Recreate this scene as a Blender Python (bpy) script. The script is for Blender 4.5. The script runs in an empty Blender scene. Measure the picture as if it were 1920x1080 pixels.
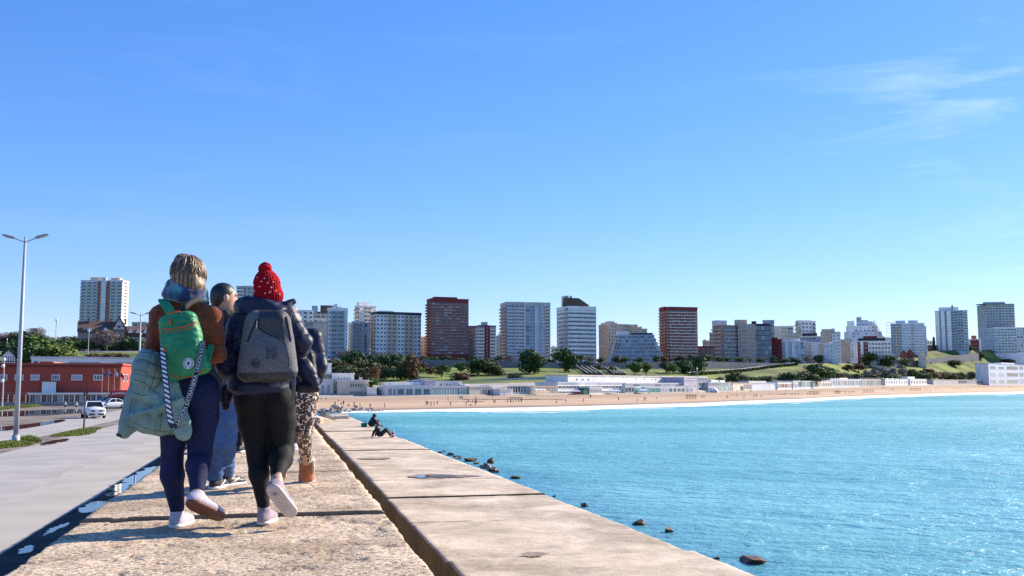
import bpy, bmesh, math, random
import numpy as np
from mathutils import Vector, Matrix
random.seed(7)
rng = np.random.default_rng(7)
C = bpy.context.scene.collection
sin, cos, tan, rad, pi = math.sin, math.cos, math.tan, math.radians, math.pi

# ------------------------------------------------------------------ camera
HOR, FPX, CAMH = 721.5, 1867.0, 0.88
TH = math.atan((HOR - 540) / FPX)
cam = bpy.data.cameras.new('camera')
cam.lens, cam.sensor_width = 35.0, 36.0
cam.clip_start, cam.clip_end = 0.1, 60000
camo = bpy.data.objects.new('camera', cam)
C.objects.link(camo)
camo.location = (0, 0, CAMH)
camo.rotation_euler = (pi / 2 + TH, 0, 0)
bpy.context.scene.camera = camo

# ------------------------------------------------------------------ sky, sun, exposure
SUN_AZ, SUN_EL = 58.0, 29.5          # degrees clockwise from +Y, above the horizon
w = bpy.data.worlds.new('World')
bpy.context.scene.world = w
w.use_nodes = True
nt = w.node_tree
for n in list(nt.nodes):
    nt.nodes.remove(n)
N = nt.nodes.new
out = N('ShaderNodeOutputWorld'); bg = N('ShaderNodeBackground'); sky = N('ShaderNodeTexSky')
sky.sky_type = 'NISHITA'; sky.sun_disc = False
sky.sun_elevation = rad(SUN_EL); sky.sun_rotation = rad(SUN_AZ)
sky.altitude = 0; sky.air_density = 1.0; sky.dust_density = 0.14; sky.ozone_density = 4.0
hsv = N('ShaderNodeHueSaturation'); hsv.inputs['Saturation'].default_value = 1.28
wb = N('ShaderNodeMixRGB'); wb.blend_type = 'MULTIPLY'; wb.inputs[0].default_value = 1; wb.inputs[2].default_value = (0.93, 0.995, 1.42, 1)
gm = N('ShaderNodeGamma'); gm.inputs[1].default_value = 0.70
nt.links.new(sky.outputs[0], wb.inputs[1]); nt.links.new(wb.outputs[0], gm.inputs[0]); nt.links.new(gm.outputs[0], hsv.inputs['Color'])
# thin cirrus wisps
tc = N('ShaderNodeTexCoord')
mp = N('ShaderNodeMapping'); mp.inputs['Scale'].default_value = (2.2, 2.2, 15.0)
mp.inputs['Rotation'].default_value = (0.0, rad(9), rad(20)); mp.inputs['Location'].default_value = (0.9, 0.15, 1.3)
nt.links.new(tc.outputs['Generated'], mp.inputs['Vector'])
ns = N('ShaderNodeTexNoise'); ns.inputs['Scale'].default_value = 1.6; ns.inputs['Detail'].default_value = 7
ns.inputs['Roughness'].default_value = 0.62; ns.inputs['Distortion'].default_value = 0.5
nt.links.new(mp.outputs[0], ns.inputs['Vector'])
cr = N('ShaderNodeValToRGB'); cr.color_ramp.elements[0].position = 0.53; cr.color_ramp.elements[1].position = 0.80
nt.links.new(ns.outputs['Fac'], cr.inputs[0])
mul = N('ShaderNodeMath'); mul.operation = 'MULTIPLY'; mul.inputs[1].default_value = 0.25
dp = N('ShaderNodeVectorMath'); dp.operation = 'DOT_PRODUCT'; dp.inputs[1].default_value = Vector((0.49, 0.80, 0.34)).normalized()
nv_ = N('ShaderNodeVectorMath'); nv_.operation = 'NORMALIZE'; nt.links.new(tc.outputs['Generated'], nv_.inputs[0]); nt.links.new(nv_.outputs[0], dp.inputs[0])
bank = N('ShaderNodeMapRange'); bank.inputs['From Min'].default_value = 0.95; bank.inputs['From Max'].default_value = 0.995; bank.inputs['To Min'].default_value = 0.12; bank.inputs['To Max'].default_value = 1.15
nt.links.new(dp.outputs['Value'], bank.inputs['Value'])
mulb = N('ShaderNodeMath'); mulb.operation = 'MULTIPLY'; nt.links.new(cr.outputs[0], mulb.inputs[0]); nt.links.new(bank.outputs[0], mulb.inputs[1]); nt.links.new(mulb.outputs[0], mul.inputs[0])
mix = N('ShaderNodeMixRGB'); mix.inputs[2].default_value = (5.6, 6.0, 6.6, 1)
nt.links.new(mul.outputs[0], mix.inputs[0]); nt.links.new(hsv.outputs[0], mix.inputs[1])
nt.links.new(mix.outputs[0], bg.inputs[0])
bg.inputs[1].default_value = 0.15
nt.links.new(bg.outputs[0], out.inputs[0])
sun = bpy.data.lights.new('sun', 'SUN'); sun.energy = 5.0; sun.angle = rad(0.53); sun.color = (1.0, 0.875, 0.71)
suno = bpy.data.objects.new('sun', sun); C.objects.link(suno)
sdir = Vector((sin(rad(SUN_AZ)) * cos(rad(SUN_EL)), cos(rad(SUN_AZ)) * cos(rad(SUN_EL)), sin(rad(SUN_EL))))
suno.rotation_euler = sdir.to_track_quat('Z', 'Y').to_euler()
suno.location = (60, 40, 60)
sc = bpy.context.scene
sc.view_settings.view_transform = 'Standard'; sc.view_settings.look = 'None'
sc.view_settings.gamma = 1.0; sc.view_settings.exposure = 0.84; sc.view_settings.use_curve_mapping = False
sc.render.engine = 'CYCLES'
sc.cycles.use_denoising = False      # the grain that is left reads like a camera's
sc.cycles.sample_clamp_direct = 3.0
sc.cycles.max_bounces = 6; sc.cycles.diffuse_bounces = 3; sc.cycles.glossy_bounces = 3
sc.cycles.transmission_bounces = 4; sc.cycles.transparent_max_bounces = 6
sc.cycles.sample_clamp_indirect = 6.0

# ------------------------------------------------------------------ geometry of the view and of the pier
cT, sT = cos(TH), sin(TH)
def pt(px, py, d):
    """world point at forward distance d that stands where the photograph has (px, py)"""
    t = (540 - py) / FPX
    dz = d * (t * cT + sT) / (cT - t * sT)
    c = d * cT + dz * sT
    return Vector(((px - 960) / FPX * c, d, CAMH + dz))
def gp(px, py, z):
    """point of the level plane z"""
    d = (z - CAMH) / tan(TH + math.atan((540 - py) / FPX))
    return pt(px, py, d)
PH = math.atan((960 - 522) / 1876.0)
UX, UY = -sin(PH), cos(PH)           # along the pier
VX, VY = cos(PH), sin(PH)            # across it, towards the sea
def pier(s, t, z=0.0):
    return Vector((s * VX + t * UX, s * VY + t * UY, z))
def pier_st(p):
    return p[0] * VX + p[1] * VY, p[0] * UX + p[1] * UY
Z_WALK, Z_QUAY, Z_ROAD, Z_SEA = 0.0, -1.42, -2.52, -6.62

# ------------------------------------------------------------------ materials
def s2l(v):
    v /= 255.0
    return v / 12.92 if v <= 0.04045 else ((v + 0.055) / 1.055) ** 2.4
def hexc(r, g, b):
    return (s2l(r), s2l(g), s2l(b), 1)
def mat(name, col, rough=0.7, var=0.0, scale=3.0, bump=0.0, bscale=None, metal=0.0, spec=0.5, detail=4, col2=None, obj=True, lo=0.35, hi=0.65, sheen=0.0):
    m = bpy.data.materials.new(name); m.use_nodes = True
    t = m.node_tree; b = t.nodes['Principled BSDF']
    b.inputs['Roughness'].default_value = rough; b.inputs['Metallic'].default_value = metal
    b.inputs['Specular IOR Level'].default_value = spec
    if sheen:
        b.inputs['Sheen Weight'].default_value = sheen
    col = tuple(col[:3]) + (1,)
    b.inputs['Base Color'].default_value = col
    m.diffuse_color = col
    if var or col2 or bump:
        tc = t.nodes.new('ShaderNodeTexCoord'); src = tc.outputs['Object' if obj else 'Generated']
        if var or col2:
            n = t.nodes.new('ShaderNodeTexNoise'); n.inputs['Scale'].default_value = scale; n.inputs['Detail'].default_value = detail
            t.links.new(src, n.inputs['Vector'])
            r = t.nodes.new('ShaderNodeValToRGB'); r.color_ramp.elements[0].position = lo; r.color_ramp.elements[1].position = hi
            c2 = tuple(col2[:3]) + (1,) if col2 else tuple(min(1, c * (1 + var)) for c in col[:3]) + (1,)
            c1 = tuple(c * (1 - var) for c in col[:3]) + (1,)
            r.color_ramp.elements[0].color = c1; r.color_ramp.elements[1].color = c2
            t.links.new(n.outputs['Fac'], r.inputs[0]); t.links.new(r.outputs[0], b.inputs['Base Color'])
        if bump:
            n2 = t.nodes.new('ShaderNodeTexNoise'); n2.inputs['Scale'].default_value = bscale or scale * 4; n2.inputs['Detail'].default_value = 5
            t.links.new(src, n2.inputs['Vector'])
            bp = t.nodes.new('ShaderNodeBump'); bp.inputs['Strength'].default_value = min(1, bump); bp.inputs['Distance'].default_value = 0.02 * max(1, bump)
            t.links.new(n2.outputs['Fac'], bp.inputs['Height']); t.links.new(bp.outputs[0], b.inputs['Normal'])
    return m
_mc = {}
def M(name, *a, **k):
    if name not in _mc:
        _mc[name] = mat(name, *a, **k)
    return _mc[name]

# ------------------------------------------------------------------ mesh and object helpers
class MB:
    def __init__(s):
        s.v = []; s.f = []; s.m = []
    def add(s, vs, fs, mi=0):
        o = len(s.v); s.v += [tuple(v) for v in vs]; s.f += [tuple(i + o for i in f) for f in fs]; s.m += [mi] * len(fs); return s
    def box(s, x0, x1, y0, y1, z0, z1, mi=0, R=None, T=None):
        vs = [Vector(p) for p in ((x0,y0,z0),(x1,y0,z0),(x1,y1,z0),(x0,y1,z0),(x0,y0,z1),(x1,y0,z1),(x1,y1,z1),(x0,y1,z1))]
        if R is not None: vs = [R @ v for v in vs]
        if T is not None: vs = [v + T for v in vs]
        return s.add(vs, [(3,2,1,0),(4,5,6,7),(0,1,5,4),(1,2,6,5),(2,3,7,6),(3,0,4,7)], mi)
    def prism(s, poly, z0, z1, mi=0):
        n = len(poly)
        s.add([(x, y, z0) for x, y in poly] + [(x, y, z1) for x, y in poly],
              [tuple(range(n - 1, -1, -1)), tuple(range(n, 2 * n))] + [(i, (i + 1) % n, n + (i + 1) % n, n + i) for i in range(n)], mi); return s
    def prismx(s, poly, x0, x1, mi=0):
        """polygon in (y,z) pushed along x"""
        n = len(poly)
        s.add([(x0, y, z) for y, z in poly] + [(x1, y, z) for y, z in poly],
              [tuple(range(n - 1, -1, -1)), tuple(range(n, 2 * n))] + [(i, (i + 1) % n, n + (i + 1) % n, n + i) for i in range(n)], mi); return s
    def prismy(s, poly, y0, y1, mi=0):
        n = len(poly)
        s.add([(x, y0, z) for x, z in poly] + [(x, y1, z) for x, z in poly],
              [tuple(range(n)), tuple(range(2 * n - 1, n - 1, -1))] + [((i + 1) % n, i, n + i, n + (i + 1) % n) for i in range(n)], mi); return s
    def tube(s, pts, r, n=8, mi=0, caps=True):
        pts = [Vector(p) for p in pts]; rs = r if hasattr(r, '__len__') else [r] * len(pts)
        rings = []; up = Vector((0, 0, 1)); o = len(s.v)
        for i, p in enumerate(pts):
            d = (pts[min(i + 1, len(pts) - 1)] - pts[max(i - 1, 0)]).normalized()
            a = d.cross(up if abs(d.z) < 0.95 else Vector((1, 0, 0))).normalized(); b = a.cross(d)
            s.v += [tuple(p + (a * cos(2 * pi * k / n) + b * sin(2 * pi * k / n)) * rs[i]) for k in range(n)]
        for i in range(len(pts) - 1):
            for k in range(n):
                s.f.append((o + i * n + k, o + i * n + (k + 1) % n, o + (i + 1) * n + (k + 1) % n, o + (i + 1) * n + k)); s.m.append(mi)
        if caps:
            s.f.append(tuple(o + k for k in range(n - 1, -1, -1))); s.m.append(mi)
            s.f.append(tuple(o + (len(pts) - 1) * n + k for k in range(n))); s.m.append(mi)
        return s
    def lathe(s, prof, n=16, mi=0, T=Vector((0, 0, 0))):
        o = len(s.v)
        for r, z in prof:
            s.v += [(T[0] + r * cos(2 * pi * k / n), T[1] + r * sin(2 * pi * k / n), T[2] + z) for k in range(n)]
        for i in range(len(prof) - 1):
            for k in range(n):
                s.f.append((o + i * n + k, o + i * n + (k + 1) % n, o + (i + 1) * n + (k + 1) % n, o + (i + 1) * n + k)); s.m.append(mi)
        return s
    def mesh(s, name, mats, smooth=False):
        me = bpy.data.meshes.new(name); me.from_pydata(s.v, [], s.f)
        for m in (mats if isinstance(mats, (list, tuple)) else [mats]): me.materials.append(m)
        if s.m: me.polygons.foreach_set('material_index', s.m)
        if smooth: me.polygons.foreach_set('use_smooth', [True] * len(me.polygons))
        me.update(); return me
def npmesh(name, V, Fc, mats, smooth=True, mi=None):
    """mesh from arrays; Fc is (n,4) or (n,3)"""
    me = bpy.data.meshes.new(name)
    V = np.asarray(V, np.float32); Fc = np.asarray(Fc, np.int32); k = Fc.shape[1]
    me.vertices.add(len(V)); me.vertices.foreach_set('co', V.ravel())
    me.loops.add(Fc.size); me.loops.foreach_set('vertex_index', Fc.ravel())
    me.polygons.add(len(Fc)); me.polygons.foreach_set('loop_start', np.arange(len(Fc), dtype=np.int32) * k)
    for m in (mats if isinstance(mats, (list, tuple)) else [mats]): me.materials.append(m)
    if mi is not None: me.polygons.foreach_set('material_index', np.asarray(mi, np.int32))
    me.polygons.foreach_set('use_smooth', np.full(len(Fc), smooth))
    me.update(calc_edges=True); me.validate(); return me
def grid_faces(nu, nv):
    i = np.arange(nu - 1)[:, None] * nv + np.arange(nv - 1)[None, :]
    return np.stack([i, i + 1, i + nv + 1, i + nv], -1).reshape(-1, 4)
def ob(name, me, parent=None, loc=None, rz=None, scale=None, label=None, cat=None, group=None, kind=None):
    o = bpy.data.objects.new(name, me); C.objects.link(o)
    if parent is not None: o.parent = parent
    if loc is not None: o.location = loc
    if rz is not None: o.rotation_euler = (0, 0, rz)
    if scale is not None: o.scale = scale
    if label: o['label'] = label
    if cat: o['category'] = cat
    if group: o['group'] = group
    if kind: o['kind'] = kind
    return o
def thing(name, label, cat, loc=(0, 0, 0), rz=0.0, group=None, scale=None):
    return ob(name, None, None, loc, rz, scale, label, cat, group)
def dup(root, loc, rz=0.0, scale=None, label=None, group=None):
    def cp(o, par):
        c = o.copy(); C.objects.link(c)
        if par is not None: c.parent = par
        for ch in o.children: cp(ch, c)
        return c
    r = cp(root, None); r.location = loc; r.rotation_euler = (0, 0, rz)
    if scale is not None: r.scale = scale
    if label: r['label'] = label
    if group: r['group'] = group
    return r
# cheap smooth noise for arrays
def snoise(P, f, seed=0, octv=3):
    r = np.random.default_rng(seed); P = np.asarray(P, np.float32); o = np.zeros(P.shape[:-1], np.float32); a = 1.0; tot = 0
    for k in range(octv):
        acc = 0
        for _ in range(3):
            d = r.normal(size=P.shape[-1]).astype(np.float32); d /= np.linalg.norm(d); e = r.normal(size=P.shape[-1]).astype(np.float32); e /= np.linalg.norm(e)
            ph, ph2 = r.uniform(0, 6.28, 2)
            acc = acc + np.sin(P @ d * f * 6.28 + ph + 1.3 * np.sin(P @ e * f * 4.1 + ph2))
        o += a * acc / 3; tot += a; a *= 0.55; f *= 2.1
    return o / tot
_vt = np.random.default_rng(99).random((64, 64, 64)).astype(np.float32)
def vnoise(P, f, seed=0):
    """value noise 0..1 of (...,2|3) arrays"""
    P = np.asarray(P, np.float32) * f + seed * 17.31
    if P.shape[-1] == 2: P = np.concatenate([P, np.full(P.shape[:-1] + (1,), seed * 3.7, np.float32)], -1)
    i = np.floor(P).astype(int); u = P - i; u = u * u * (3 - 2 * u); r = 0
    for dx in (0, 1):
        for dy in (0, 1):
            for dz in (0, 1):
                wgt = (u[..., 0] if dx else 1 - u[..., 0]) * (u[..., 1] if dy else 1 - u[..., 1]) * (u[..., 2] if dz else 1 - u[..., 2])
                r = r + wgt * _vt[(i[..., 0] + dx) & 63, (i[..., 1] + dy) & 63, (i[..., 2] + dz) & 63]
    return r
def fbm(P, f, seed=0, octv=4, g=0.5):
    o = 0; a = 1.0; t = 0
    for k in range(octv):
        o = o + a * vnoise(P, f, seed + k); t += a; a *= g; f *= 2.03
    return o / t
def ip(x, xs, ys):
    return np.interp(x, xs, ys)
# ================================================================== SETTING
# ------------------------------------------------------------------ sea
def sea_material():
    m = bpy.data.materials.new('sea_water'); m.use_nodes = True
    t = m.node_tree; b = t.nodes['Principled BSDF']; L = t.links.new; N = t.nodes.new
    tc = N('ShaderNodeTexCoord')
    # position across and along the pier, to lay the darker water over the rocks of its foot
    sx = N('ShaderNodeVectorMath'); sx.operation = 'DOT_PRODUCT'; sx.inputs[1].default_value = (VX, VY, 0); L(tc.outputs['Object'], sx.inputs[0])
    n0 = N('ShaderNodeTexNoise'); n0.inputs['Scale'].default_value = 0.045; n0.inputs['Detail'].default_value = 3; L(tc.outputs['Object'], n0.inputs['Vector'])
    ad = N('ShaderNodeMath'); ad.operation = 'MULTIPLY_ADD'; ad.inputs[1].default_value = -14.0; L(n0.outputs['Fac'], ad.inputs[0]); L(sx.outputs['Value'], ad.inputs[2])
    mr = N('ShaderNodeMapRange'); mr.inputs['From Min'].default_value = 1.5; mr.inputs['From Max'].default_value = 17.0; L(ad.outputs[0], mr.inputs['Value'])
    n1 = N('ShaderNodeTexNoise'); n1.inputs['Scale'].default_value = 0.016; n1.inputs['Detail'].default_value = 4
    mp1 = N('ShaderNodeMapping'); mp1.inputs['Scale'].default_value = (0.35, 1.6, 1); L(tc.outputs['Object'], mp1.inputs['Vector']); L(mp1.outputs[0], n1.inputs['Vector'])
    r = N('ShaderNodeValToRGB'); r.color_ramp.elements[0].position = 0.38; r.color_ramp.elements[1].position = 0.66
    r.color_ramp.elements[0].color = (0.100, 0.355, 0.375, 1); r.color_ramp.elements[1].color = (0.185, 0.48, 0.52, 1)
    L(n1.outputs['Fac'], r.inputs[0])
    mx = N('ShaderNodeMixRGB'); mx.inputs[1].default_value = (0.02, 0.13, 0.28, 1); L(mr.outputs[0], mx.inputs[0]); L(r.outputs[0], mx.inputs[2])
    # foam flecks along the pier foot
    mpf = N('ShaderNodeMapping'); mpf.inputs['Scale'].default_value = (0.5, 1.0, 1); L(tc.outputs['Object'], mpf.inputs['Vector'])
    nf = N('ShaderNodeTexNoise'); nf.inputs['Scale'].default_value = 0.55; nf.inputs['Detail'].default_value = 9; nf.inputs['Roughness'].default_value = 0.68; nf.inputs['Distortion'].default_value = 1.2
    L(mpf.outputs[0], nf.inputs['Vector'])
    mrf = N('ShaderNodeMapRange'); mrf.inputs['From Min'].default_value = 26.0; mrf.inputs['From Max'].default_value = 5.0; mrf.inputs['To Min'].default_value = -0.07; mrf.inputs['To Max'].default_value = 0.125
    L(sx.outputs['Value'], mrf.inputs['Value'])
    af = N('ShaderNodeMath'); af.operation = 'ADD'; L(nf.outputs['Fac'], af.inputs[0]); L(mrf.outputs[0], af.inputs[1])
    rf = N('ShaderNodeMapRange'); rf.inputs['From Min'].default_value = 0.705; rf.inputs['From Max'].default_value = 0.76; L(af.outputs[0], rf.inputs['Value'])
    mf = N('ShaderNodeMixRGB'); mf.inputs[2].default_value = (0.78, 0.82, 0.84, 1); L(rf.outputs[0], mf.inputs[0]); L(mx.outputs[0], mf.inputs[1])
    L(mf.outputs[0], b.inputs['Base Color'])
    rr = N('ShaderNodeMapRange'); rr.inputs['To Min'].default_value = 0.09; rr.inputs['To Max'].default_value = 0.7; L(rf.outputs[0], rr.inputs['Value'])
    ln = N('ShaderNodeVectorMath'); ln.operation = 'LENGTH'; L(tc.outputs['Object'], ln.inputs[0])
    rd = N('ShaderNodeMapRange'); rd.inputs['From Min'].default_value = 30; rd.inputs['From Max'].default_value = 260; rd.inputs['To Min'].default_value = .235; rd.inputs['To Max'].default_value = .52; L(ln.outputs['Value'], rd.inputs['Value'])   # ripples too small to see roughen the far water
    mxr = N('ShaderNodeMath'); mxr.operation = 'MAXIMUM'; L(rr.outputs[0], mxr.inputs[0]); L(rd.outputs[0], mxr.inputs[1]); L(mxr.outputs[0], b.inputs['Roughness'])
    b.inputs['IOR'].default_value = 1.333
    prev = None
    for sc_, dist, dx, dt in ((0.22, 1.1, 0.55, 3), (0.9, 0.42, 0.6, 4), (3.2, 0.14, 0.8, 4)):
        mpb = N('ShaderNodeMapping'); mpb.inputs['Scale'].default_value = (dx, 1, 1); mpb.inputs['Rotation'].default_value = (0, 0, rad(12))
        L(tc.outputs['Object'], mpb.inputs['Vector'])
        nb = N('ShaderNodeTexNoise'); nb.inputs['Scale'].default_value = sc_; nb.inputs['Detail'].default_value = dt; nb.inputs['Roughness'].default_value = 0.55; nb.inputs['Distortion'].default_value = 0.3
        L(mpb.outputs[0], nb.inputs['Vector'])
        bp = N('ShaderNodeBump'); bp.inputs['Strength'].default_value = 1.0; bp.inputs['Distance'].default_value = dist
        L(nb.outputs['Fac'], bp.inputs['Height'])
        if prev: L(prev.outputs[0], bp.inputs['Normal'])
        prev = bp
    L(prev.outputs[0], b.inputs['Normal'])
    return m
mb = MB(); R_ = 26000
mb.add([(-R_, -R_, Z_SEA), (R_, -R_, Z_SEA), (R_, R_, Z_SEA), (-R_, R_, Z_SEA)], [(0, 1, 2, 3)])
ob('sea', mb.mesh('sea', sea_material()), kind='structure')

# ------------------------------------------------------------------ shore, hillside (curves across the bay: azimuth px -> distance, height)
XS = [-500, 0, 130, 250, 500, 590, 700, 800, 1000, 1100, 1200, 1300, 1400, 1480, 1530, 1600, 1700, 1750, 1800, 1920, 2500]
def zc(py, d): return pt(960, py, d).z
def curve(xs, ds, pys=None, zs=None):
    dd = lambda x: np.interp(x, xs, ds)
    if zs is not None: zz = lambda x: np.interp(x, xs, zs)
    else:
        zv = [zc(p, d) for p, d in zip(pys, ds)]
        zz = lambda x: np.interp(x, xs, zv)
    return dd, zz
_wx = [590, 700, 800, 1000, 1100, 1300, 1500, 1600, 1700, 1800, 1920, 2500]
_wp = [774, 772, 769.5, 765.5, 763, 757.5, 749, 743.5, 740, 737, 734.5, 728]
_wd = [7.5 * 1876 / (p - HOR) for p in _wp]
dA, zA = curve([-500, 520] + _wx, [232, 236] + _wd, zs=[-2.62, -2.62] + [Z_SEA] * 12)
dB, zB = curve([-500, 520, 590, 700, 800, 1000, 1200, 1300, 1400, 1500, 1600, 1700, 1800, 1920, 2500],
               [262, 290, 385, 395, 405, 440, 500, 545, 610, 680, 800, 910, 1040, 1200, 2150],
               pys=[736, 736, 746, 744.5, 743, 741, 738.5, 736.5, 734, 731, 726.5, 723.5, 722, 720.5, 719])
dC0 = lambda x: dB(x) + 55
_cx = [-500, 520, 590, 700, 800, 1000, 1200, 1400, 1500, 1600, 1700, 1800, 1920, 2500]
_cp = [700, 700, 727, 725, 722, 717, 713, 716, 716, 715, 714, 712, 709, 705]
_cz = [zc(p, float(dC0(x))) for x, p in zip(_cx, _cp)]
dC = dC0; zC = lambda x: np.interp(x, _cx, _cz)
_fx = [-500, 100, 250, 520, 600, 700, 800, 1000, 1100, 1300, 1450, 1550, 1650, 1700, 1750, 1800, 1920, 2500]
_fd = [700, 640, 640, 660, 740, 770, 790, 810, 830, 880, 930, 980, 1080, 1130, 1180, 1240, 1400, 2600]
_fp = [652, 655, 655, 660, 672, 676, 674, 678, 684, 677, 683, 680, 680, 664, 658, 656, 656, 656]
dF = lambda x: np.interp(x, _fx, _fd)
_fz = [zc(p, d) for p, d in zip(_fp, _fd)]
zF = lambda x: np.interp(x, _fx, _fz)
_ex = [-500, 100, 250, 520, 590, 700, 800, 1000, 1100, 1300, 1400, 1480, 1530, 1600, 1680, 1740, 1800, 1860, 1920, 2500]
_dp = [664, 667, 667, 675, 690, 690, 688, 690, 692, 691, 692, 686, 681.5, 688, 690, 683, 680, 678, 677, 675]
_ep = [659, 660, 660, 666, 678, 679, 677, 680, 684.5, 679, 682, 684, 681, 682, 682, 672, 665, 661, 659, 658]
dD = lambda x: dC(x) + 0.62 * (dF(x) - dC(x))
dE = lambda x: dD(x) + np.interp(x, [-500, 500, 560, 1440, 1500, 1900], [25, 25, 5, 5, 18, 40])
_dz = [zc(p, float(dD(x))) for x, p in zip(_ex, _dp)]
_ez = [zc(p, float(dE(x))) for x, p in zip(_ex, _ep)]
zD = lambda x: np.interp(x, _ex, _dz); zE = lambda x: np.interp(x, _ex, _ez)
px_cols = np.arange(-500, 2501, 10.0)
def row(df, zf, dofs=0.0, zofs=0.0):
    d = df(px_cols) + dofs; z = zf(px_cols) + zofs
    c = d * cT + (z - CAMH) * sT
    return np.stack([(px_cols - 960) / FPX * c, d, z], -1)
def lerp_rows(a, b, n, amp=0.0, seed=0, f=0.03, ease=False):
    res = []
    for k in range(n):
        u = k / n
        uu = u * u * (3 - 2 * u) if ease else u
        r_ = a * (1 - u) + b * u; r_[:, 2] = a[:, 2] * (1 - uu) + b[:, 2] * uu
        if amp: r_[:, 2] += amp * sin(pi * u) * snoise(r_[:, :2], f, seed)
        res.append(r_)
    return res
rA0 = row(dA, zA, -26, -1.1); rA = row(dA, zA, 0, 0.0); rA2 = row(dA, zA, 14, 0.75); rB = row(dB, zB); rC = row(dC, zC); rD = row(dD, zD); rE = row(dE, zE); rF = row(dF, zF)
rG = row(lambda x: dF(x) + 60, zF, 0, 0.3); rH = row(lambda x: dF(x) + 700, zF, 0, -4); rI = row(lambda x: dF(x) * 0 + 9000, zF, 0, -30)
land = px_cols < 530
rows = lerp_rows(rA0, rA, 3) + lerp_rows(rA, rA2, 4, 0.12, 5, 0.05) + lerp_rows(rA2, rB, 9, 0.22, 3, 0.02) + lerp_rows(rB, rC, 4) + [rC]
V = np.stack(rows); nr = len(rows)
m = bpy.data.materials.new('beach_sand'); m.use_nodes = True
t = m.node_tree; b = t.nodes['Principled BSDF']; Nn = t.nodes.new; L = t.links.new
at = Nn('ShaderNodeAttribute'); at.attribute_name = 'wet'
tc = Nn('ShaderNodeTexCoord'); n1 = Nn('ShaderNodeTexNoise'); n1.inputs['Scale'].default_value = 0.06; n1.inputs['Detail'].default_value = 6
mpn = Nn('ShaderNodeMapping'); mpn.inputs['Scale'].default_value = (0.4, 2.2, 1); L(tc.outputs['Object'], mpn.inputs['Vector']); L(mpn.outputs[0], n1.inputs['Vector'])
r = Nn('ShaderNodeValToRGB'); r.color_ramp.elements[0].position = .35; r.color_ramp.elements[1].position = .65
r.color_ramp.elements[0].color = (0.43, 0.28, 0.16, 1); r.color_ramp.elements[1].color = (0.56, 0.40, 0.26, 1); L(n1.outputs['Fac'], r.inputs[0])
mx = Nn('ShaderNodeMixRGB'); mx.inputs[2].default_value = (0.17, 0.12, 0.085, 1); L(at.outputs['Fac'], mx.inputs[0]); L(r.outputs[0], mx.inputs[1]); L(mx.outputs[0], b.inputs['Base Color'])
b.inputs['Roughness'].default_value = 0.9
Fb = grid_faces(nr, len(px_cols)); mib = np.zeros((nr - 1, len(px_cols) - 1), int); mib[:, px_cols[:-1] < 560] = 1; mib[:, px_cols[:-1] >= 560] = 0
mib[nr - 5:, px_cols[:-1] >= 560] = 2
me = npmesh('beach', V.reshape(-1, 3), Fb, [m, mat('yard_dirt', (0.16, 0.14, 0.11), .95, var=.3, scale=.1), mat('promenade_paving', (.36, .33, .29), .9, var=.15, scale=.3)], mi=mib.ravel())
TERR = [V]
wet = np.repeat(np.interp(np.arange(nr), [0, 3, 5, 7, 8, 11, 12, 16, 20], [1, 1, 0.9, 0.25, 0, 0, .30, .38, .3])[:, None], len(px_cols), 1)
me.attributes.new('wet', 'FLOAT', 'POINT').data.foreach_set('value', wet.astype(np.float32).ravel())
ob('beach', me, kind='structure')
rows = lerp_rows(rC, rD, 12, 1.3, 8, 0.012) + lerp_rows(rD, rE, 3) + lerp_rows(rE, rF, 5) + lerp_rows(rF, rG, 2) + [rG, rH, rI]
V = np.stack(rows); nr = len(rows); nC = len(px_cols)
mg = mat('hillside_grass', (0.060, 0.105, 0.012), 0.95, col2=(0.19, 0.23, 0.03), scale=0.035, detail=7, var=.25, bump=0.8, bscale=0.8, lo=.40, hi=.62)
md = mat('street_asphalt', (0.16, 0.16, 0.165), 0.9, var=.2, scale=.2)
ml = mat('dry_grass', (0.095, 0.105, 0.022), 0.95, col2=(0.17, 0.135, 0.055), scale=0.05, detail=7, bump=0.6, bscale=1.0)
F_ = grid_faces(nr, nC); mi = np.zeros(len(F_), int).reshape(nr - 1, nC - 1)
pc = (px_cols[:-1] + px_cols[1:]) / 2
mi[15:22, :] = 1
mi[15:20, pc > 1690] = 0
for r_ in range(0, 11):
    mi[r_, (pc > 1380 + 14 * r_) & (pc < 1500 + 3 * r_)] = 2
    pass
mi[18:20, (pc > 1690)] = 2
TERR.append(V)
me = npmesh('hillside', V.reshape(-1, 3), F_, [mg, md, ml], mi=mi.ravel())
ob('hillside', me, kind='structure')
HR = dict(C=(dC, zC), D=(dD, zD), E=(dE, zE), F=(dF, zF), B=(dB, zB))
def on_curve(k, px, dofs=0.0, zofs=0.0):
    df, zf = HR[k]; d = float(df(px)) + dofs; z = float(zf(px)) + zofs
    c = d * cT + (z - CAMH) * sT
    return Vector(((px - 960) / FPX * c, d, z))
def between(a, b, px, u):
    return on_curve(a, px).lerp(on_curve(b, px), u)
_T = None
def col_at(px):
    global _T
    if _T is None: _T = np.concatenate([TERR[0][:-1], TERR[1]], 0)
    u = (px + 500) / 10.0; i = int(np.clip(math.floor(u), 0, len(px_cols) - 2)); f = u - i
    return _T[:, i] * (1 - f) + _T[:, i + 1] * f
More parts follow.
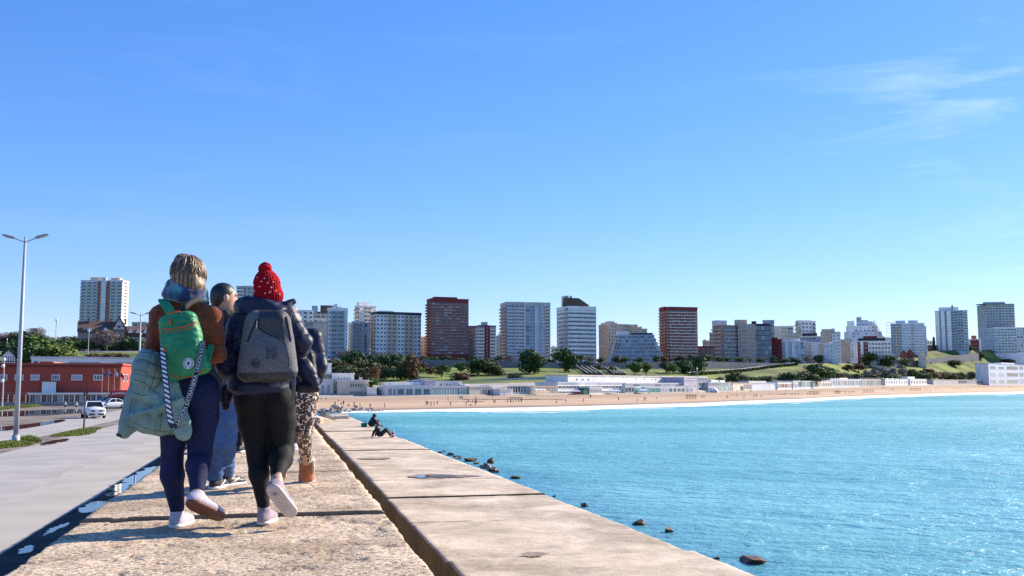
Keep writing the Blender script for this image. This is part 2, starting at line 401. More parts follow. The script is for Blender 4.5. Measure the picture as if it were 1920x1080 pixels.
def ground_hit(px, py, dmin=0.0):
    """the nearest point of the terrain that stands at (px, py) in the photograph"""
    Cc = col_at(px); z = Cc[:, 2] - CAMH; c = Cc[:, 1] * cT + z * sT; yy = 540 - FPX * (z * cT - Cc[:, 1] * sT) / c
    for k in range(len(yy) - 1):
        if Cc[k + 1, 1] < dmin: continue
        if (yy[k] - py) * (yy[k + 1] - py) <= 0 and yy[k] != yy[k + 1]:
            f = (yy[k] - py) / (yy[k] - yy[k + 1]); return Vector(Cc[k] * (1 - f) + Cc[k + 1] * f)
    k = int(np.argmin(np.abs(yy) * 0 + np.abs(yy - py))); return Vector(Cc[k])
def ground_z(px, d):
    Cc = col_at(px); return float(np.interp(d, Cc[:, 1], Cc[:, 2]))
# beach height under a pixel of the sand
def sand_at(px, py):
    best = None
    a = Vector(((px - 960) / FPX * float(dA(px)), float(dA(px)), float(zA(px))))
    d0, z0, d1, z1 = float(dA(px)), float(zA(px)), float(dB(px)), float(zB(px))
    for k in range(121):
        u = k / 120; d = d0 + (d1 - d0) * u
        if d - d0 < 14: z = z0 + 0.75 * (d - d0) / 14
        else: z = (z0 + .75) + (z1 - z0 - .75) * (d - d0 - 14) / max(1, d1 - d0 - 14)
        p = pt(px, py, d)
        e = abs(p.z - z)
        if best is None or e < best[0]: best = (e, Vector((p.x, d, z)))
    return best[1]
# ------------------------------------------------------------------ surf along the waterline
xs = np.arange(640, 2500, 4.0)
d0 = dA(xs); P1 = []
edge_in = 2.0 + 2.0 * fbm(np.stack([xs * 0.03, xs * 0], -1), 1.0, 2)
edge_out = d0 - 7.5 * 1876 / (7.5 * 1876 / d0 + np.interp(xs, [640, 800, 880, 1000, 1300, 1920], [1.0, 2.2, 4.2, 6.0, 5.2, 3.6]) * (0.75 + 0.5 * fbm(np.stack([xs * 0.02, xs * 0], -1), 1.0, 9)))
rowsf = []
for k in range(7):
    u = k / 6; d = (d0 + edge_in) * (1 - u) + (d0 - edge_out) * u
    z = Z_SEA + 0.03 + 0.16 * sin(pi * min(1, u * 1.1)) * (0.6 + 0.8 * fbm(np.stack([xs * 0.06, d], -1), 0.6, 4)) + (0.28 if k == 0 else 0)
    c = d * cT + (z - CAMH) * sT
    rowsf.append(np.stack([(xs - 960) / FPX * c, d, z], -1))
mfoam = mat('sea_foam', (0.74, 0.77, 0.79), 0.8, var=0.12, scale=0.6)
ob('surf', npmesh('surf', np.stack(rowsf).reshape(-1, 3), grid_faces(7, len(xs)), mfoam), kind='structure')
rowsf = []
for k in range(4):                                       # a second, thinner line of breaking water behind it
    u = k / 3; wob = fbm(np.stack([xs * 0.03, xs * 0], -1), 1.0, 19)
    d = d0 - edge_out * 1.25 - u * edge_out * .18 * np.clip((wob - 0.45) * 3.2, 0.0, 1)
    z = Z_SEA + 0.02 + 0.05 * sin(pi * u) - 0.1 * (wob < 0.46)
    c = d * cT + (z - CAMH) * sT
    rowsf.append(np.stack([(xs - 960) / FPX * c, d, z], -1))
ob('surf_line', npmesh('surf_line', np.stack(rowsf).reshape(-1, 3), grid_faces(4, len(xs)), mfoam), kind='structure')

# ------------------------------------------------------------------ ground and roads on the land side
m_dirt = mat('packed_dirt', (0.13, 0.105, 0.085), 0.95, col2=(0.24, 0.20, 0.16), scale=0.35, detail=8, bump=0.5, bscale=3, lo=.38, hi=.62)
def road_material():
    m = mat('worn_asphalt', (0.315, 0.295, 0.27), 0.9, col2=(0.42, 0.395, 0.36), scale=0.5, detail=9, bump=0.35, bscale=45, lo=.3, hi=.7)
    return m
m_road = road_material()
mb = MB()
g0 = [pier(-1.0, -40, -2.535), pier(-1.0, 262, -2.535), Vector((-700, 262, -2.535)), Vector((-700, -200, -2.535))]
mb.add(g0, [(0, 1, 2, 3)]); ob('ground', mb.mesh('ground', m_dirt), kind='structure')
def strip(name, s0, s1, t0, t1, z, m, wob=0.0, seed=0, kind='structure'):
    ts = np.arange(t0, t1 + .1, 0.8); a = s0 + wob * snoise(np.stack([ts, ts * 0], -1), 0.05, seed, 4); c = s1 + wob * snoise(np.stack([ts, ts * 0], -1), 0.05, seed + 1, 4)
    A = [pier(x, y, z) for x, y in zip(a, ts)]; B = [pier(x, y, z) for x, y in zip(c, ts)]
    q = MB(); q.add(A + B, [(i, len(A) + i, len(A) + i + 1, i + 1) for i in range(len(A) - 1)])
    return ob(name, q.mesh(name, m), kind=kind)
strip('road', -13.35, -1.05, -30, 255, Z_ROAD, m_road, 0.0)
strip('road', -20.6, -15.1, -30, 255, Z_ROAD, m_road, 0.3, 3)
strip('road_edge_dust', -7.6, -1.05, -30, 255, Z_ROAD + 0.004, mat('road_dust', (0.36, 0.33, 0.29), 0.95, col2=(0.43, 0.40, 0.35), scale=.4, detail=8, bump=.3, bscale=40), 0.5, 6)
strip('wall_shade_strip', -5.38, -1.05, -30, 160, Z_ROAD + 0.008, mat('painted_wall_shade', (0.030, 0.030, 0.032), 0.9, col2=(0.065, 0.06, 0.055), scale=.7, detail=8, bump=.3, bscale=30, spec=.1), 0.10, 16)  # dark colour deepens the parapet wall's cast shadow on the road
# ------------------------------------------------------------------ walkway on the parapet wall
def walk_material():
    m = bpy.data.materials.new('exposed_aggregate_concrete'); m.use_nodes = True
    t = m.node_tree; b = t.nodes['Principled BSDF']; N = t.nodes.new; L = t.links.new
    tc = N('ShaderNodeTexCoord')
    v = N('ShaderNodeTexVoronoi'); v.inputs['Scale'].default_value = 70; L(tc.outputs['Object'], v.inputs['Vector'])
    hs = N('ShaderNodeSeparateColor'); L(v.outputs['Color'], hs.inputs[0])
    r = N('ShaderNodeValToRGB'); e = r.color_ramp.elements; e[0].position = 0.0; e[0].color = (0.09, 0.07, 0.05, 1); e[1].position = 1.0; e[1].color = (0.72, 0.62, 0.50, 1)
    x = e.new(0.16); x.color = (0.30, 0.24, 0.18, 1); x = e.new(0.62); x.color = (0.54, 0.445, 0.34, 1)
    L(hs.outputs[0], r.inputs[0])
    n = N('ShaderNodeTexNoise'); n.inputs['Scale'].default_value = 1.3; n.inputs['Detail'].default_value = 8; n.inputs['Roughness'].default_value = .65; L(tc.outputs['Object'], n.inputs['Vector'])
    r2 = N('ShaderNodeValToRGB'); e = r2.color_ramp.elements; e[0].position = .40; e[0].color = (0.74, 0.65, 0.545, 1); e[1].position = .60; e[1].color = (1.22, 1.13, 1.03, 1)
    x = e.new(0.50); x.color = (1.0, 0.95, 0.86, 1)
    L(n.outputs['Fac'], r2.inputs[0])
    mx = N('ShaderNodeMixRGB'); mx.blend_type = 'MULTIPLY'; mx.inputs[0].default_value = 1; L(r.outputs[0], mx.inputs[1]); L(r2.outputs[0], mx.inputs[2])
    n3 = N('ShaderNodeTexNoise'); n3.inputs['Scale'].default_value = 3.1; n3.inputs['Detail'].default_value = 6; L(tc.outputs['Object'], n3.inputs['Vector'])
    r3 = N('ShaderNodeValToRGB'); r3.color_ramp.elements[0].position = .62; r3.color_ramp.elements[1].position = .72; L(n3.outputs['Fac'], r3.inputs[0])
    mz = N('ShaderNodeMixRGB'); mz.inputs[2].default_value = (0.40, 0.225, 0.10, 1)
    sc_ = N('ShaderNodeMath'); sc_.operation = 'MULTIPLY'; sc_.inputs[1].default_value = .48; L(r3.outputs[0], sc_.inputs[0]); L(sc_.outputs[0], mz.inputs[0]); L(mx.outputs[0], mz.inputs[1])
    vp = N('ShaderNodeTexVoronoi'); vp.inputs['Scale'].default_value = 15; L(tc.outputs['Object'], vp.inputs['Vector'])
    rp = N('ShaderNodeValToRGB'); rp.color_ramp.elements[0].position = .05; rp.color_ramp.elements[0].color = (.30, .27, .24, 1); rp.color_ramp.elements[1].position = .17; rp.color_ramp.elements[1].color = (1, 1, 1, 1); L(vp.outputs['Distance'], rp.inputs[0])
    mp_ = N('ShaderNodeMixRGB'); mp_.blend_type = 'MULTIPLY'; mp_.inputs[0].default_value = 1; L(mz.outputs[0], mp_.inputs[1]); L(rp.outputs[0], mp_.inputs[2])
    L(mp_.outputs[0], b.inputs['Base Color']); b.inputs['Roughness'].default_value = .9
    n2 = N('ShaderNodeTexNoise'); n2.inputs['Scale'].default_value = 38; n2.inputs['Detail'].default_value = 6; n2.inputs['Roughness'].default_value = .7; L(tc.outputs['Object'], n2.inputs['Vector'])
    bp = N('ShaderNodeBump'); bp.inputs['Strength'].default_value = .55; bp.inputs['Distance'].default_value = .010; L(n2.outputs['Fac'], bp.inputs['Height'])
    b2 = N('ShaderNodeBump'); b2.inputs['Strength'].default_value = .6; b2.inputs['Distance'].default_value = .004; b2.invert = True; L(v.outputs['Distance'], b2.inputs['Height']); L(bp.outputs[0], b2.inputs['Normal'])
    L(b2.outputs[0], b.inputs['Normal'])
    return m
def quay_material(name, c1, c2, rust=0.0):
    m = bpy.data.materials.new(name); m.use_nodes = True
    t = m.node_tree; b = t.nodes['Principled BSDF']; N = t.nodes.new; L = t.links.new
    tc = N('ShaderNodeTexCoord')
    n = N('ShaderNodeTexNoise'); n.inputs['Scale'].default_value = .9; n.inputs['Distortion'].default_value = .4; n.inputs['Detail'].default_value = 10; n.inputs['Roughness'].default_value = .7; L(tc.outputs['Object'], n.inputs['Vector'])
    r = N('ShaderNodeValToRGB'); e = r.color_ramp.elements; e[0].position = .33; e[0].color = c1 + (1,); e[1].position = .68; e[1].color = c2 + (1,); L(n.outputs['Fac'], r.inputs[0])
    # fine dark pits and speckle
    n4 = N('ShaderNodeTexNoise'); n4.inputs['Scale'].default_value = 9; n4.inputs['Detail'].default_value = 8; n4.inputs['Roughness'].default_value = .75; L(tc.outputs['Object'], n4.inputs['Vector'])
    r4 = N('ShaderNodeValToRGB'); e = r4.color_ramp.elements; e[0].position = .33; e[0].color = (.5, .47, .44, 1); e[1].position = .46; e[1].color = (1, 1, 1, 1); L(n4.outputs['Fac'], r4.inputs[0])
    mx = N('ShaderNodeMixRGB'); mx.blend_type = 'MULTIPLY'; mx.inputs[0].default_value = .8; L(r.outputs[0], mx.inputs[1]); L(r4.outputs[0], mx.inputs[2])
    L(mx.outputs[0], b.inputs['Base Color']); b.inputs['Roughness'].default_value = .88
    n2 = N('ShaderNodeTexNoise'); n2.inputs['Scale'].default_value = 22; n2.inputs['Detail'].default_value = 7; n2.inputs['Roughness'].default_value = .7; L(tc.outputs['Object'], n2.inputs['Vector'])
    bp = N('ShaderNodeBump'); bp.inputs['Strength'].default_value = .7; bp.inputs['Distance'].default_value = .012; L(n2.outputs['Fac'], bp.inputs['Height']); L(bp.outputs[0], b.inputs['Normal'])
    return m
m_walk = walk_material()
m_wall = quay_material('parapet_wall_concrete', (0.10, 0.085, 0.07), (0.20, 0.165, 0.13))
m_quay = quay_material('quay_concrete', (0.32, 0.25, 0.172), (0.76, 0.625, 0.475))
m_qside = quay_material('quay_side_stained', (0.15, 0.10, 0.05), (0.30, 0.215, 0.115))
def slab(name, parent, s0, s1, t0, t1, z, thick, res, amp, eamp, mats, seed, pits=0.0, sl=None, te=1.5):
    nu = max(4, int((s1 - s0) / res)); nv = max(4, int((t1 - t0) / res))
    su = np.linspace(s0, s1, nu); tv = np.linspace(t0, t1, nv)
    S, T = np.meshgrid(su, tv, indexing='ij')
    if sl is not None:                                  # outer edge that follows a line
        S = s0 + (S - s0) * ((sl(T) - s0) / (s1 - s0))
    P = np.stack([S, T], -1)
    Z = z + amp * (fbm(P, 2.2, seed, 5, .55) - .5) * 2
    if pits:
        h = fbm(P, 7.0, 3, 3, .6); Z -= pits * np.clip((h - .60) * 9, 0, 1)
        h = fbm(P + 40, 3.0, 5, 4, .6); Z += pits * .6 * np.clip((h - .58) * 8, 0, 1)
    e = eamp
    wS = (fbm(np.stack([T, T * 0], -1), 2.6, seed + 3, 5, .62) - .5) * 2 * e
    k = np.zeros_like(S); k[0] = 1; k[-1] = 1
    if nu > 8: k[1] = .6; k[-2] = .6
    S = S + wS * k * np.where(np.arange(nu)[:, None] < nu / 2, 1, -1)
    wT = (fbm(np.stack([S, S * 0 + 9], -1), 3.6, seed + 5, 6, .7) - .5) * 2 * e * te
    k = np.zeros_like(S); k[:, 0] = 1; k[:, -1] = 1
    T = T + wT * k
    Z[0] -= .6 * e; Z[-1] -= .6 * e
    X = S * VX + T * UX; Y = S * VY + T * UY
    V = np.stack([X, Y, Z], -1).reshape(-1, 3); F = grid_faces(nu, nv)[:, ::-1].copy()
    F = F[:, ::-1] if False else F
    idx = np.arange(nu * nv).reshape(nu, nv)
    loop = np.concatenate([idx[:, 0], idx[-1, 1:], idx[-2::-1, -1], idx[0, -2:0:-1]])
    VB = V[loop].copy(); VB[:, 2] = z - thick
    nb = len(loop); o = len(V)
    FS = np.stack([loop, np.roll(loop, -1), o + np.roll(np.arange(nb), -1), o + np.arange(nb)], -1)[:, ::-1]
    mi = np.concatenate([np.zeros(len(F), int), np.ones(len(FS), int)])
    me = npmesh(name, np.concatenate([V, VB]), np.concatenate([F, FS]), mats, smooth=True, mi=mi)
    sm = np.ones(len(F) + len(FS), bool); sm[len(F):] = False
    me.polygons.foreach_set('use_smooth', sm)
    return ob(name, me, parent)
walk = ob('walkway', None, kind='structure')
joint = [1.2, 6.95, 10.1, 13.4, 16.6, 19.8, 23.1, 26.4, 29.6, 32.9, 39.4, 45.9, 52.5, 59, 65.5, 72, 85, 110, 150, 200, 262]
for i in range(len(joint) - 1):
    t0, t1 = joint[i], joint[i + 1]
    near = t1 < 8
    res = 0.015 if near else 0.035 if t1 < 14 else 0.08 if t1 < 34 else 0.4
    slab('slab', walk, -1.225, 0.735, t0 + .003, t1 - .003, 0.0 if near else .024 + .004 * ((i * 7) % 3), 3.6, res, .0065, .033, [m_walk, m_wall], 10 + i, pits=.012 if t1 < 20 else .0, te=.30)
quay = ob('quay', None, kind='structure')
qs1 = lambda T: np.interp(T, [0, 16, 24, 36, 46, 75], [5.68, 5.66, 5.5, 5.32, 5.2, 5.1])
t0 = -1.0; i = 0
qe = [-2.1, 2.0, 5.8, 9.75, 13.15, 17.0, 20.7, 24.3, 28.2, 31.9, 35.6, 39.3, 43.2, 47.0, 50.7, 55.5, 60.0, 66.0, 72.0]
for i in range(len(qe) - 1):
    big = i % 2 == 0
    g0_, g1_ = (.038, .008) if big else (.008, .038)
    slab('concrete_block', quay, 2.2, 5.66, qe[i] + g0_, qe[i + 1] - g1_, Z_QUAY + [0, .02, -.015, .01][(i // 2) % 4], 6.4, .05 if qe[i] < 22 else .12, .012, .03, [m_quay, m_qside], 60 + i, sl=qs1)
# blocks thrown out of line at the far end
def loose_block(px, py, d, size, rot, label):
    p = pt(px, py, d); q = MB(); a, b_, c_ = [x / 2 for x in size]
    q.box(-a, a, -b_, b_, -c_, c_); me = q.mesh('concrete_block', [m_quay])
    bm = bmesh.new(); bm.from_mesh(me); bmesh.ops.bevel(bm, geom=bm.edges[:], offset=.07, segments=2, affect='EDGES'); bm.to_mesh(me); bm.free()
    o = ob('concrete_block', me, None, p, label=label, cat='block'); o.rotation_euler = rot; return o
loose_block(612, 788, 66, (1.0, 0.95, 0.75), (rad(10), rad(34), rad(35)), 'tilted concrete block lying at the far end of the quay')
loose_block(630, 786, 69, (1.7, 2.2, .55), (rad(3), rad(-4), rad(12)), 'flat concrete block at the seaward corner of the quay end')
loose_block(594, 792, 61, (1.2, 1.6, 0.7), (rad(-5), rad(14), rad(-18)), 'low slanted concrete block beside the walkway near the quay end')
mb = MB()
mb.add([pier(.6, -5, -3.5), pier(2.4, -5, -3.5), pier(2.4, 75, -3.5), pier(.6, 75, -3.5)], [(0, 1, 2, 3)])
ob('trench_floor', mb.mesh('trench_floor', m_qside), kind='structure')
# ------------------------------------------------------------------ puddles
m_pud = mat('puddle_water', (0.02, 0.022, 0.024), 0.03, bump=.0)
def poly_sheet(name, pts, z, m, kind='structure', jag=0.0):
    P = [gp(x, y, z - .004) for x, y in pts]; c = sum(P, Vector()) / len(P)
    # rounded, wobbly outline
    out = []
    n = len(P)
    for i in range(n):
        for k in range(4):
            u = k / 4; p0, p1, p2, p3 = P[i - 1], P[i], P[(i + 1) % n], P[(i + 2) % n]
            out.append(0.5 * ((2 * p1) + (-p0 + p2) * u + (2 * p0 - 5 * p1 + 4 * p2 - p3) * u * u + (-p0 + 3 * p1 - 3 * p2 + p3) * u ** 3))
    if jag:
        r = random.Random(int(pts[0][0] * 13))
        for _ in range(3):
            o2 = []
            for i in range(len(out)):
                a, b_ = out[i], out[(i + 1) % len(out)]; l = (b_ - a).length; o2 += [a, (a + b_) / 2 + Vector((r.gauss(0, 1), r.gauss(0, 1), 0)) * l * jag]
            out = o2
    q = MB(); q.add([(p.x, p.y, z) for p in out], [tuple(range(len(out)))])
    return ob(name, q.mesh(name, m), kind=kind)
zz = lambda l: [(x * .2917, 780 + y * .2917) for x, y in l]
zr = Z_ROAD + .013
for l in ([(280,772),(312,732),(362,712),(432,686),(438,697),(380,725),(320,752)], [(110,884),(158,842),(205,832),(214,862),(178,880)],
          [(505,612),(555,566),(620,548),(700,552),(670,580),(620,606),(550,622)], [(690,508),(760,440),(850,385),(960,332),(1010,330),(985,385),(920,424),(820,482),(720,515)],
          [(1150,250),(1180,205),(1230,170),(1280,150),(1260,210),(1200,270)], [(255,182),(330,158),(432,145),(428,160),(300,187)]):
    poly_sheet('puddle', zz(l), zr, m_pud, jag=.16)
z4 = lambda l: [(x / 4.91, 640 + y / 4.91) for x, y in l]
poly_sheet('puddle', z4([(-60,795),(200,768),(400,743),(560,720),(600,733),(420,770),(200,806),(-60,830)]), zr, m_pud)
poly_sheet('puddle', z4([(-200,650),(150,642),(420,632),(770,622),(770,652),(560,672),(400,683),(120,688),(-200,694)]), zr, m_pud)
m_wet = mat('wet_concrete', (0.20, 0.155, 0.115), .7, var=.3, scale=5, detail=8)
poly_sheet('wet_patch', [(764, 893), (800, 889.5), (850, 890), (905, 892.5), (868, 895), (820, 896), (785, 896.5)], Z_QUAY + .028, m_wet, jag=.2)
poly_sheet('wet_patch', [(806, 892), (830, 890), (858, 893), (835, 896), (815, 895.5)], Z_QUAY + .031, mat('soaked_concrete', (0.10, 0.08, 0.065), .5, var=.3, scale=5), jag=.2)
poly_sheet('puddle', [(777, 893.5), (792, 891.4), (808, 892.6), (800, 895.2), (785, 895.8)], Z_QUAY + .034, m_pud, jag=.12)
poly_sheet('wet_patch', [(670, 859), (700, 857.6), (735, 858.6), (712, 860.4), (684, 860.6)], Z_QUAY + .026, mat('damp_concrete', (0.33, 0.265, 0.20), .85, var=.2, scale=3), jag=.2)
poly_sheet('wet_patch', [(975, 1038), (1000, 1035), (1030, 1038), (1005, 1044), (985, 1043)], Z_QUAY + .034, mat('dark_stain', (0.27, 0.215, 0.16), .9, var=.35, scale=14, detail=8), jag=.25)
m_crk = mat('crack_shadow', (0.11, 0.085, 0.06), .95)
def crack(pts, wd, z, seed):
    r = random.Random(seed); P = [gp(x, y, z) for x, y in pts]
    for _ in range(4):
        o2 = []
        for a, b_ in zip(P, P[1:]): l = (b_ - a).length; o2 += [a, (a + b_) / 2 + Vector((r.gauss(0, 1), r.gauss(0, 1), 0)) * l * .09]
        P = o2 + [P[-1]]
    V = []
    for i, p in enumerate(P):
        d = (P[min(i + 1, len(P) - 1)] - P[max(i - 1, 0)]).normalized(); n_ = Vector((-d.y, d.x, 0)) * wd * r.uniform(.2, 1.0) / 2; V += [p - n_, p + n_]
    q = MB(); q.add(V, [(2 * i, 2 * i + 1, 2 * i + 3, 2 * i + 2) for i in range(len(P) - 1)]); ob('crack', q.mesh('crack', m_crk), kind='structure')
zq_ = Z_QUAY + .030
for k, (l, wd) in enumerate((([(770, 960), (960, 948), (1090, 938)], .012), ([(690, 893), (760, 905), (900, 897)], .012), ([(640, 868), (760, 872), (850, 862)], .014), ([(915, 1060), (1100, 1066), (1190, 1060)], .014))): crack(l, wd, zq_, k)
# ------------------------------------------------------------------ grass tufts on the road's dividing strip
m_grass = mat('verge_grass', (0.10, 0.15, 0.02), .8, col2=(0.22, 0.25, 0.04), scale=2.0, detail=3)
def grass_patch(c, a, b_, n, h, seed):
    r = np.random.default_rng(seed); th = r.uniform(0, 2 * pi, n); rr = np.sqrt(r.uniform(0, 1, n))
    wob = 1 + .25 * np.sin(3 * th + seed)
    s = a * rr * np.cos(th) * wob; t_ = b_ * rr * np.sin(th) * wob
    hh = h * r.uniform(.5, 1.3, n) * (1 - .6 * rr ** 2); ang = r.uniform(0, 2 * pi, n); wd = r.uniform(.012, .03, n) * 1.6
    bx = c.x + s * VX + t_ * UX; by = c.y + s * VY + t_ * UY
    mound = .10 * (1 - rr ** 2)
    lean = r.normal(0, .35, (n, 2)) * hh[:, None]
    V = np.zeros((n, 3, 3), np.float32)
    V[:, 0] = np.stack([bx - np.cos(ang) * wd, by - np.sin(ang) * wd, c.z + mound * 0], -1)
    V[:, 1] = np.stack([bx + np.cos(ang) * wd, by + np.sin(ang) * wd, c.z + mound * 0], -1)
    V[:, 2] = np.stack([bx + lean[:, 0], by + lean[:, 1], c.z + mound + hh], -1)
    F = np.arange(n * 3).reshape(n, 3)
    return ob('grass', npmesh('grass', V.reshape(-1, 3), F, m_grass), kind='stuff')
grass_patch(gp(8, 836, Z_ROAD), 1.0, 4.6, 9000, .15, 1)
grass_patch(gp(52, 829, Z_ROAD), .6, 1.6, 3000, .30, 2)
grass_patch(gp(150, 811, Z_ROAD), 1.0, 6.5, 9000, .13, 3)
grass_patch(gp(60, 762, Z_ROAD), 1.6, 40, 9000, .3, 4)
# ================================================================== PEOPLE: distance-field modelling
class SDF:
    """shapes blended into one field, then skinned with surface nets"""
    def __init__(s, lo, hi, vox):
        s.lo = np.array(lo, np.float32); s.vox = vox
        s.n = np.ceil((np.array(hi) - np.array(lo)) / vox).astype(int) + 1
        s.ax = [s.lo[i] + vox * np.arange(s.n[i], dtype=np.float32) for i in range(3)]
        s.D = np.full(tuple(s.n), 0.5, np.float32)
    def _sl(s, lo, hi):
        a = np.clip(np.floor((np.array(lo) - s.lo) / s.vox).astype(int), 0, s.n - 1)
        b = np.clip(np.ceil((np.array(hi) - s.lo) / s.vox).astype(int) + 1, 1, s.n)
        return tuple(slice(int(x), int(y)) for x, y in zip(a, b))
    def _p(s, sl):
        return np.stack(np.meshgrid(*[s.ax[i][sl[i]] for i in range(3)], indexing='ij'), -1)
    def put(s, fn, lo, hi, k=0.02, op='u'):
        mg = k + 4 * s.vox
        sl = s._sl(np.array(lo) - mg, np.array(hi) + mg)
        if any(q.stop <= q.start for q in sl): return s
        d = fn(s._p(sl)).astype(np.float32); e = s.D[sl]
        if op == 'cut': e = -e
        if k > 0:
            h = np.clip(0.5 + 0.5 * (e - d) / k, 0, 1); r = e * (1 - h) + d * h - k * h * (1 - h)
        else: r = np.minimum(e, d)
        s.D[sl] = -r if op == 'cut' else r
        return s
    def cap(s, a, b, r0, r1=None, k=0.02, flat=None, disp=None, op='u'):
        """tapered capsule; flat=(axis, factor) squeezes it along an axis"""
        r1 = r0 if r1 is None else r1
        a = np.array(a, np.float32); b = np.array(b, np.float32); R = max(r0, r1) * 1.25 + 0.03
        ba = b - a; L2 = float(ba @ ba) + 1e-9
        def fn(P):
            q = P - a
            if flat is not None:
                ax = np.array(flat[0], np.float32); ax /= np.linalg.norm(ax)
                bb = ba + (1 / flat[1] - 1) * (ba @ ax) * ax; q = q + (1 / flat[1] - 1) * (q @ ax)[..., None] * ax
                l2 = float(bb @ bb) + 1e-9
            else: bb = ba; l2 = L2
            t = np.clip(q @ bb / l2, 0, 1)
            d = np.linalg.norm(q - t[..., None] * bb, axis=-1) - (r0 + (r1 - r0) * t)
            if flat is not None: d = d * min(1.0, flat[1] + .15)
            if disp is not None: d = d - disp(P, t)
            return d
        return s.put(fn, np.minimum(a, b) - R, np.maximum(a, b) + R, k, op)
    def path(s, pts, rs, k=0.02, **kw):
        for i in range(len(pts) - 1): s.cap(pts[i], pts[i + 1], rs[i], rs[i + 1], k, **kw)
        return s
    def ell(s, c, r, k=0.02, R=None, disp=None, op='u'):
        c = np.array(c, np.float32); r = np.array(r, np.float32); R_ = np.eye(3, dtype=np.float32) if R is None else np.array(R, np.float32)
        m = float(max(r)) * 1.1 + .03
        def fn(P):
            q = (P - c) @ R_
            k0 = np.linalg.norm(q / r, axis=-1); k1 = np.linalg.norm(q / (r * r), axis=-1) + 1e-9
            d = k0 * (k0 - 1) / k1
            if disp is not None: d = d - disp(P, q)
            return d
        return s.put(fn, c - m, c + m, k, op)
    def box(s, c, h, rnd=0.02, k=0.02, R=None, disp=None, op='u', taper=0.0):
        c = np.array(c, np.float32); h = np.array(h, np.float32); R_ = np.eye(3, dtype=np.float32) if R is None else np.array(R, np.float32)
        m = float(np.linalg.norm(h)) + .04
        def fn(P):
            q = (P - c) @ R_
            if taper: q = np.concatenate([q[..., :1] / (1 - taper * q[..., 2:3] / h[2]), q[..., 1:]], -1)
            w = np.abs(q) - (h - rnd)
            d = np.linalg.norm(np.maximum(w, 0), axis=-1) + np.minimum(w.max(-1), 0) - rnd
            if disp is not None: d = d - disp(P, q)
            return d
        return s.put(fn, c - m, c + m, k, op)
    def cutplane(s, p, n, k=0.004):
        """remove what lies on the side n of the plane"""
        n = np.array(n, np.float32); n /= np.linalg.norm(n); p = np.array(p, np.float32)
        P = s._p(tuple(slice(0, int(q)) for q in s.n))
        s.D = np.maximum(s.D, (P - p) @ n); return s
    def wrinkle(s, fn):
        P = s._p(tuple(slice(0, int(q)) for q in s.n)); b = np.abs(s.D) < 0.06
        s.D[b] -= fn(P[b]).astype(np.float32); return s
    def skin(s, name, mats, smooth=1, mi=None, origin=None):
        D = s.D; n = np.array(D.shape)
        D[0] = D[-1] = .1; D[:, 0] = D[:, -1] = .1; D[:, :, 0] = D[:, :, -1] = .1
        ins = D < 0
        c = np.zeros(tuple(n - 1), np.int8)
        for dx in (0, 1):
            for dy in (0, 1):
                for dz in (0, 1): c += ins[dx:n[0] - 1 + dx, dy:n[1] - 1 + dy, dz:n[2] - 1 + dz]
        idx = np.argwhere((c > 0) & (c < 8)); cor = np.array([(i & 1, i >> 1 & 1, i >> 2 & 1) for i in range(8)])
        val = np.stack([D[idx[:, 0] + q[0], idx[:, 1] + q[1], idx[:, 2] + q[2]] for q in cor], -1)
        acc = np.zeros((len(idx), 3), np.float32); cnt = np.zeros(len(idx), np.float32)
        for i in range(8):
            for b in (1, 2, 4):
                if not i & b:
                    j = i | b; vi, vj = val[:, i], val[:, j]; ms = (vi < 0) != (vj < 0)
                    t = np.where(ms, vi / np.where(ms, vi - vj, 1), 0)
                    acc += ms[:, None] * (cor[i] + (cor[j] - cor[i]) * t[:, None]); cnt += ms
        V = s.lo + (idx + acc / cnt[:, None]) * s.vox
        vid = np.full(tuple(n - 1), -1, np.int32); vid[idx[:, 0], idx[:, 1], idx[:, 2]] = np.arange(len(idx))
        FS = []
        for ax in range(3):
            sl0 = [slice(1, -1)] * 3; sl0[ax] = slice(0, -1); sl1 = [slice(1, -1)] * 3; sl1[ax] = slice(1, None)
            a, b = ins[tuple(sl0)], ins[tuple(sl1)]; e = np.argwhere(a != b); off = np.ones(3, int); off[ax] = 0; e = e + off
            u, v = [(1, 2), (2, 0), (0, 1)][ax]
            du = np.zeros(3, int); du[u] = 1; dv = np.zeros(3, int); dv[v] = 1
            q = np.stack([vid[tuple((e - du - dv).T)], vid[tuple((e - dv).T)], vid[tuple(e.T)], vid[tuple((e - du).T)]], -1)
            fl = ins[tuple((e).T)] if False else a[tuple((e - off).T)]
            q[~fl] = q[~fl][:, ::-1]; FS.append(q)
        F = np.concatenate(FS); F = F[(F >= 0).all(1)]
        for _ in range(smooth):
            fc = V[F].mean(1); a = np.zeros_like(V); w_ = np.zeros(len(V), np.float32)
            for k in range(4): np.add.at(a, F[:, k], fc); np.add.at(w_, F[:, k], 1)
            V = V * .4 + .6 * a / np.maximum(w_, 1)[:, None]
        m_i = None
        if mi is not None: m_i = mi(V[F].mean(1))
        if origin is not None: V = V - np.array(origin, np.float32)
        return npmesh(name, V, F, mats, True, m_i)
def frame(x=None, z=None, y=None):
    """3x3 whose columns are local axes; given x (forward) and z (up) hints, or y and z"""
    if x is not None:
        x = np.array(x, float); x /= np.linalg.norm(x); z = np.array(z, float); z -= x * (z @ x); z /= np.linalg.norm(z); y = np.cross(z, x)
    else:
        z = np.array(z, float); z /= np.linalg.norm(z); y = np.array(y, float); y -= z * (y @ z); y /= np.linalg.norm(y); x = np.cross(y, z)
    return np.stack([x, y, z], 1)
def A_(v): return np.array(tuple(v), np.float32)
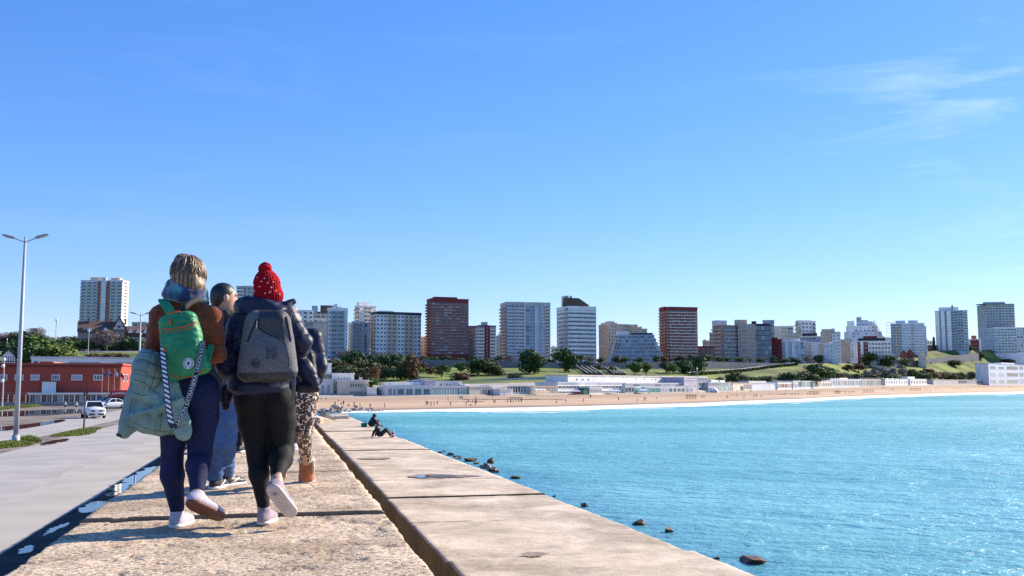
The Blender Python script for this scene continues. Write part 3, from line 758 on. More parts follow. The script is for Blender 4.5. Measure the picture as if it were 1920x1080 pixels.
def hand(S, wrist, direction, palm_n, size=.18, side=1):
    """palm, four unequal bent fingers and a thumb, curled a little towards the palm"""
    R = frame(x=direction, z=palm_n); fx, fy, fz = R[:, 0], R[:, 1], R[:, 2]; w = A_(wrist); s_ = size / .18
    c = w + fx * .045 * s_
    S.ell(c, (.05 * s_, .041 * s_, .017 * s_), .012, R)
    for i, (off, ln) in enumerate(((-.030, .066), (-.010, .076), (.010, .071), (.029, .056))):
        b = w + fx * .085 * s_ + fy * off * s_; m_ = b + fx * ln * .5 * s_ - fz * .012 * s_; e = m_ + fx * ln * .38 * s_ - fz * .034 * s_
        S.cap(b, m_, .0092 * s_, .0085 * s_, .004); S.cap(m_, e, .0085 * s_, .0068 * s_, .003)
    b = w + fx * .03 * s_ - fy * .034 * s_ * side; m_ = b + fx * .03 * s_ - fy * .024 * s_ * side - fz * .008 * s_; e = m_ + fx * .03 * s_ - fy * .004 * s_ * side - fz * .014 * s_
    S.cap(b, m_, .0125 * s_, .0105 * s_, .008); S.cap(m_, e, .0105 * s_, .0085 * s_, .003)
def head(S, c, fwd, h=.225, k=.02):
    """skull, face with brow, nose, mouth, chin and ears; c = centre of the head"""
    R = frame(x=fwd, z=(0, 0, 1)); fx, fy, fz = R[:, 0], R[:, 1], R[:, 2]; c = A_(c); q = h / .225
    S.ell(c + fz * .018 * q - fx * .008 * q, (.097 * q, .076 * q, .095 * q), k, R)
    S.ell(c + fx * .026 * q - fz * .04 * q, (.066 * q, .060 * q, .075 * q), k, R)
    S.cap(c + fx * .07 * q - fz * .098 * q, c + fx * .078 * q - fz * .092 * q, .02 * q, .02 * q, .02)      # chin
    S.cap(c + fx * .086 * q + fz * .012 * q, c + fx * .108 * q - fz * .026 * q, .010 * q, .014 * q, .012)   # nose
    S.cap(c + fx * .080 * q + fy * .04 * q + fz * .026 * q, c + fx * .080 * q - fy * .04 * q + fz * .026 * q, .012 * q, .012 * q, .012)  # brow
    S.cap(c + fx * .088 * q + fy * .018 * q - fz * .055 * q, c + fx * .088 * q - fy * .018 * q - fz * .055 * q, .008 * q, .008 * q, .008)  # lips
    for sg in (-1, 1):
        S.ell(c + fx * .070 * q + fy * sg * .030 * q + fz * .006 * q, (.012 * q, .014 * q, .009 * q), .004, R, op='cut')
        S.ell(c + fx * .067 * q + fy * sg * .030 * q + fz * .006 * q, (.011 * q, .012 * q, .010 * q), .003, R)
        S.ell(c - fx * .006 * q + fy * sg * .077 * q - fz * .010 * q, (.018 * q, .009 * q, .031 * q), .006, R)
def shoe_parts(heel, toe, up, width=.092, hgt=.085, collar=None, vox=.006):
    """(upper, sole) fields of a trainer; heel, toe = ends of the sole"""
    heel, toe = A_(heel), A_(toe); L_ = float(np.linalg.norm(toe - heel)); R = frame(x=toe - heel, z=up); fx, fy, fz = [R[:, i].astype(np.float32) for i in range(3)]
    P = lambda x, y, z: heel + fx * x * L_ + fy * y + fz * z
    lo = np.minimum(heel, toe) - .16; hi = np.maximum(heel, toe) + .16; w = width / 2
    U = SDF(lo, hi, vox)
    U.ell(P(.20, 0, .045), (.062, w * .80, .052), .02, R); U.ell(P(.50, 0, .042), (.085, w * .93, .042), .03, R); U.ell(P(.80, 0, .036), (.058, w * .92, .030), .03, R)
    U.cap(P(.16, 0, .05), P(.20, 0, hgt), .034, .037, .02); U.cap(P(.32, 0, .075), P(.62, 0, .055), .026, .022, .02)
    if collar is not None: U.cap(P(.20, 0, hgt), collar, .037, .034, .015)
    U.cutplane(P(0, 0, .016), -fz)
    S_ = SDF(lo, hi, vox)
    S_.cap(P(.14, 0, .016), P(.86, 0, .018), w * .90, w * .97, .01, flat=(fz, .42))
    S_.box(P(.47, 0, .016), (L_ * .32, w * .80, .020), .014, .02, R)
    S_.cutplane(P(0, 0, .036), fz)
    S_.cutplane(P(0, 0, 0), -fz)
    return U, S_
# ---- patterned cloth materials
def denim(name, c1, c2, scale=90):
    return mat(name, c1, .85, col2=c2, scale=scale, detail=2, bump=.25, bscale=140, lo=.3, hi=.7)
def soft(name, c, var=.15, scale=14, rough=.9, bump=.3, bs=60, **k):
    return mat(name, c, rough, var=var, scale=scale, bump=bump, bscale=bs, **k)
m_skin = mat('skin', (0.50, 0.285, 0.20), .55, var=.08, scale=20)
def leopard():
    m = bpy.data.materials.new('leopard_print_cloth'); m.use_nodes = True; t = m.node_tree; b = t.nodes['Principled BSDF']; N = t.nodes.new; L = t.links.new
    tc = N('ShaderNodeTexCoord'); n = N('ShaderNodeTexNoise'); n.inputs['Scale'].default_value = 26; L(tc.outputs['Object'], n.inputs['Vector'])
    mx = N('ShaderNodeMixRGB'); mx.inputs[0].default_value = .028; L(tc.outputs['Object'], mx.inputs[1]); L(n.outputs['Color'], mx.inputs[2])
    v = N('ShaderNodeTexVoronoi'); v.inputs['Scale'].default_value = 46; L(mx.outputs[0], v.inputs['Vector'])
    r = N('ShaderNodeValToRGB'); e = r.color_ramp.elements; r.color_ramp.interpolation = 'CONSTANT'
    e[0].position = 0; e[0].color = (.30, .13, .05, 1); e[1].position = .62; e[1].color = (.72, .62, .52, 1); x = e.new(.30); x.color = (.012, .010, .010, 1)
    L(v.outputs['Distance'], r.inputs[0]); L(r.outputs[0], b.inputs['Base Color']); b.inputs['Roughness'].default_value = .75
    return m
# ================================================================== THE WALKERS
def proj(P):
    """where points of the place stand in the photograph (to lay out panels on the bags)"""
    P = np.asarray(P); z = P[:, 2] - CAMH; c = P[:, 1] * cT + z * sT
    return 960 + FPX * P[:, 0] / c, 540 - FPX * (z * cT - P[:, 1] * sT) / c
def J(D0): return lambda px, py, dd=0.0: A_(pt(px, py, D0 + dd))
def lerp(a, b, t): return a * (1 - t) + b * t
def leg(S, hip, knee, ank, rh, rt, rk, rc, ra, off=0.0, calf_back=.02, mid=.5, disp=None):
    m_ = lerp(hip, knee, mid); cf = lerp(knee, ank, .30) + A_((0, -calf_back, 0))
    S.path([hip, m_, knee], [rh + off, rt + off, rk + off], .03, disp=disp); S.path([knee, cf, ank], [rk * .96 + off, rc + off, ra + off], .03, disp=disp)
def span(pts, m=.2):
    P = np.array(pts); return P.min(0) - m, P.max(0) + m
from mathutils.bvhtree import BVHTree
EYE = Vector((0, 0, CAMH))
def surf_fn(o):
    """finds the point of a built mesh that shows at (px, py), lifted a little off it"""
    base = o.parent.location if o.parent else Vector(); me = o.data
    tr = BVHTree.FromPolygons([v.co + base for v in me.vertices], [tuple(p.vertices) for p in me.polygons])
    def f(px, py, lift=.002, dflt=None):
        d = (pt(px, py, 10.0) - EYE).normalized(); h = tr.ray_cast(EYE, d)
        if h[0] is None: h = tr.find_nearest(EYE + d * ((base - EYE).length))
        return h[0] - d * lift
    return f
def dens(l, step=2.5):
    o = []
    for (x0, y0), (x1, y1) in zip(l, l[1:]):
        n = max(1, int(math.hypot(x1 - x0, y1 - y0) / step)); o += [(x0 + (x1 - x0) * k / n, y0 + (y1 - y0) * k / n) for k in range(n)]
    return o + [l[-1]]
def person(label, base, group=None): return thing('person', label, 'person', base, 0, group)
def add(root, S, name, mats, smooth=1, mi=None):
    L_ = root.location
    return ob(name, S.skin(name, mats, smooth, mi, (L_.x, L_.y, L_.z)), root)
def fold(f, amp, seed, str_=(1, 1, 1)):
    s_ = np.array(str_, np.float32)
    return lambda P: amp * snoise(P * s_, f, seed, 3)
def add_shoe(root, heel, toe, up, m_up, m_sole, width=.092, hgt=.085, collar=None, vox=.006):
    U, So = shoe_parts(heel, toe, up, width, hgt, collar, vox)
    u = add(root, U, 'shoe', m_up); s_ = So.skin('sole', m_sole, 1, None, tuple(root.location)); so = ob('sole', s_, u)
    return u
def body(root, j, vox=.009, hd=.22, fwd=(0, 1, 0), sh=.045, thick=1.0):
    """one continuous body: trunk, neck, head, arms with hands, legs with feet"""
    pts = [j[k] for k in j]; lo, hi = span(pts, .22); S = SDF(lo, hi, vox)
    up = A_((0, 0, 1)); cx = (j['shL'] + j['shR']) / 2
    pel = (j['hipL'] + j['hipR']) / 2
    head(S, j['head'], fwd, hd)
    S.cap(cx + up * .01, j['head'] - up * .06, .056, .052, .03)
    S.cap(j['shL'], j['shR'], sh, sh, .03); S.ell(lerp(cx, pel, .25), (.145 * thick, .095 * thick, .16), .04); S.ell(lerp(cx, pel, .6), (.125 * thick, .085 * thick, .15), .04); S.ell(pel + up * .03, (.15 * thick, .10 * thick, .11), .04)
    for s_ in 'LR':
        S.path([j['sh' + s_], j['el' + s_], j['wr' + s_]], [sh, .038, .026], .02)
        d = j['wr' + s_] - j['el' + s_]; d /= np.linalg.norm(d)
        pn = np.cross(d, A_((0, 0, 1) if abs(d[2]) < .8 else (0, 1, 0))); pn = pn * (1 if s_ == 'L' else -1)
        hand(S, j['wr' + s_] + d * .01, d, pn, .17, 1 if s_ == 'L' else -1)
        leg(S, j['hip' + s_], j['kn' + s_], j['an' + s_], .085, .07, .05, .05, .034)
        S.cap(j['an' + s_], j['ft' + s_], .034, .026, .02)
    return add(root, S, 'body', m_skin)

# ------------------------------------------------------------------ woman in the rust sweater
j1 = J(6.2); up = A_((0, 0, 1))
heelL = A_(gp(324, 992, 0.0)); toeL = heelL + A_((.025, .245, .0))
fR = A_((.68, .56, -.47)); fR /= np.linalg.norm(fR); uR = A_((.10, .80, .62)); uR = uR - fR * (uR @ fR); uR /= np.linalg.norm(uR)
heelR = A_(pt(351, 945, 5.93)); toeR = heelR + fR * .245
anL = heelL + A_((.005, .05, .105)); anR = heelR + uR * .10 + fR * .045
w1 = dict(head=j1(352, 514), shL=j1(300, 594), shR=j1(398, 595), elL=j1(289, 652, -.02), elR=j1(407, 664, -.02), wrL=j1(312, 668, .24), wrR=j1(388, 672, .24),
          hipL=j1(333, 738), hipR=j1(379, 738), knL=j1(322, 862, .02), knR=j1(375, 853, .0), anL=anL, anR=anR, ftL=toeL + up * .03 - A_((0, .07, 0)), ftR=toeR + uR * .035 - fR * .07)
W1 = person('person walking in a rust sweater, navy leggings and colourful scarf with a green backpack', tuple(heelL * A_((1, 1, 0))))
body(W1, w1)
m_rust = mat('rust_knit', (0.20, 0.042, 0.011), .95, var=.25, scale=22, bump=.5, bscale=120, sheen=.25)
S = SDF(*span([w1[k] for k in ('shL', 'shR', 'elL', 'elR', 'wrL', 'wrR')] + [j1(350, 712), j1(350, 560)], .14), .008)
S.cap(j1(352, 563), j1(303, 590), .050, .050, .03); S.cap(j1(350, 563), j1(396, 590), .050, .050, .03); S.cap(w1['shL'], w1['shR'], .062, .062, .03)
S.ell(j1(349, 628, -.01), (.163, .118, .17), .05); S.ell(j1(350, 682), (.155, .118, .13), .05)
rib = lambda P, t: .0035 * np.sin(t * 40) * 0 + .0022 * np.sin(P[..., 2] * 260)
for s_ in 'LR':
    S.path([w1['sh' + s_], lerp(w1['sh' + s_], w1['el' + s_], .55), w1['el' + s_]], [.063, .058, .054], .03, disp=rib); S.path([w1['el' + s_], w1['wr' + s_]], [.054, .043], .03, disp=rib)
S.cutplane(j1(350, 712), (0, 0, -1)); S.wrinkle(fold(5, .007, 3, (1, 1, 1.6)))
add(W1, S, 'sweater', m_rust)
m_navyleg = mat('navy_leggings', (0.012, 0.016, 0.060), .8, var=.25, scale=40, bump=.12, bscale=300, spec=.25)
S = SDF(*span([w1['hipL'], w1['hipR'], w1['anL'], w1['anR'], w1['knL']], .17), .008)
S.ell(j1(355, 722), (.168, .125, .10), .05)
for q in (335, 379): S.ell(j1(q, 745, -.035), (.092, .10, .105), .04)
leg(S, w1['hipL'], w1['knL'], w1['anL'] + up * .015, .10, .088, .064, .069, .044); leg(S, w1['hipR'], w1['knR'], lerp(w1['knR'], w1['anR'], .93), .108, .101, .071, .068, .043, mid=.38)
S.cutplane(j1(350, 700), (0, 0, 1)); S.wrinkle(fold(8, .0025, 9))
add(W1, S, 'leggings', m_navyleg)
m_whiteup = mat('pale_lilac_mesh', (0.46, 0.43, 0.52), .8, var=.08, scale=60, bump=.3, bscale=250); m_white = mat('white_rubber', (0.62, 0.61, 0.61), .6, var=.06, scale=20)
m_brown = mat('gum_sole', (0.15, 0.055, 0.035), .6, var=.15, scale=30)
m_dark = mat('black_rubber', (0.018, 0.018, 0.02), .6)
add_shoe(W1, heelL, toeL, up, m_whiteup, m_white, .098, .09, collar=anL - up * .012)
add_shoe(W1, heelR, toeR, uR, m_whiteup, m_brown, .098, .09, collar=anR - uR * .012)
# hair
def hair_mat(name, c1, c2, c3, sc_=(70, 70, 6)):
    m = bpy.data.materials.new(name); m.use_nodes = True; t = m.node_tree; b = t.nodes['Principled BSDF']; N = t.nodes.new; L = t.links.new
    tc = N('ShaderNodeTexCoord'); mp = N('ShaderNodeMapping'); mp.inputs['Scale'].default_value = sc_; L(tc.outputs['Object'], mp.inputs[0])
    n = N('ShaderNodeTexNoise'); n.inputs['Scale'].default_value = 1.0; n.inputs['Detail'].default_value = 5; n.inputs['Distortion'].default_value = .6; L(mp.outputs[0], n.inputs['Vector'])
    r = N('ShaderNodeValToRGB'); e = r.color_ramp.elements; e[0].position = .36; e[0].color = c1 + (1,); e[1].position = .66; e[1].color = c3 + (1,); x = e.new(.5); x.color = c2 + (1,)
    L(n.outputs['Fac'], r.inputs[0]); L(r.outputs[0], b.inputs['Base Color']); b.inputs['Roughness'].default_value = .42
    bp = N('ShaderNodeBump'); bp.inputs['Strength'].default_value = .5; bp.inputs['Distance'].default_value = .004; L(n.outputs['Fac'], bp.inputs['Height']); L(bp.outputs[0], b.inputs['Normal'])
    return m
m_hair = hair_mat('dark_blond_hair', (0.035, 0.020, 0.010), (0.19, 0.110, 0.050), (0.50, 0.33, 0.17))
hc = j1(352, 512)
S = SDF(hc - .2, hc + .2, .006)
S.ell(j1(350, 503, -.005), (.082, .105, .085), .03); S.ell(j1(352, 521, -.015), (.103, .112, .080), .04); S.ell(j1(358, 537, -.03), (.083, .085, .05), .04); S.ell(j1(343, 489, .0), (.045, .07, .040), .03)
S.cap(j1(372, 520, -.02), j1(381, 545, -.03), .026, .014, .02); S.cap(j1(330, 520, -.02), j1(326, 540, -.02), .02, .012, .02)
def strands(P):
    q = P - hc; a = np.arctan2(q[:, 0], -q[:, 1]); return .004 * snoise(P * A_((1, 1, .45)), 11, 8)
S.wrinkle(strands)
hair = add(W1, S, 'hair', m_hair)
r_ = random.Random(3); lock_m = [mat('hair_lock_dark', (.040, .022, .011), .45), mat('hair_lock_mid', (.15, .085, .038), .42), mat('hair_lock_blond', (.36, .235, .115), .42), mat('hair_lock_pale', (.52, .38, .21), .42)]
q = MB(); hcc = j1(352, 514, -.004)
for k in range(620):
    a = r_.uniform(-2.2, 2.2); th0 = r_.uniform(.05, .9) if r_.random() < .55 else r_.uniform(.6, 1.6); th1 = min(2.42, th0 + r_.uniform(.9, 1.8)); sw = r_.gauss(0, .32); ri = r_.uniform(.97, 1.055); pts = []; n_ = 8; ph = r_.uniform(0, 6.28)
    for i_ in range(n_):
        u = i_ / (n_ - 1); th = th0 + (th1 - th0) * u; aa = a + sw * u + .07 * sin(5 * u + ph); rr = ri + .02 * sin(4 * u + ph)
        pts.append(Vector(hcc + A_((.103 * sin(th) * sin(aa) + .010 * (th > 1.2) * (th - 1.2), -.114 * sin(th) * cos(aa), .116 * cos(th) * (.92 if th > 1.57 else 1.0))) * rr) - W1.location)
    r0 = r_.uniform(.0020, .0046); mi_ = r_.choice([0, 0, 1, 1, 1, 2, 2, 3]) if th0 < 1.0 else r_.choice([0, 0, 0, 1, 1, 2]); q.tube(pts, [r0 * .5] + [r0] * 4 + [r0 * .8, r0 * .6, r0 * .25], 5, mi_, False)
for k in range(14):
    a = r_.uniform(.6, 2.0); p0 = hcc + A_((.09 * sin(a), -.09 * cos(a), r_.uniform(-.03, .07))); e_ = p0 + A_((r_.uniform(.01, .03), r_.uniform(-.02, .02), r_.uniform(-.05, -.02))); q.tube([Vector(p0) - W1.location, Vector((p0 + e_) / 2 + A_((.008, 0, .006))) - W1.location, Vector(e_) - W1.location], [.001, .0008, .0003], 4, 2)
ob('hair_locks', q.mesh('hair_locks', lock_m, True), hair, kind='stuff')
# scarf
def scarf_mat():
    m = bpy.data.materials.new('dyed_wool_scarf'); m.use_nodes = True; t = m.node_tree; b = t.nodes['Principled BSDF']; N = t.nodes.new; L = t.links.new
    tc = N('ShaderNodeTexCoord'); n = N('ShaderNodeTexNoise'); n.inputs['Scale'].default_value = 7; n.inputs['Detail'].default_value = 3; n.inputs['Distortion'].default_value = .8; L(tc.outputs['Object'], n.inputs['Vector'])
    r = N('ShaderNodeValToRGB'); e = r.color_ramp.elements; e[0].position = .36; e[0].color = (.008, .014, .05, 1); e[1].position = .74; e[1].color = (.62, .58, .66, 1)
    for p_, c_ in ((.46, (.02, .05, .15)), (.54, (.03, .18, .22)), (.60, (.09, .33, .34)), (.67, (.22, .05, .14))): x = e.new(p_); x.color = c_ + (1,)
    L(n.outputs['Fac'], r.inputs[0]); L(r.outputs[0], b.inputs['Base Color']); b.inputs['Roughness'].default_value = .95; b.inputs['Sheen Weight'].default_value = .5
    return m
S = SDF(j1(348, 548) - .2, j1(348, 548) + .2, .007)
for lay, (rr, zz_, r0) in enumerate(((.090, -.004, .042), (.084, .022, .032), (.097, -.022, .032))):
    cc = j1(347 + lay, 548) + up * zz_
    ps = [cc + A_((rr * sin(a) * 1.02, -rr * cos(a), .018 * sin(a + lay * 2) - .012 * sin(a))) for a in np.linspace(0, 2 * pi, 15)]
    S.path(ps, [r0] * 15, .018)
S.wrinkle(lambda P: .010 * snoise(P * A_((.6, .6, 2.2)), 9, 12))
add(W1, S, 'scarf', scarf_mat())

# ------------------------------------------------------------------ green backpack
BD = 6.2 - .225
jb = J(BD)
bp_ = thing('backpack', 'bright green quilted backpack with orange trim worn over the rust sweater', 'backpack', tuple(jb(346, 705)))
m_green = mat('green_nylon', (0.010, 0.22, 0.085), .5, var=.25, scale=9, bump=.45, bscale=40)
m_orange = mat('orange_trim', (0.55, 0.10, 0.025), .7, var=.1, scale=40)
c = jb(343, 647); Rb = frame(y=(.0, 1, .05), z=A_(jb(332, 590)) - A_(jb(354, 706)))
S = SDF(c - .3, c + .3, .006)
quilt = lambda P, q: .0060 * np.abs(np.sin((q[..., 2] + 2 * q[..., 0] ** 2) * 75)) * (q[..., 1] < 0)
S.box(c, (.123, .062, .195), .045, .02, Rb, disp=quilt, taper=.13)
S.ell(c + Rb[:, 1] * -.035 - Rb[:, 2] * .05, (.105, .06, .13), .04, Rb)
S.wrinkle(fold(7, .006, 21, (1.2, 1, 1)))
bb = add(bp_, S, 'bag', m_green); sfb = surf_fn(bb)
def strip3(root, name, pts, wd, th, m_, across, par=None, n=4, uvm=None):
    """flat strap through points; across = direction of its width (or one per point)"""
    P = [Vector(p) for p in pts]; V = []; F = []
    # smooth by Catmull-Rom
    out = []
    for i in range(len(P) - 1):
        p0, p1, p2, p3 = P[max(i - 1, 0)], P[i], P[i + 1], P[min(i + 2, len(P) - 1)]
        for k in range(n):
            u = k / n; out.append(0.5 * ((2 * p1) + (-p0 + p2) * u + (2 * p0 - 5 * p1 + 4 * p2 - p3) * u * u + (-p0 + 3 * p1 - 3 * p2 + p3) * u ** 3))
    out.append(P[-1]); L_ = root.location
    for i, p in enumerate(out):
        d = (out[min(i + 1, len(out) - 1)] - out[max(i - 1, 0)]).normalized(); a = Vector(across); a = (a - d * a.dot(d)).normalized(); nn = d.cross(a).normalized()
        for sa, sn in ((-1, -1), (1, -1), (1, 1), (-1, 1)): V.append(p + a * sa * wd / 2 + nn * sn * th / 2 - L_)
    for i in range(len(out) - 1):
        for k in range(4): F.append((i * 4 + k, i * 4 + (k + 1) % 4, i * 4 + 4 + (k + 1) % 4, i * 4 + 4 + k))
    F += [(3, 2, 1, 0), tuple(len(V) - 4 + k for k in range(4))]
    q = MB(); q.add(V, F)
    return ob(name, q.mesh(name, m_), par or root), out
X_ = (1, 0, 0)
def onbag(px, py, dd=0.0): return jb(px, py, -.075 + dd)
def tube_part(root, name, pts, r, m_, par=None, n=6):
    q = MB(); q.tube([Vector(p) - root.location for p in pts], r, n); return ob(name, q.mesh(name, m_, True), par or root)
tube_part(bp_, 'zip', [sfb(x, y, .001) for x, y in dens(((303, 616), (313, 617), (324, 616.5), (336, 614.5), (348, 611.5), (359, 607.5), (368, 603)))], .0045, m_orange)
tube_part(bp_, 'zip', [sfb(x, y, .001) for x, y in dens(((304, 622), (314, 623), (325, 622.5), (337, 620.5), (349, 617.5), (360, 613.5), (369, 609)))], .0026, m_orange)
tube_part(bp_, 'piping', [sfb(x, y, .001) for x, y in dens(((317, 700), (324, 706), (340, 708.5), (358, 706), (374, 700), (384, 693)))], .004, m_orange)
tube_part(bp_, 'handle', [onbag(311, 592, .05), onbag(318, 586, .03), onbag(335, 584, .025), onbag(345, 590, .03), onbag(350, 602, .03)], .006, m_orange)
m_gstrap = mat('green_webbing', (0.02, 0.30, 0.12), .7, var=.15, scale=40); m_black = mat('black_webbing', (0.014, 0.014, 0.016), .8, var=.2, scale=50)
strip3(bp_, 'shoulder_strap', [jb(322, 590, .02), jb(315, 578, .06), jb(307, 566, .13), j1(305, 562, .04)], .055, .012, m_gstrap, X_)
strip3(bp_, 'shoulder_strap', [jb(336, 588, .02), jb(343, 577, .05), jb(352, 563, .14), j1(356, 556, .0)], .022, .01, m_gstrap, X_)
tube_part(bp_, 'shoulder_strap', [jb(341, 584, .02), jb(347, 575, .05), jb(356, 568, .09), jb(367, 563.5, .13), jb(378, 563, .19), jb(387, 568, .27)], .021, m_black, None, 8)
strip3(bp_, 'side_strap', [jb(385, 688, .02), jb(393, 660, .10), jb(398, 640, .2)], .035, .01, m_gstrap, X_)
for (x, y, cc) in ((319, 604, m_orange), (309, 657, m_orange)):
    q = SDF(onbag(x, y) - .05, onbag(x, y) + .05, .004); q.ell(onbag(x, y, .0), (.008, .008, .02), .008); q.cap(onbag(x - 2, y - 8, .01), onbag(x, y - 2), .004, .005, .006); q.wrinkle(fold(40, .004, 5)); add(bp_, q, 'tassel', cc)
# round badge: white disc with dark ring marks and a small figure in its middle
def disc(root, name, c_, nrm, r, m_, th=.003, n=28, par=None, r_in=0.0, ang=(0, 2 * pi)):
    nv = Vector(nrm).normalized(); a = nv.cross(Vector((0, 0, 1))).normalized(); b = a.cross(nv); c_ = Vector(c_) - root.location
    V = []; F = []
    for k in range(n + 1):
        t = ang[0] + (ang[1] - ang[0]) * k / n
        for rr in (r_in, r):
            V.append(c_ + (a * cos(t) + b * sin(t)) * rr + nv * th); V.append(c_ + (a * cos(t) + b * sin(t)) * rr)
    for k in range(n):
        o_ = 4 * k; F += [(o_, o_ + 4, o_ + 6, o_ + 2), (o_ + 2, o_ + 6, o_ + 7, o_ + 3), (o_ + 1, o_ + 3, o_ + 7, o_ + 5)]
    q = MB(); q.add(V, F); return ob(name, q.mesh(name, m_), par or root)
m_wprint = mat('white_print', (0.75, 0.76, 0.74), .6); m_nprint = mat('navy_print', (0.02, 0.04, 0.13), .6)
bn = (-.08, -1, .10); bc_ = sfb(353.5, 681.5, .012)
bd = disc(bp_, 'badge', bc_, bn, .033, m_wprint)
e_ = Vector(bn).normalized() * .0035
for k in range(20):
    t = k * 2 * pi / 20
    if k in (4, 15): continue
    disc(bp_, 'badge_mark', Vector(bc_) + e_, bn, .0305, m_nprint, .0008, 3, bd, .0245, (t, t + .17))
disc(bp_, 'badge_mark', Vector(bc_) + e_, bn, .0212, m_nprint, .0006, 28, bd, .0195)
for dx, dz, r_ in ((0, .006, .0055), (-.004, -.003, .0065), (.006, .0, .005), (.0, -.011, .004), (-.008, .004, .003), (.007, -.010, .003)):
    disc(bp_, 'badge_mark', Vector(bc_) + e_ + Vector((dx, 0, dz)), bn, r_, m_nprint, .0009, 7, bd)
# hanging straps: a striped one and a lettered one that meet in a loop
def jsx(px, py, dd=0.0): return jb(px, py, -.10 + dd)
m_stripe_n = mat('navy_strap', (0.012, 0.018, 0.06), .7); m_sblack = mat('black_strap', (0.012, 0.012, 0.014), .7)
stp = [jsx(305, 640, .06), jsx(306, 672, .0), jsx(310, 710, -.05), jsx(315, 755, -.08), jsx(320, 790, -.09), jsx(326, 801, -.09)]
st, path1 = strip3(bp_, 'striped_strap', stp, .036, .003, m_stripe_n, X_)
def along(path, w_, sgn=1):
    """(u along, v across) -> point just above the camera side of a strap"""
    L_ = [0.0]
    for a, b in zip(path, path[1:]): L_.append(L_[-1] + (b - a).length)
    def f(u, v, lift=.0026):
        u = min(max(u, 0), L_[-1] - 1e-6); i = max(k for k in range(len(L_) - 1) if L_[k] <= u); d = (path[i + 1] - path[i]); p = path[i] + d * ((u - L_[i]) / max(d.length, 1e-9)); d.normalize()
        a = Vector((1, 0, 0)); a = (a - d * a.dot(d)).normalized(); nn = d.cross(a).normalized()
        if nn.y > 0: nn = -nn
        return p + a * v + nn * lift
    return f, L_[-1]
f1, len1 = along(path1, .03)
u = .012; k = 0
while u < len1 - .05:
    q = MB(); V = []
    for s_ in range(7):
        v = -.0135 + .027 * s_ / 6
        V += [f1(u + s_ / 6 * .022, v) - bp_.location, f1(u + s_ / 6 * .022 + .0165, v) - bp_.location]
    q.add(V, [(2 * s_, 2 * s_ + 1, 2 * s_ + 3, 2 * s_ + 2) for s_ in range(6)]); ob('stripe', q.mesh('stripe', m_wprint), st); u += .030
ltp = [jsx(380, 638, .06), jsx(377, 662, .02), jsx(368, 700, -.03), jsx(352, 752, -.07), jsx(338, 785, -.09), jsx(326, 801, -.09)]
lt, path2 = strip3(bp_, 'lettered_strap', ltp, .031, .003, m_sblack, X_)
path2r = list(reversed(path2)); f2, len2 = along(path2r, .03)
fc = bpy.data.curves.new('letters', 'FONT'); fc.body = 'LEGION EXTRANJERA  LEGION EXTRANJERA'; fc.size = 1.0; fc.align_x = 'LEFT'
to = bpy.data.objects.new('letters', fc); C.objects.link(to); bpy.context.view_layer.update()
tm = bpy.data.meshes.new_from_object(to.evaluated_get(bpy.context.evaluated_depsgraph_get())); bpy.data.objects.remove(to)
bm = bmesh.new(); bm.from_mesh(tm); bmesh.ops.subdivide_edges(bm, edges=[e for e in bm.edges if e.calc_length() > .25], cuts=2); bm.to_mesh(tm); bm.free()
wmax = max(v.co.x for v in tm.vertices); s_ = (len2 * 1.13) / wmax; capz = .0185
keep_end = len2
for v in tm.vertices:
    v.co = f2(.022 + v.co.x * s_, (.5 * .69 - v.co.y) / .69 * capz) - bp_.location if .022 + v.co.x * s_ < keep_end else f2(len2 - .001, 0, -.001) - bp_.location
tm.materials.clear(); tm.materials.append(m_wprint); ob('lettering', tm, lt, kind='stuff')
for sg in (-1, 1):
    q = MB(); V = []; n_ = 40
    for k in range(n_ + 1): V += [f2(.012 + (len2 - .02) * k / n_, sg * .0132) - bp_.location, f2(.012 + (len2 - .02) * k / n_, sg * .0143) - bp_.location]
    q.add(V, [(2 * k, 2 * k + 1, 2 * k + 3, 2 * k + 2) for k in range(n_)]); ob('edge_line', q.mesh('edge_line', m_wprint), lt)

# ------------------------------------------------------------------ sage jacket carried over the arm
m_sage = mat('sage_padded_cotton', (0.19, 0.30, 0.27), .8, var=.18, scale=7, bump=.35, bscale=70)
jk = J(6.08)
jkt = thing('jacket', 'sage green padded jacket with a hood draped over the arm of the rust sweater', 'jacket', tuple(jk(295, 740)))
S = SDF(*span([jk(222, 640), jk(365, 830)], .17), .008)
S.ell(jk(305, 752, .05), (.160, .10, .16), .04); S.ell(jk(300, 792, .03), (.165, .085, .085), .05); S.ell(jk(310, 715, .10), (.17, .07, .16), .04)
S.cap(jk(285, 658, .12), jk(270, 690, .08), .06, .075, .04)
S.path([jk(264, 690, .06), jk(250, 750, .05), jk(240, 798, .04)], [.038, .048, .052], .02); S.cap(jk(240, 798, .04), jk(233, 812, .04), .050, .036, .015)      # left sleeve
S.cap(jk(330, 770, -.02), jk(343, 812, -.03), .052, .050, .03)                                                                     # right sleeve end
S.cap(jk(252, 738, -.03), jk(318, 762, -.06), .035, .030, .03)                                                                     # collar roll
S.cap(jk(250, 780, -.02), jk(345, 800, -.02), .034, .034, .03)                                                                     # hem
for a, b, r_ in (((262, 775, -.07), (300, 766, -.09), .016), ((300, 766, -.09), (345, 745, -.07), .014), ((330, 720, -.02), (352, 790, -.06), .022), ((290, 770, -.09), (286, 805, -.07), .014), ((312, 690, .0), (345, 715, .02), .02)):
    S.cap(jk(*a), jk(*b), r_, r_ * .7, .03)
S.wrinkle(lambda P: .011 * snoise(P * A_((1, 1, .6)), 4.5, 31) + .006 * snoise(P, 10, 32))
shl = add(jkt, S, 'shell', m_sage); sfs = surf_fn(shl); m_seam0 = mat('dark_seam_line', (0.05, 0.085, 0.083), .9)
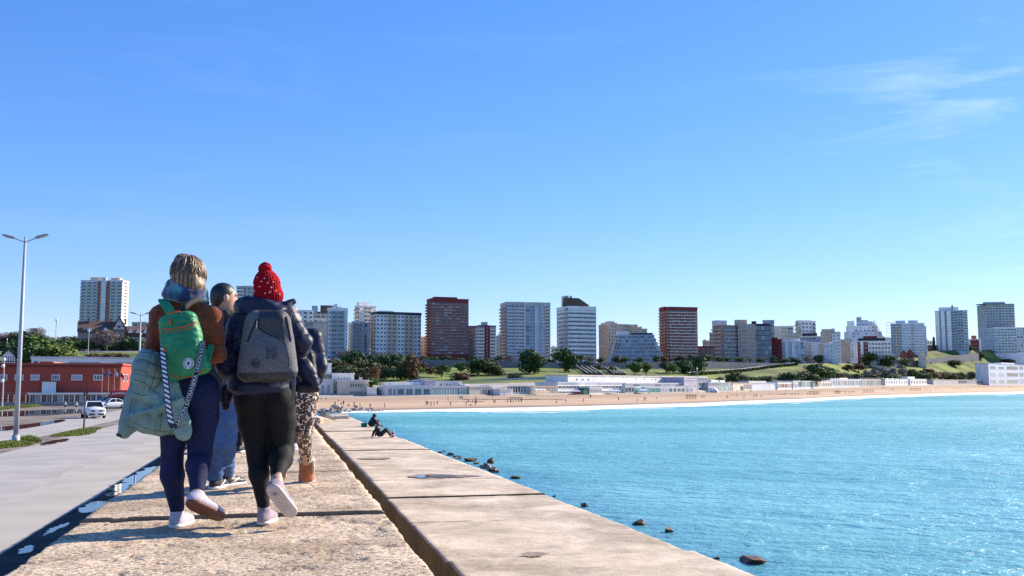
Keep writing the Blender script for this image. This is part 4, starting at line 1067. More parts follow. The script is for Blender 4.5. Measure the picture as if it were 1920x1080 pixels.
for l in (((250, 792), (272, 803), (298, 809), (322, 808), (348, 796)), ((303, 776), (302, 790), (300, 807)), ((237, 797), (244, 801), (252, 803)), ((246, 752), (243, 770), (240, 788))):
    tube_part(jkt, 'seam', [sfs(x, y, .0005) for x, y in dens(l)], .0017, m_seam0, None, 5)
hcn = jk(275, 698, -.035); Rh = frame(y=(0, 1, 0), z=A_(jk(285, 650)) - A_(jk(262, 740)))
S = SDF(hcn - .25, hcn + .25, .007)
def seams(P, q):
    g = lambda v, w_: np.exp(-(v / w_) ** 2)
    return -.011 * (g(q[..., 0] - .028 + .5 * q[..., 2] ** 2, .006) + g(np.mod(q[..., 2] + .08 * np.abs(q[..., 0]) + .045, .075) - .0375, .006)) * (q[..., 1] < .03)
S.ell(hcn, (.092, .085, .148), .02, Rh, disp=seams); S.cap(jk(250, 741, -.05), jk(292, 744, -.05), .030, .030, .02)
S.wrinkle(fold(7, .004, 35))
hdo = add(jkt, S, 'hood', m_sage); sfj = surf_fn(hdo); m_seam = mat('dark_seam', (0.045, 0.075, 0.075), .9)
for l in (((286, 655), (290, 668), (292, 684), (290, 702), (285, 720), (279, 735)), ((256, 676), (266, 674), (278, 677), (290, 684)), ((252, 693), (262, 694), (274, 698), (283, 706), (288, 712)), ((251, 712), (262, 714), (274, 720), (282, 727)), ((266, 662), (276, 660), (286, 664)), ((253, 736), (264, 741), (276, 741))):
    tube_part(jkt, 'seam', [sfj(x, y, .0005) for x, y in dens(l)], .0020, m_seam, None, 5)
cu = MB(); cu.tube([Vector(jk(229, 814, .04)) - jkt.location, Vector(jk(228, 819, .04)) - jkt.location], [.036, .030], 12); ob('cuff', cu.mesh('cuff', m_dark, True), jkt)
# ------------------------------------------------------------------ woman in the red bobble hat
j2 = J(6.42)
heelL = A_(gp(490, 986, 0.0)); toeL = heelL + A_((.015, .24, 0))
heelR = A_(pt(506, 914, 6.10)); fR = A_((.112, .10, -.178)); fR /= np.linalg.norm(fR); uR = A_((-.05, 1, .48)); uR = uR - fR * (uR @ fR); uR /= np.linalg.norm(uR); toeR = heelR + fR * .245
anL = heelL + A_((.0, .05, .10)); anR = heelR + uR * .085 + fR * .045 + up * .02
w2 = dict(head=j2(503, 562, .02), shL=j2(447, 611), shR=j2(541, 605), elL=j2(424, 684, -.03), elR=j2(566, 642), wrL=j2(440, 722, .16), wrR=j2(556, 678, .2),
          hipL=j2(470, 748), hipR=j2(524, 748), knL=j2(484, 860, .03), knR=j2(529, 846, .04), anL=anL, anR=anR, ftL=toeL + up * .03 - A_((0, .07, 0)), ftR=toeR + uR * .035 - fR * .07)
W2 = person('person walking in a red bobble hat and navy puffer jacket with a grey rucksack', tuple(heelL * A_((1, 1, 0))))
body(W2, w2, .009, .19)
m_navy = mat('navy_nylon', (0.009, 0.014, 0.045), .48, var=.3, spec=.35, scale=6, bump=.30, bscale=20)
m_lining = mat('black_lining', (0.008, 0.008, 0.010), .6)
puff = lambda P, t: .010 * np.abs(np.sin(P[..., 2] * 52 + 5 * snoise(P, 2, 4, 1))) - .004
def puffs(per, seed): return lambda P: -.0055 * np.exp(-(np.sin(P[:, 2] * pi / per + 2.2 * snoise(P, 1.6, seed, 1)) / .16) ** 2) + .0075 * snoise(P * A_((1, 1, 1.5)), 4.5, seed + 1) + .004 * snoise(P * A_((1, 1, .7)), 11, seed + 2)
S = SDF(*span([w2[k] for k in ('shL', 'shR', 'elL', 'elR', 'wrL', 'wrR')] + [j2(412, 760), j2(605, 735), j2(480, 545)], .15), .008)
S.cap(j2(464, 593), j2(535, 590), .080, .085, .04); S.cap(w2['shL'], w2['shR'], .070, .075, .04)
S.ell(j2(492, 645), (.205, .15, .20), .05); S.ell(j2(488, 708), (.215, .16, .12), .05); S.ell(j2(486, 728, -.03), (.20, .15, .065), .04)
S.path([w2['shL'], lerp(w2['shL'], w2['elL'], .5), w2['elL']], [.070, .069, .066], .03); S.path([w2['elL'], w2['wrL']], [.066, .055], .03)
S.path([w2['shR'], w2['elR']], [.074, .064], .03); S.path([w2['elR'], w2['wrR']], [.062, .052], .03)
S.cap(j2(552, 668, .06), j2(576, 704, .08), .055, .062, .03, flat=((.4, 1, 0), .7)); S.cap(j2(572, 690, .06), j2(590, 720, .06), .05, .036, .03)
S.cap(j2(424, 735, .05), j2(423, 762, .04), .055, .03, .03)
S.cutplane(j2(480, 748, -.1), (.0, .3, -1)) if False else None
S.wrinkle(puffs(.085, 41))
add(W2, S, 'puffer_jacket', m_navy)
S = SDF(*span([j2(560, 715), j2(600, 745)], .1), .008); S.cap(j2(562, 727, .07), j2(593, 728, .07), .034, .026, .02); S.wrinkle(fold(9, .005, 2)); add(W2, S, 'jacket_lining', m_lining)
# hood lying on the shoulders
S = SDF(*span([j2(425, 540), j2(560, 610)], .14), .007)
ps = [j2(493, 580, .06) + A_(((.132 if a < 0 else .160) * sin(a), -.15 * cos(a), -.025 * (1 - cos(a)) - .02 * sin(a) + .012)) for a in np.linspace(-1.5, 1.7, 13)]
S.path(ps, [.046] * 13, .03); S.ell(j2(492, 583, -.06), (.155, .085, .062), .04); S.ell(j2(500, 596, -.12), (.115, .05, .04), .03); S.cap(j2(538, 572, -.05), j2(551, 566, -.02), .028, .02, .02)
S.wrinkle(lambda P: .012 * snoise(P * A_((1, 1, 1.8)), 6, 51) + .005 * snoise(P, 13, 52))
add(W2, S, 'jacket_hood', m_navy)
m_blackleg = mat('black_leggings', (0.008, 0.008, 0.009), .75, spec=.25, var=.2, scale=30, bump=.1, bscale=300)
S = SDF(*span([w2['hipL'], w2['hipR'], w2['anL'], w2['anR'], w2['knR']], .17), .008)
S.ell(j2(496, 735), (.185, .13, .10), .05)
for q in (471, 522): S.ell(j2(q, 752, -.03), (.098, .105, .10), .04)
leg(S, w2['hipL'], w2['knL'], w2['anL'] + up * .01, .102, .094, .064, .061, .038, mid=.4); leg(S, w2['hipR'], w2['knR'], lerp(w2['knR'], w2['anR'], .9), .100, .094, .072, .072, .038, mid=.4, calf_back=.0)
S.wrinkle(fold(8, .003, 19)); add(W2, S, 'leggings', m_blackleg)
m_mauve = mat('mauve_mesh', (0.33, 0.27, 0.32), .85, var=.15, scale=50, bump=.3, bscale=250); m_cream = mat('cream_rubber', (0.56, 0.48, 0.42), .65, var=.08, scale=14)
m_blueline = mat('blue_foam', (0.05, 0.05, 0.42), .6)
add_shoe(W2, heelL, toeL, up, m_mauve, m_white, .094, .088, collar=anL - up * .012)
u_ = add_shoe(W2, heelR, toeR, uR, m_mauve, m_cream, .100, .088, collar=anR - uR * .02)
# blue edge line and tread marks of the raised sole
Rf = frame(x=fR, z=uR); fy = Rf[:, 1]
pp = []
for k in range(25):
    t = 2 * pi * k / 24; x = .5 + .5 * cos(t); wv = .049 * (abs(sin(t)) ** .75) * (1 if sin(t) > 0 else -1) * (.88 + .16 * x)
    pp.append(heelR + fR * (.245 * (.01 + .98 * x)) + fy * wv + uR * .020)
tube_part(W2, 'midsole_line', pp, .0032, m_blueline, u_)
for k in range(9):
    x = .16 + .075 * k; c_ = heelR + fR * .245 * x - uR * .0006
    tube_part(W2, 'tread_groove', [c_ - fy * .026 - fR * .006, c_ + fR * .003, c_ + fy * .026 - fR * .006], .0012, m_mauve, u_, 4)
for a, b in (((-.010, 0), (.0, .008)), ((.0, .008), (.004, -.006)), ((.004, -.006), (.014, .002)), ((-.006, -.007), (.008, -.010))):
    tube_part(W2, 'sole_mark', [heelR + fR * (.052 + a[0]) + fy * a[1] - uR * .0008, heelR + fR * (.052 + b[0]) + fy * b[1] - uR * .0008], .0014, m_dark, u_, 4)
# hat
m_red = mat('red_knit', (0.42, 0.003, 0.010), .95, var=.3, scale=60, bump=.6, bscale=130, spec=.2)
hb, ht = j2(503, 553), j2(498, 519); hax = (ht - hb) / np.linalg.norm(ht - hb)
S = SDF(j2(502, 535) - .2, j2(502, 535) + .2, .005)
S.cap(hb, ht, .096, .050, .02); S.ell(j2(500, 530), (.083, .088, .075), .03)
def ribs(P):
    q = P - hb; a = np.arctan2(q[:, 0] - hax[0] * (q @ hax), -q[:, 1]); return .0032 * np.cos(a * 30) + .0015 * snoise(P, 30, 3)
S.wrinkle(ribs); S.cutplane(j2(503, 572), (0, 0, -1)); hat = add(W2, S, 'bobble_hat', m_red)
S = SDF(j2(497, 504) - .1, j2(497, 504) + .1, .004); S.ell(j2(497, 504), (.044, .044, .044), .01); S.wrinkle(lambda P: .007 * snoise(P, 38, 5, 2)); po = add(W2, S, 'pompom', m_red)
po.parent = W2
bm_bead = MB(); bm_bead.lathe([(0.0001, -.0048), (.0034, -.0034), (.0048, 0), (.0034, .0034), (.0001, .0048)], 8); mbead = bm_bead.mesh('bead', m_wprint, True)
sfh = surf_fn(hat)
for x, y in ((482.6, 520), (495.6, 522), (501.5, 530.5), (486.7, 537.5), (508.5, 539), (516.8, 545.5), (478, 546), (497, 550), (524, 552), (490, 528), (512, 529), (505, 548)): ob('bead', mbead, hat, sfh(x, y, .001) - W2.location)
# ------------------------------------------------------------------ grey backpack
BD2 = 6.42 - .235; jg = J(BD2)
gb = thing('backpack', 'grey heather rucksack with a black base worn over the navy puffer jacket', 'backpack', tuple(jg(502, 715)))
m_hgrey = mat('grey_heather_cloth', (0.125, 0.122, 0.135), .9, var=.22, scale=90, bump=.3, bscale=200, detail=2); m_dpanel = mat('dark_coated_panel', (0.030, 0.031, 0.036), .45, var=.15, scale=30)
c = jg(502, 649); Rg = frame(y=(.04, 1, .06), z=(-.02, 0, 1))
S = SDF(c - .36, c + .36, .006)
S.box(c, (.164, .082, .225), .075, .02, Rg, taper=.20); S.ell(c - Rg[:, 1] * .045 - Rg[:, 2] * .08, (.135, .075, .13), .05, Rg)
S.wrinkle(lambda P: .006 * snoise(P * A_((1, 1, .7)), 6, 61) + .008 * np.exp(-((P[:, 2] - c[2] + .17) / .06) ** 2) * snoise(P, 9, 62))
def gmi(P):
    x, y = proj(P); front = P[:, 1] < c[1] + .02
    return ((front & (x > 485) & (x < 534) & (y < 616 + (x - 485) * .46)) | (y > 699 - (x - 455) * .02 + 5 * np.abs((x - 500) / 50) * 0)).astype(int)
gbo = add(gb, S, 'bag', [m_hgrey, m_dpanel], 1, gmi); sfg = surf_fn(gbo)
def ong(px, py, dd=0.0): return jg(px, py, -.082 + dd)
SG = lambda l, lift=.001: [sfg(x, y, lift) for x, y in dens(l)]
tube_part(gb, 'zip', SG(((485, 596), (485, 606), (485, 616), (494, 622), (504, 627), (514, 631), (524, 636), (534, 640))), .0042, m_black)
tube_part(gb, 'piping', SG(((482, 600), (481.5, 608), (481, 616))), .004, M('reflective_piping', (.55, .54, .55), .35))
tube_part(gb, 'side_strap', SG(((481, 599), (476, 612), (470, 626), (464, 641))), .0065, m_black)
tube_part(gb, 'side_strap', SG(((536, 594), (539, 608), (542, 624), (545, 640))), .0085, m_black)
tube_part(gb, 'seam', SG(((534, 641), (538, 655), (541, 670), (542, 688))), .0024, m_black)
for k in range(7):
    y = 652.5 + k * 3.2
    for xa, xb in ((498, 507), (509, 519)): tube_part(gb, 'print_bar', SG(((xa, y + .4), ((xa + xb) / 2, y), (xb, y - .5)), .0), .0026, m_dpanel, None, 4)
lc = sfg(479, 681.5, .003)
disc(gb, 'round_logo', lc, (-.1, -1, .1), .0285, m_dpanel, .003, 28, None, .022)
disc(gb, 'round_logo', lc, (-.1, -1, .1), .014, m_dpanel, .003, 20, None, .009)
tube_part(gb, 'round_logo', SG(((473, 684), (479, 681), (485, 678)), .003), .0028, m_dpanel, None, 4)
strip3(gb, 'hanging_strap', [jg(549, 690, -.02), jg(551, 712, -.04), jg(550, 738, -.04), jg(547, 752, -.03)], .022, .004, M('grey_webbing', (0.10, 0.095, 0.09), .8), X_)
for sg, px_ in ((-1, 462), (1, 536)):
    strip3(gb, 'shoulder_strap', [jg(px_, 600, .06), j2(px_ + sg * 4, 583, -.06), j2(px_ + sg * 5, 578, .05), j2(px_ + sg * 5, 600, .16)], .06, .015, m_black, X_)

# ------------------------------------------------------------------ man between the two women
j3 = J(7.92); fw3 = A_((.83, .55, -.03))
hA = A_(gp(397, 919, .028)); tA = hA + A_((.03, .27, 0)); hB = A_(gp(413, 914, .028)) + A_((0, .02, 0)); tB = hB + A_((.13, .23, 0))
w3 = dict(head=j3(420, 558), shL=j3(377, 614), shR=j3(456, 612), elL=j3(370, 680), elR=j3(462, 680), wrL=j3(382, 720, .22), wrR=j3(455, 720, .22), hipL=j3(398, 735), hipR=j3(432, 735), knL=j3(402, 825, .05), knR=j3(422, 825, .10),
          anL=hA + A_((0, .06, .11)), anR=hB + A_((.02, .06, .11)), ftL=tA - A_((0, .08, -.03)), ftR=tB - A_((.03, .07, -.03)))
M3 = person('person with short dark hair in a black jacket and jeans, looking sideways to the sea', tuple(hA * A_((1, 1, 0)) + A_((0, 0, .028))))
body(M3, w3, .008, .235, tuple(fw3), .055, 1.15)
m_dkhair = hair_mat('short_dark_hair', (0.006, 0.005, 0.005), (0.014, 0.011, 0.009), (0.035, 0.028, 0.024), (120, 120, 60))
S = SDF(w3['head'] - .2, w3['head'] + .2, .006); Rm = frame(x=fw3, z=(0, 0, 1)); hc3 = w3['head']
S.ell(hc3 + up * .024 - Rm[:, 0] * .010, (.101, .082, .096), .02, Rm); S.ell(hc3 - up * .03 - Rm[:, 0] * .05, (.055, .062, .06), .03, Rm)
S.cutplane(hc3 - up * .002 + Rm[:, 0] * .010, Rm[:, 0] * .72 - up * .69)
S.wrinkle(fold(40, .002, 6)); add(M3, S, 'hair', m_dkhair)
m_bjack = mat('black_soft_shell', (0.018, 0.018, 0.020), .8, var=.25, scale=10, bump=.4, bscale=40)
S = SDF(*span([w3[k] for k in ('shL', 'shR', 'elL', 'elR', 'wrL', 'wrR')] + [j3(415, 745)], .17), .010)
S.cap(w3['shL'], w3['shR'], .085, .085, .03); S.ell(j3(416, 655), (.20, .14, .19), .05); S.ell(j3(416, 710), (.19, .135, .14), .05)
for s_ in 'LR': S.path([w3['sh' + s_], w3['el' + s_], w3['wr' + s_]], [.08, .066, .05], .03)
ps = [j3(419, 590) + A_((.085 * sin(a), -.085 * cos(a), 0)) for a in np.linspace(0, 2 * pi, 13)]; S.path(ps, [.034] * 13, .02); S.wrinkle(fold(6, .009, 71)); add(M3, S, 'jacket', m_bjack)
m_jean = denim('blue_denim', (0.035, 0.09, 0.25), (0.06, 0.14, 0.34), 12)
S = SDF(*span([w3['hipL'], w3['hipR'], w3['anL'], w3['anR']], .18), .010); S.ell(j3(415, 740), (.185, .13, .12), .05)
leg(S, w3['hipL'], w3['knL'], w3['anL'] + up * .01, .105, .10, .086, .080, .070, calf_back=.01); leg(S, w3['hipR'], w3['knR'], w3['anR'] + up * .01, .105, .10, .088, .082, .070, calf_back=.01)
S.wrinkle(lambda P: .007 * snoise(P * A_((1, 1, 1.8)), 7, 81) + .006 * np.sin(P[:, 2] * 130) * np.exp(-((P[:, 2] - .22) / .07) ** 2)); add(M3, S, 'jeans', m_jean)
m_blk = mat('black_leather', (0.012, 0.012, 0.013), .5, var=.1, scale=20)
for h_, t_, c_ in ((hA, tA, w3['anL']), (hB, tB, w3['anR'])):
    u_ = add_shoe(M3, h_, t_, up, m_blk, m_white, .10, .085, c_ - up * .02)
    d_ = (t_ - h_) / np.linalg.norm(t_ - h_); n_ = np.cross(d_, up)
    for sg in (-1, 1): tube_part(M3, 'side_flash', [h_ + d_ * .05 + n_ * sg * .046 + up * .03, h_ + d_ * .11 + n_ * sg * .050 + up * .045, h_ + d_ * .16 + n_ * sg * .045 + up * .068], .007, m_white, u_, 5)

# ------------------------------------------------------------------ person in leopard leggings and tan boots
j4 = J(8.3)
bR = A_(gp(571, 908, .028)); tR4 = bR + A_((.01, .25, 0))
fL4 = A_((.02, .15, -.20)); fL4 /= np.linalg.norm(fL4); uL4 = A_((0, 1, .7)); uL4 = uL4 - fL4 * (uL4 @ fL4); uL4 /= np.linalg.norm(uL4); bL = A_(pt(517, 860, 8.05)); tL4 = bL + fL4 * .24
w4 = dict(head=j4(536, 592), shL=j4(528, 632), shR=j4(588, 634), elL=j4(518, 690), elR=j4(601, 686), wrL=j4(530, 715, .2), wrR=j4(592, 716, .16), hipL=j4(550, 744), hipR=j4(573, 744), knL=j4(538, 806, .08), knR=j4(570, 806, .03),
          anL=bL + uL4 * .1, anR=bR + A_((0, .05, .16)), ftL=tL4 - fL4 * .08 + uL4 * .04, ftR=tR4 - A_((0, .08, -.04)))
W4 = person('person in leopard print leggings, navy puffer jacket and tan fur-lined boots beside the gap', tuple(bR * A_((1, 1, 0)) + A_((0, 0, .028))))
body(W4, w4, .009, .215)
S = SDF(*span([w4[k] for k in ('shL', 'shR', 'elL', 'elR', 'wrL', 'wrR')] + [j4(570, 745)], .17), .010)
S.cap(w4['shL'], w4['shR'], .075, .075, .03); S.ell(j4(562, 672), (.175, .14, .19), .05); S.ell(j4(563, 718), (.165, .135, .09), .04)
for s_ in 'LR': S.path([w4['sh' + s_], w4['el' + s_], w4['wr' + s_]], [.072, .058, .05], .025)
S.wrinkle(puffs(.075, 91)); add(W4, S, 'puffer_jacket', m_navy)
S = SDF(w4['head'] - .22, w4['head'] + .22, .009); S.ell(w4['head'], (.100, .115, .125), .02); S.ell(j4(546, 598, -.02), (.085, .09, .065), .04); S.wrinkle(fold(9, .008, 7)); add(W4, S, 'white_hood', mat('white_fleece', (0.70, 0.69, 0.68), .95, var=.08, scale=30, bump=.4, bscale=60))
S = SDF(*span([w4['hipL'], w4['hipR'], w4['anL'], w4['anR'], w4['knL']], .16), .009); S.ell(j4(563, 742), (.15, .12, .10), .05)
leg(S, w4['hipL'], w4['knL'], w4['anL'], .095, .085, .065, .060, .048); leg(S, w4['hipR'], w4['knR'], w4['anR'] + up * .02, .098, .090, .068, .062, .046); S.wrinkle(fold(10, .004, 23)); add(W4, S, 'leopard_leggings', leopard())
m_suede = mat('tan_suede', (0.40, 0.135, 0.04), .95, var=.22, scale=12, bump=.35, bscale=60, sheen=.3); m_fur = mat('cream_fur', (0.70, 0.60, 0.48), 1.0, var=.12, scale=40, bump=.8, bscale=120)
def boot(h_, t_, u__, shaft):
    d_ = (t_ - h_) / np.linalg.norm(t_ - h_); S = SDF(np.minimum(h_, t_) - .3, np.maximum(h_, t_) + .3, .007); S.cap(h_ + d_ * .055 + u__ * .05, h_ + d_ * .055 + u__ * shaft, .064, .066, .02); S.cap(h_ + d_ * .06 + u__ * .045, t_ - d_ * .06 + u__ * .04, .054, .048, .03); S.wrinkle(fold(9, .006, 3, (1, 1, 1.5))); S.cutplane(h_ + u__ * .012, -u__)
    b_ = add(W4, S, 'boot', m_suede)
    S = SDF(np.minimum(h_, t_) - .3, np.maximum(h_, t_) + .3, .008); ps = [h_ + d_ * .055 + u__ * (shaft + .012) + A_((.052 * sin(a), .052 * cos(a), 0)) for a in np.linspace(0, 2 * pi, 11)]; S.path(ps, [.022] * 11, .012); S.cap(h_ + d_ * .05 + u__ * .1 + A_((.064, -.02, 0)), h_ + d_ * .05 + u__ * shaft + A_((.062, -.02, 0)), .014, .016, .01); S.wrinkle(lambda P: .006 * snoise(P, 40, 5, 2)); f_ = S.skin('fur_trim', m_fur, 1, None, tuple(W4.location)); ob('fur_trim', f_, b_)
    So = SDF(np.minimum(h_, t_) - .15, np.maximum(h_, t_) + .15, .007); So.cap(h_ + d_ * .04 + u__ * .012, t_ - d_ * .045 + u__ * .012, .052, .048, .01, flat=(u__, .32)); So.cutplane(h_, -u__); ob('sole', So.skin('sole', m_cream, 1, None, tuple(W4.location)), b_)
boot(bR, tR4, up, .185); boot(bL, tL4, uL4, .185)
sb = thing('shoulder_bag', 'small black shoulder bag hanging at the hip of the leopard leggings walker', 'bag', tuple(j4(573, 700, -.15)))
S = SDF(j4(575, 680, -.15) - .2, j4(575, 680, -.15) + .2, .008); S.box(j4(575, 682, -.17), (.075, .04, .085), .025, .02, frame(y=(.3, 1, 0), z=(-.15, 0, 1))); S.wrinkle(fold(12, .004, 3)); add(sb, S, 'bag', m_lining)
strip3(sb, 'strap', [j4(570, 665, -.19), j4(562, 640, -.17), j4(548, 618, -.12), j4(540, 612, -.0)], .022, .006, m_black, X_)

# ------------------------------------------------------------------ two more walkers further on, mostly hidden
def far_walker(label, D0, cx, y_f, dark, pants, shoe_m, sole_m, dxL, dxR, hcol):
    zf = .028; fL = A_(gp(cx + dxL, y_f, zf)); D0 = float(fL[1]) + .1; fR_ = A_(gp(cx + dxR, y_f - 3, zf)) + A_((0, .15, 0))
    P = lambda x, z, dy=0: A_((fL[0] * .5 + fR_[0] * .5 + x, D0 + dy, zf + z))
    w_ = dict(head=P(0, 1.58), shL=P(-.17, 1.36), shR=P(.17, 1.36), elL=P(-.21, 1.08), elR=P(.21, 1.08), wrL=P(-.17, .9, .15), wrR=P(.17, .9, .15), hipL=P(-.08, .88), hipR=P(.08, .88), knL=lerp(fL, P(-.08, .88), .53) + A_((0, .05, 0)), knR=lerp(fR_, P(.08, .88), .53) + A_((0, .05, 0)),
              anL=fL + A_((0, .05, .11)), anR=fR_ + A_((0, .05, .11)), ftL=fL + A_((0, .17, .03)), ftR=fR_ + A_((.03, .17, .03)))
    W = person(label, tuple(fL * A_((1, 1, 0)) + A_((0, 0, zf)))); body(W, w_, .012, .22)
    S = SDF(*span(list(w_.values()), .2), .014); S.cap(w_['shL'], w_['shR'], .075, .075, .03); S.ell(P(0, 1.2), (.19, .14, .2), .05); S.ell(P(0, .98), (.18, .13, .15), .05)
    for q in 'LR': S.path([w_['sh' + q], w_['el' + q], w_['wr' + q]], [.07, .058, .045], .03)
    S.wrinkle(fold(6, .008, int(cx))); add(W, S, 'jacket', dark)
    S = SDF(*span([w_['hipL'], w_['hipR'], fL, fR_], .18), .012); S.ell(P(0, .9), (.16, .12, .11), .05)
    for q in 'LR': leg(S, w_['hip' + q], w_['kn' + q], w_['an' + q], .09, .082, .062, .058, .042)
    S.wrinkle(fold(8, .004, 3)); add(W, S, 'trousers', pants)
    S = SDF(w_['head'] - .2, w_['head'] + .2, .012); S.ell(w_['head'] + up * .03 - A_((0, .01, 0)), (.09, .11, .11), .02); add(W, S, 'hair', hcol)
    add_shoe(W, fL, fL + A_((.0, .25, 0)), up, shoe_m, sole_m, .095, .085, None, .008); add_shoe(W, fR_, fR_ + A_((.04, .245, 0)), up, shoe_m, sole_m, .095, .085, None, .008)
far_walker('person in black leggings and white-soled trainers further ahead, mostly hidden by the red hat', 13.2, 455, 850, m_bjack, m_blackleg, m_blk, m_white, -9, 13, m_dkhair)
far_walker('person in dark trousers and pale shoes further ahead, seen past the leopard leggings', 13.6, 553, 845, m_navy, mat('dark_trousers', (0.02, 0.02, 0.026), .8), m_whiteup, m_white, -4, 3, m_dkhair)
# ================================================================== THE TOWN
def wm(name, c, var=.10): return M(name, c, .88, var=var, scale=.25, detail=6)
WHITE = wm('white_render', (.80, .775, .73)); CREAM = wm('cream_render', (.68, .59, .47)); BEIGE = wm('beige_render', (.52, .43, .35)); RED = wm('oxblood_cladding', (.22, .040, .034))
PINK = wm('pinkish_render', (.40, .25, .20)); GREY = wm('grey_concrete', (.50, .475, .44)); BGREY = wm('blue_grey_cladding', (.38, .42, .47)); DARK = wm('dark_slate', (.035, .040, .048)); DKGREEN = wm('green_slate', (.03, .055, .055))
BROWN = wm('brown_roof_tiles', (.13, .085, .065)); TERRA = wm('terracotta', (.36, .12, .06)); LBLUE = wm('pale_blue_render', (.58, .61, .65)); MAROON = wm('maroon_render', (.20, .022, .03)); STONE = wm('rough_stone', (.17, .125, .095), .35)
BRICKC = wm('brick_red', (.33, .060, .036)); TAN = wm('tan_render', (.52, .42, .31))
def gl(name, c, r=.12): return M(name, c, r, spec=.6)
G_DARK = gl('dark_window_glass', (.018, .022, .028)); G_BLUE = gl('blue_window_glass', (.05, .10, .15), .08); G_TEAL = gl('teal_window_glass', (.05, .15, .17), .1); G_PALE = M('drawn_curtain', (.36, .40, .44), .35); G_SHUT = M('white_shutter', (.55, .55, .54), .7); G_TURQ = gl('turquoise_glass', (.16, .38, .40), .1); G_BROWN = M('brown_shutter', (.10, .055, .04), .7)
ALU = M('window_frame_aluminium', (.52, .53, .54), .5); RAILG = gl('balcony_glass', (.22, .32, .36), .15)
_cache = {}
def window_mesh(w_, h_, frame_m, glass_m, cols=2):
    key = (round(w_, 1), round(h_, 1), frame_m.name, glass_m.name, cols)
    if key not in _cache:
        q = MB(); f_ = min(.14, w_ * .1); a, b = w_ / 2, h_
        q.box(-a, a, -.14, .0, 0, f_, 0); q.box(-a, a, -.14, .0, b - f_, b, 0); q.box(-a, -a + f_, -.14, .0, f_, b - f_, 0); q.box(a - f_, a, -.14, .0, f_, b - f_, 0)
        for k in range(1, cols): x = -a + w_ * k / cols; q.box(x - f_ * .35, x + f_ * .35, -.10, .0, f_, b - f_, 0)
        q.add([(-a + f_, -.05, f_), (a - f_, -.05, f_), (a - f_, -.05, b - f_), (-a + f_, -.05, b - f_)], [(0, 1, 2, 3)], 1)
        _cache[key] = q.mesh('window', [frame_m, glass_m])
    return _cache[key]
def balcony_mesh(w_, out_, slab_m, rail_m, rail_h=1.0, solid=True, th=.22):
    key = ('b', round(w_, 1), out_, slab_m.name, rail_m.name, rail_h, th)
    if key not in _cache:
        q = MB(); q.box(0, w_, -out_, 0, -th, 0, 0); q.box(0, w_, -out_ + .02, -out_ + .12, .005, rail_h, 1); q.box(0, .1, -out_ + .12, -.005, .005, rail_h, 1); q.box(w_ - .1, w_, -out_ + .12, -.005, .005, rail_h, 1)
        _cache[key] = q.mesh('balcony', [slab_m, rail_m])
    return _cache[key]
def Rz(a): return Matrix.Rotation(a, 4, 'Z')
def facade(root, bays, W, H, floors, rb, mtx, base_h=0.0, top_h=0.0):
    """bays laid along x of a face; mtx takes the face's own frame (x along, -y outwards, z up) into the building's"""
    tot = sum(b[0] for b in bays); x = 0; fh = (H - base_h - top_h) / floors
    rz_ = mtx.to_euler().z
    def put(name, me, lx, ly, lz): return ob(name, me, root, mtx @ Vector((lx, ly, lz)), rz_)
    for b in bays:
        bw = b[0] / tot * W; kind = b[1]; o_ = b[2] if len(b) > 2 else {}
        wmat = o_.get('wall'); pr = o_.get('proud', .12)
        if wmat is not None and kind != 'x' or (kind == 'x' and wmat is not None):
            q = MB(); q.box(.004, bw - .004, -pr, .2, -8, H - o_.get('drop', .03)); put('facade_panel', q.mesh('facade_panel', wmat), x, 0, 0)
        else: pr = 0
        yo = -pr - .004
        if kind in 'wg':
            n = o_.get('n', 2); gs = o_.get('glass', [G_DARK]); fr = o_.get('frame', ALU); ww = bw / n * o_.get('wf', .55); wh = fh * o_.get('hf', .5); cols = o_.get('cols', 2)
            for f in range(o_.get('f0', 0), floors - o_.get('fskip', 0)):
                for k in range(n):
                    if rb.random() < o_.get('gap', 0): continue
                    put('window', window_mesh(ww, wh, fr, rb.choice(gs), cols), x + bw * (k + .5) / n, yo, base_h + f * fh + fh * o_.get('zf', .28))
        if kind == 'b':
            n = o_.get('n', 1); gs = o_.get('glass', [G_DARK]); out_ = o_.get('out', 1.3); sl = o_.get('slab', WHITE); rl = o_.get('rail', sl); inset = o_.get('inset', .15)
            for f in range(o_.get('f0', 0), floors - o_.get('fskip', 0)):
                z = base_h + f * fh
                put('balcony', balcony_mesh(bw - 2 * inset, out_, sl, rl, o_.get('rh', 1.0)), x + inset, yo, z)
                for k in range(n):
                    ww = bw / n * o_.get('wf', .7)
                    put('window', window_mesh(ww, fh * o_.get('hf', .72), o_.get('frame', ALU), rb.choice(gs), 2), x + bw * (k + .5) / n, yo, z + .03)
        if kind == 'l':                                  # string courses, one to a storey
            for f in range(floors + 1):
                q = MB(); key = ('l', round(bw, 2), o_.get('h', .5), o_['band'].name, pr)
                if key not in _cache: q.box(0, bw, -.35, 0, 0, o_.get('h', .5)); _cache[key] = q.mesh('floor_band', o_['band'])
                put('floor_band', _cache[key], x, yo, base_h + f * fh - (o_.get('h', .5) if f == floors else 0))
            n = o_.get('n', 6); gs = o_.get('glass', [G_DARK])
            for f in range(floors):
                for k in range(n):
                    put('window', window_mesh(bw / n * o_.get('wf', .9), (fh - o_.get('h', .5)) * o_.get('hf', .8), o_.get('frame', ALU), rb.choice(gs), 1), x + bw * (k + .5) / n, yo, base_h + f * fh + o_.get('h', .5) + .05)
        x += bw
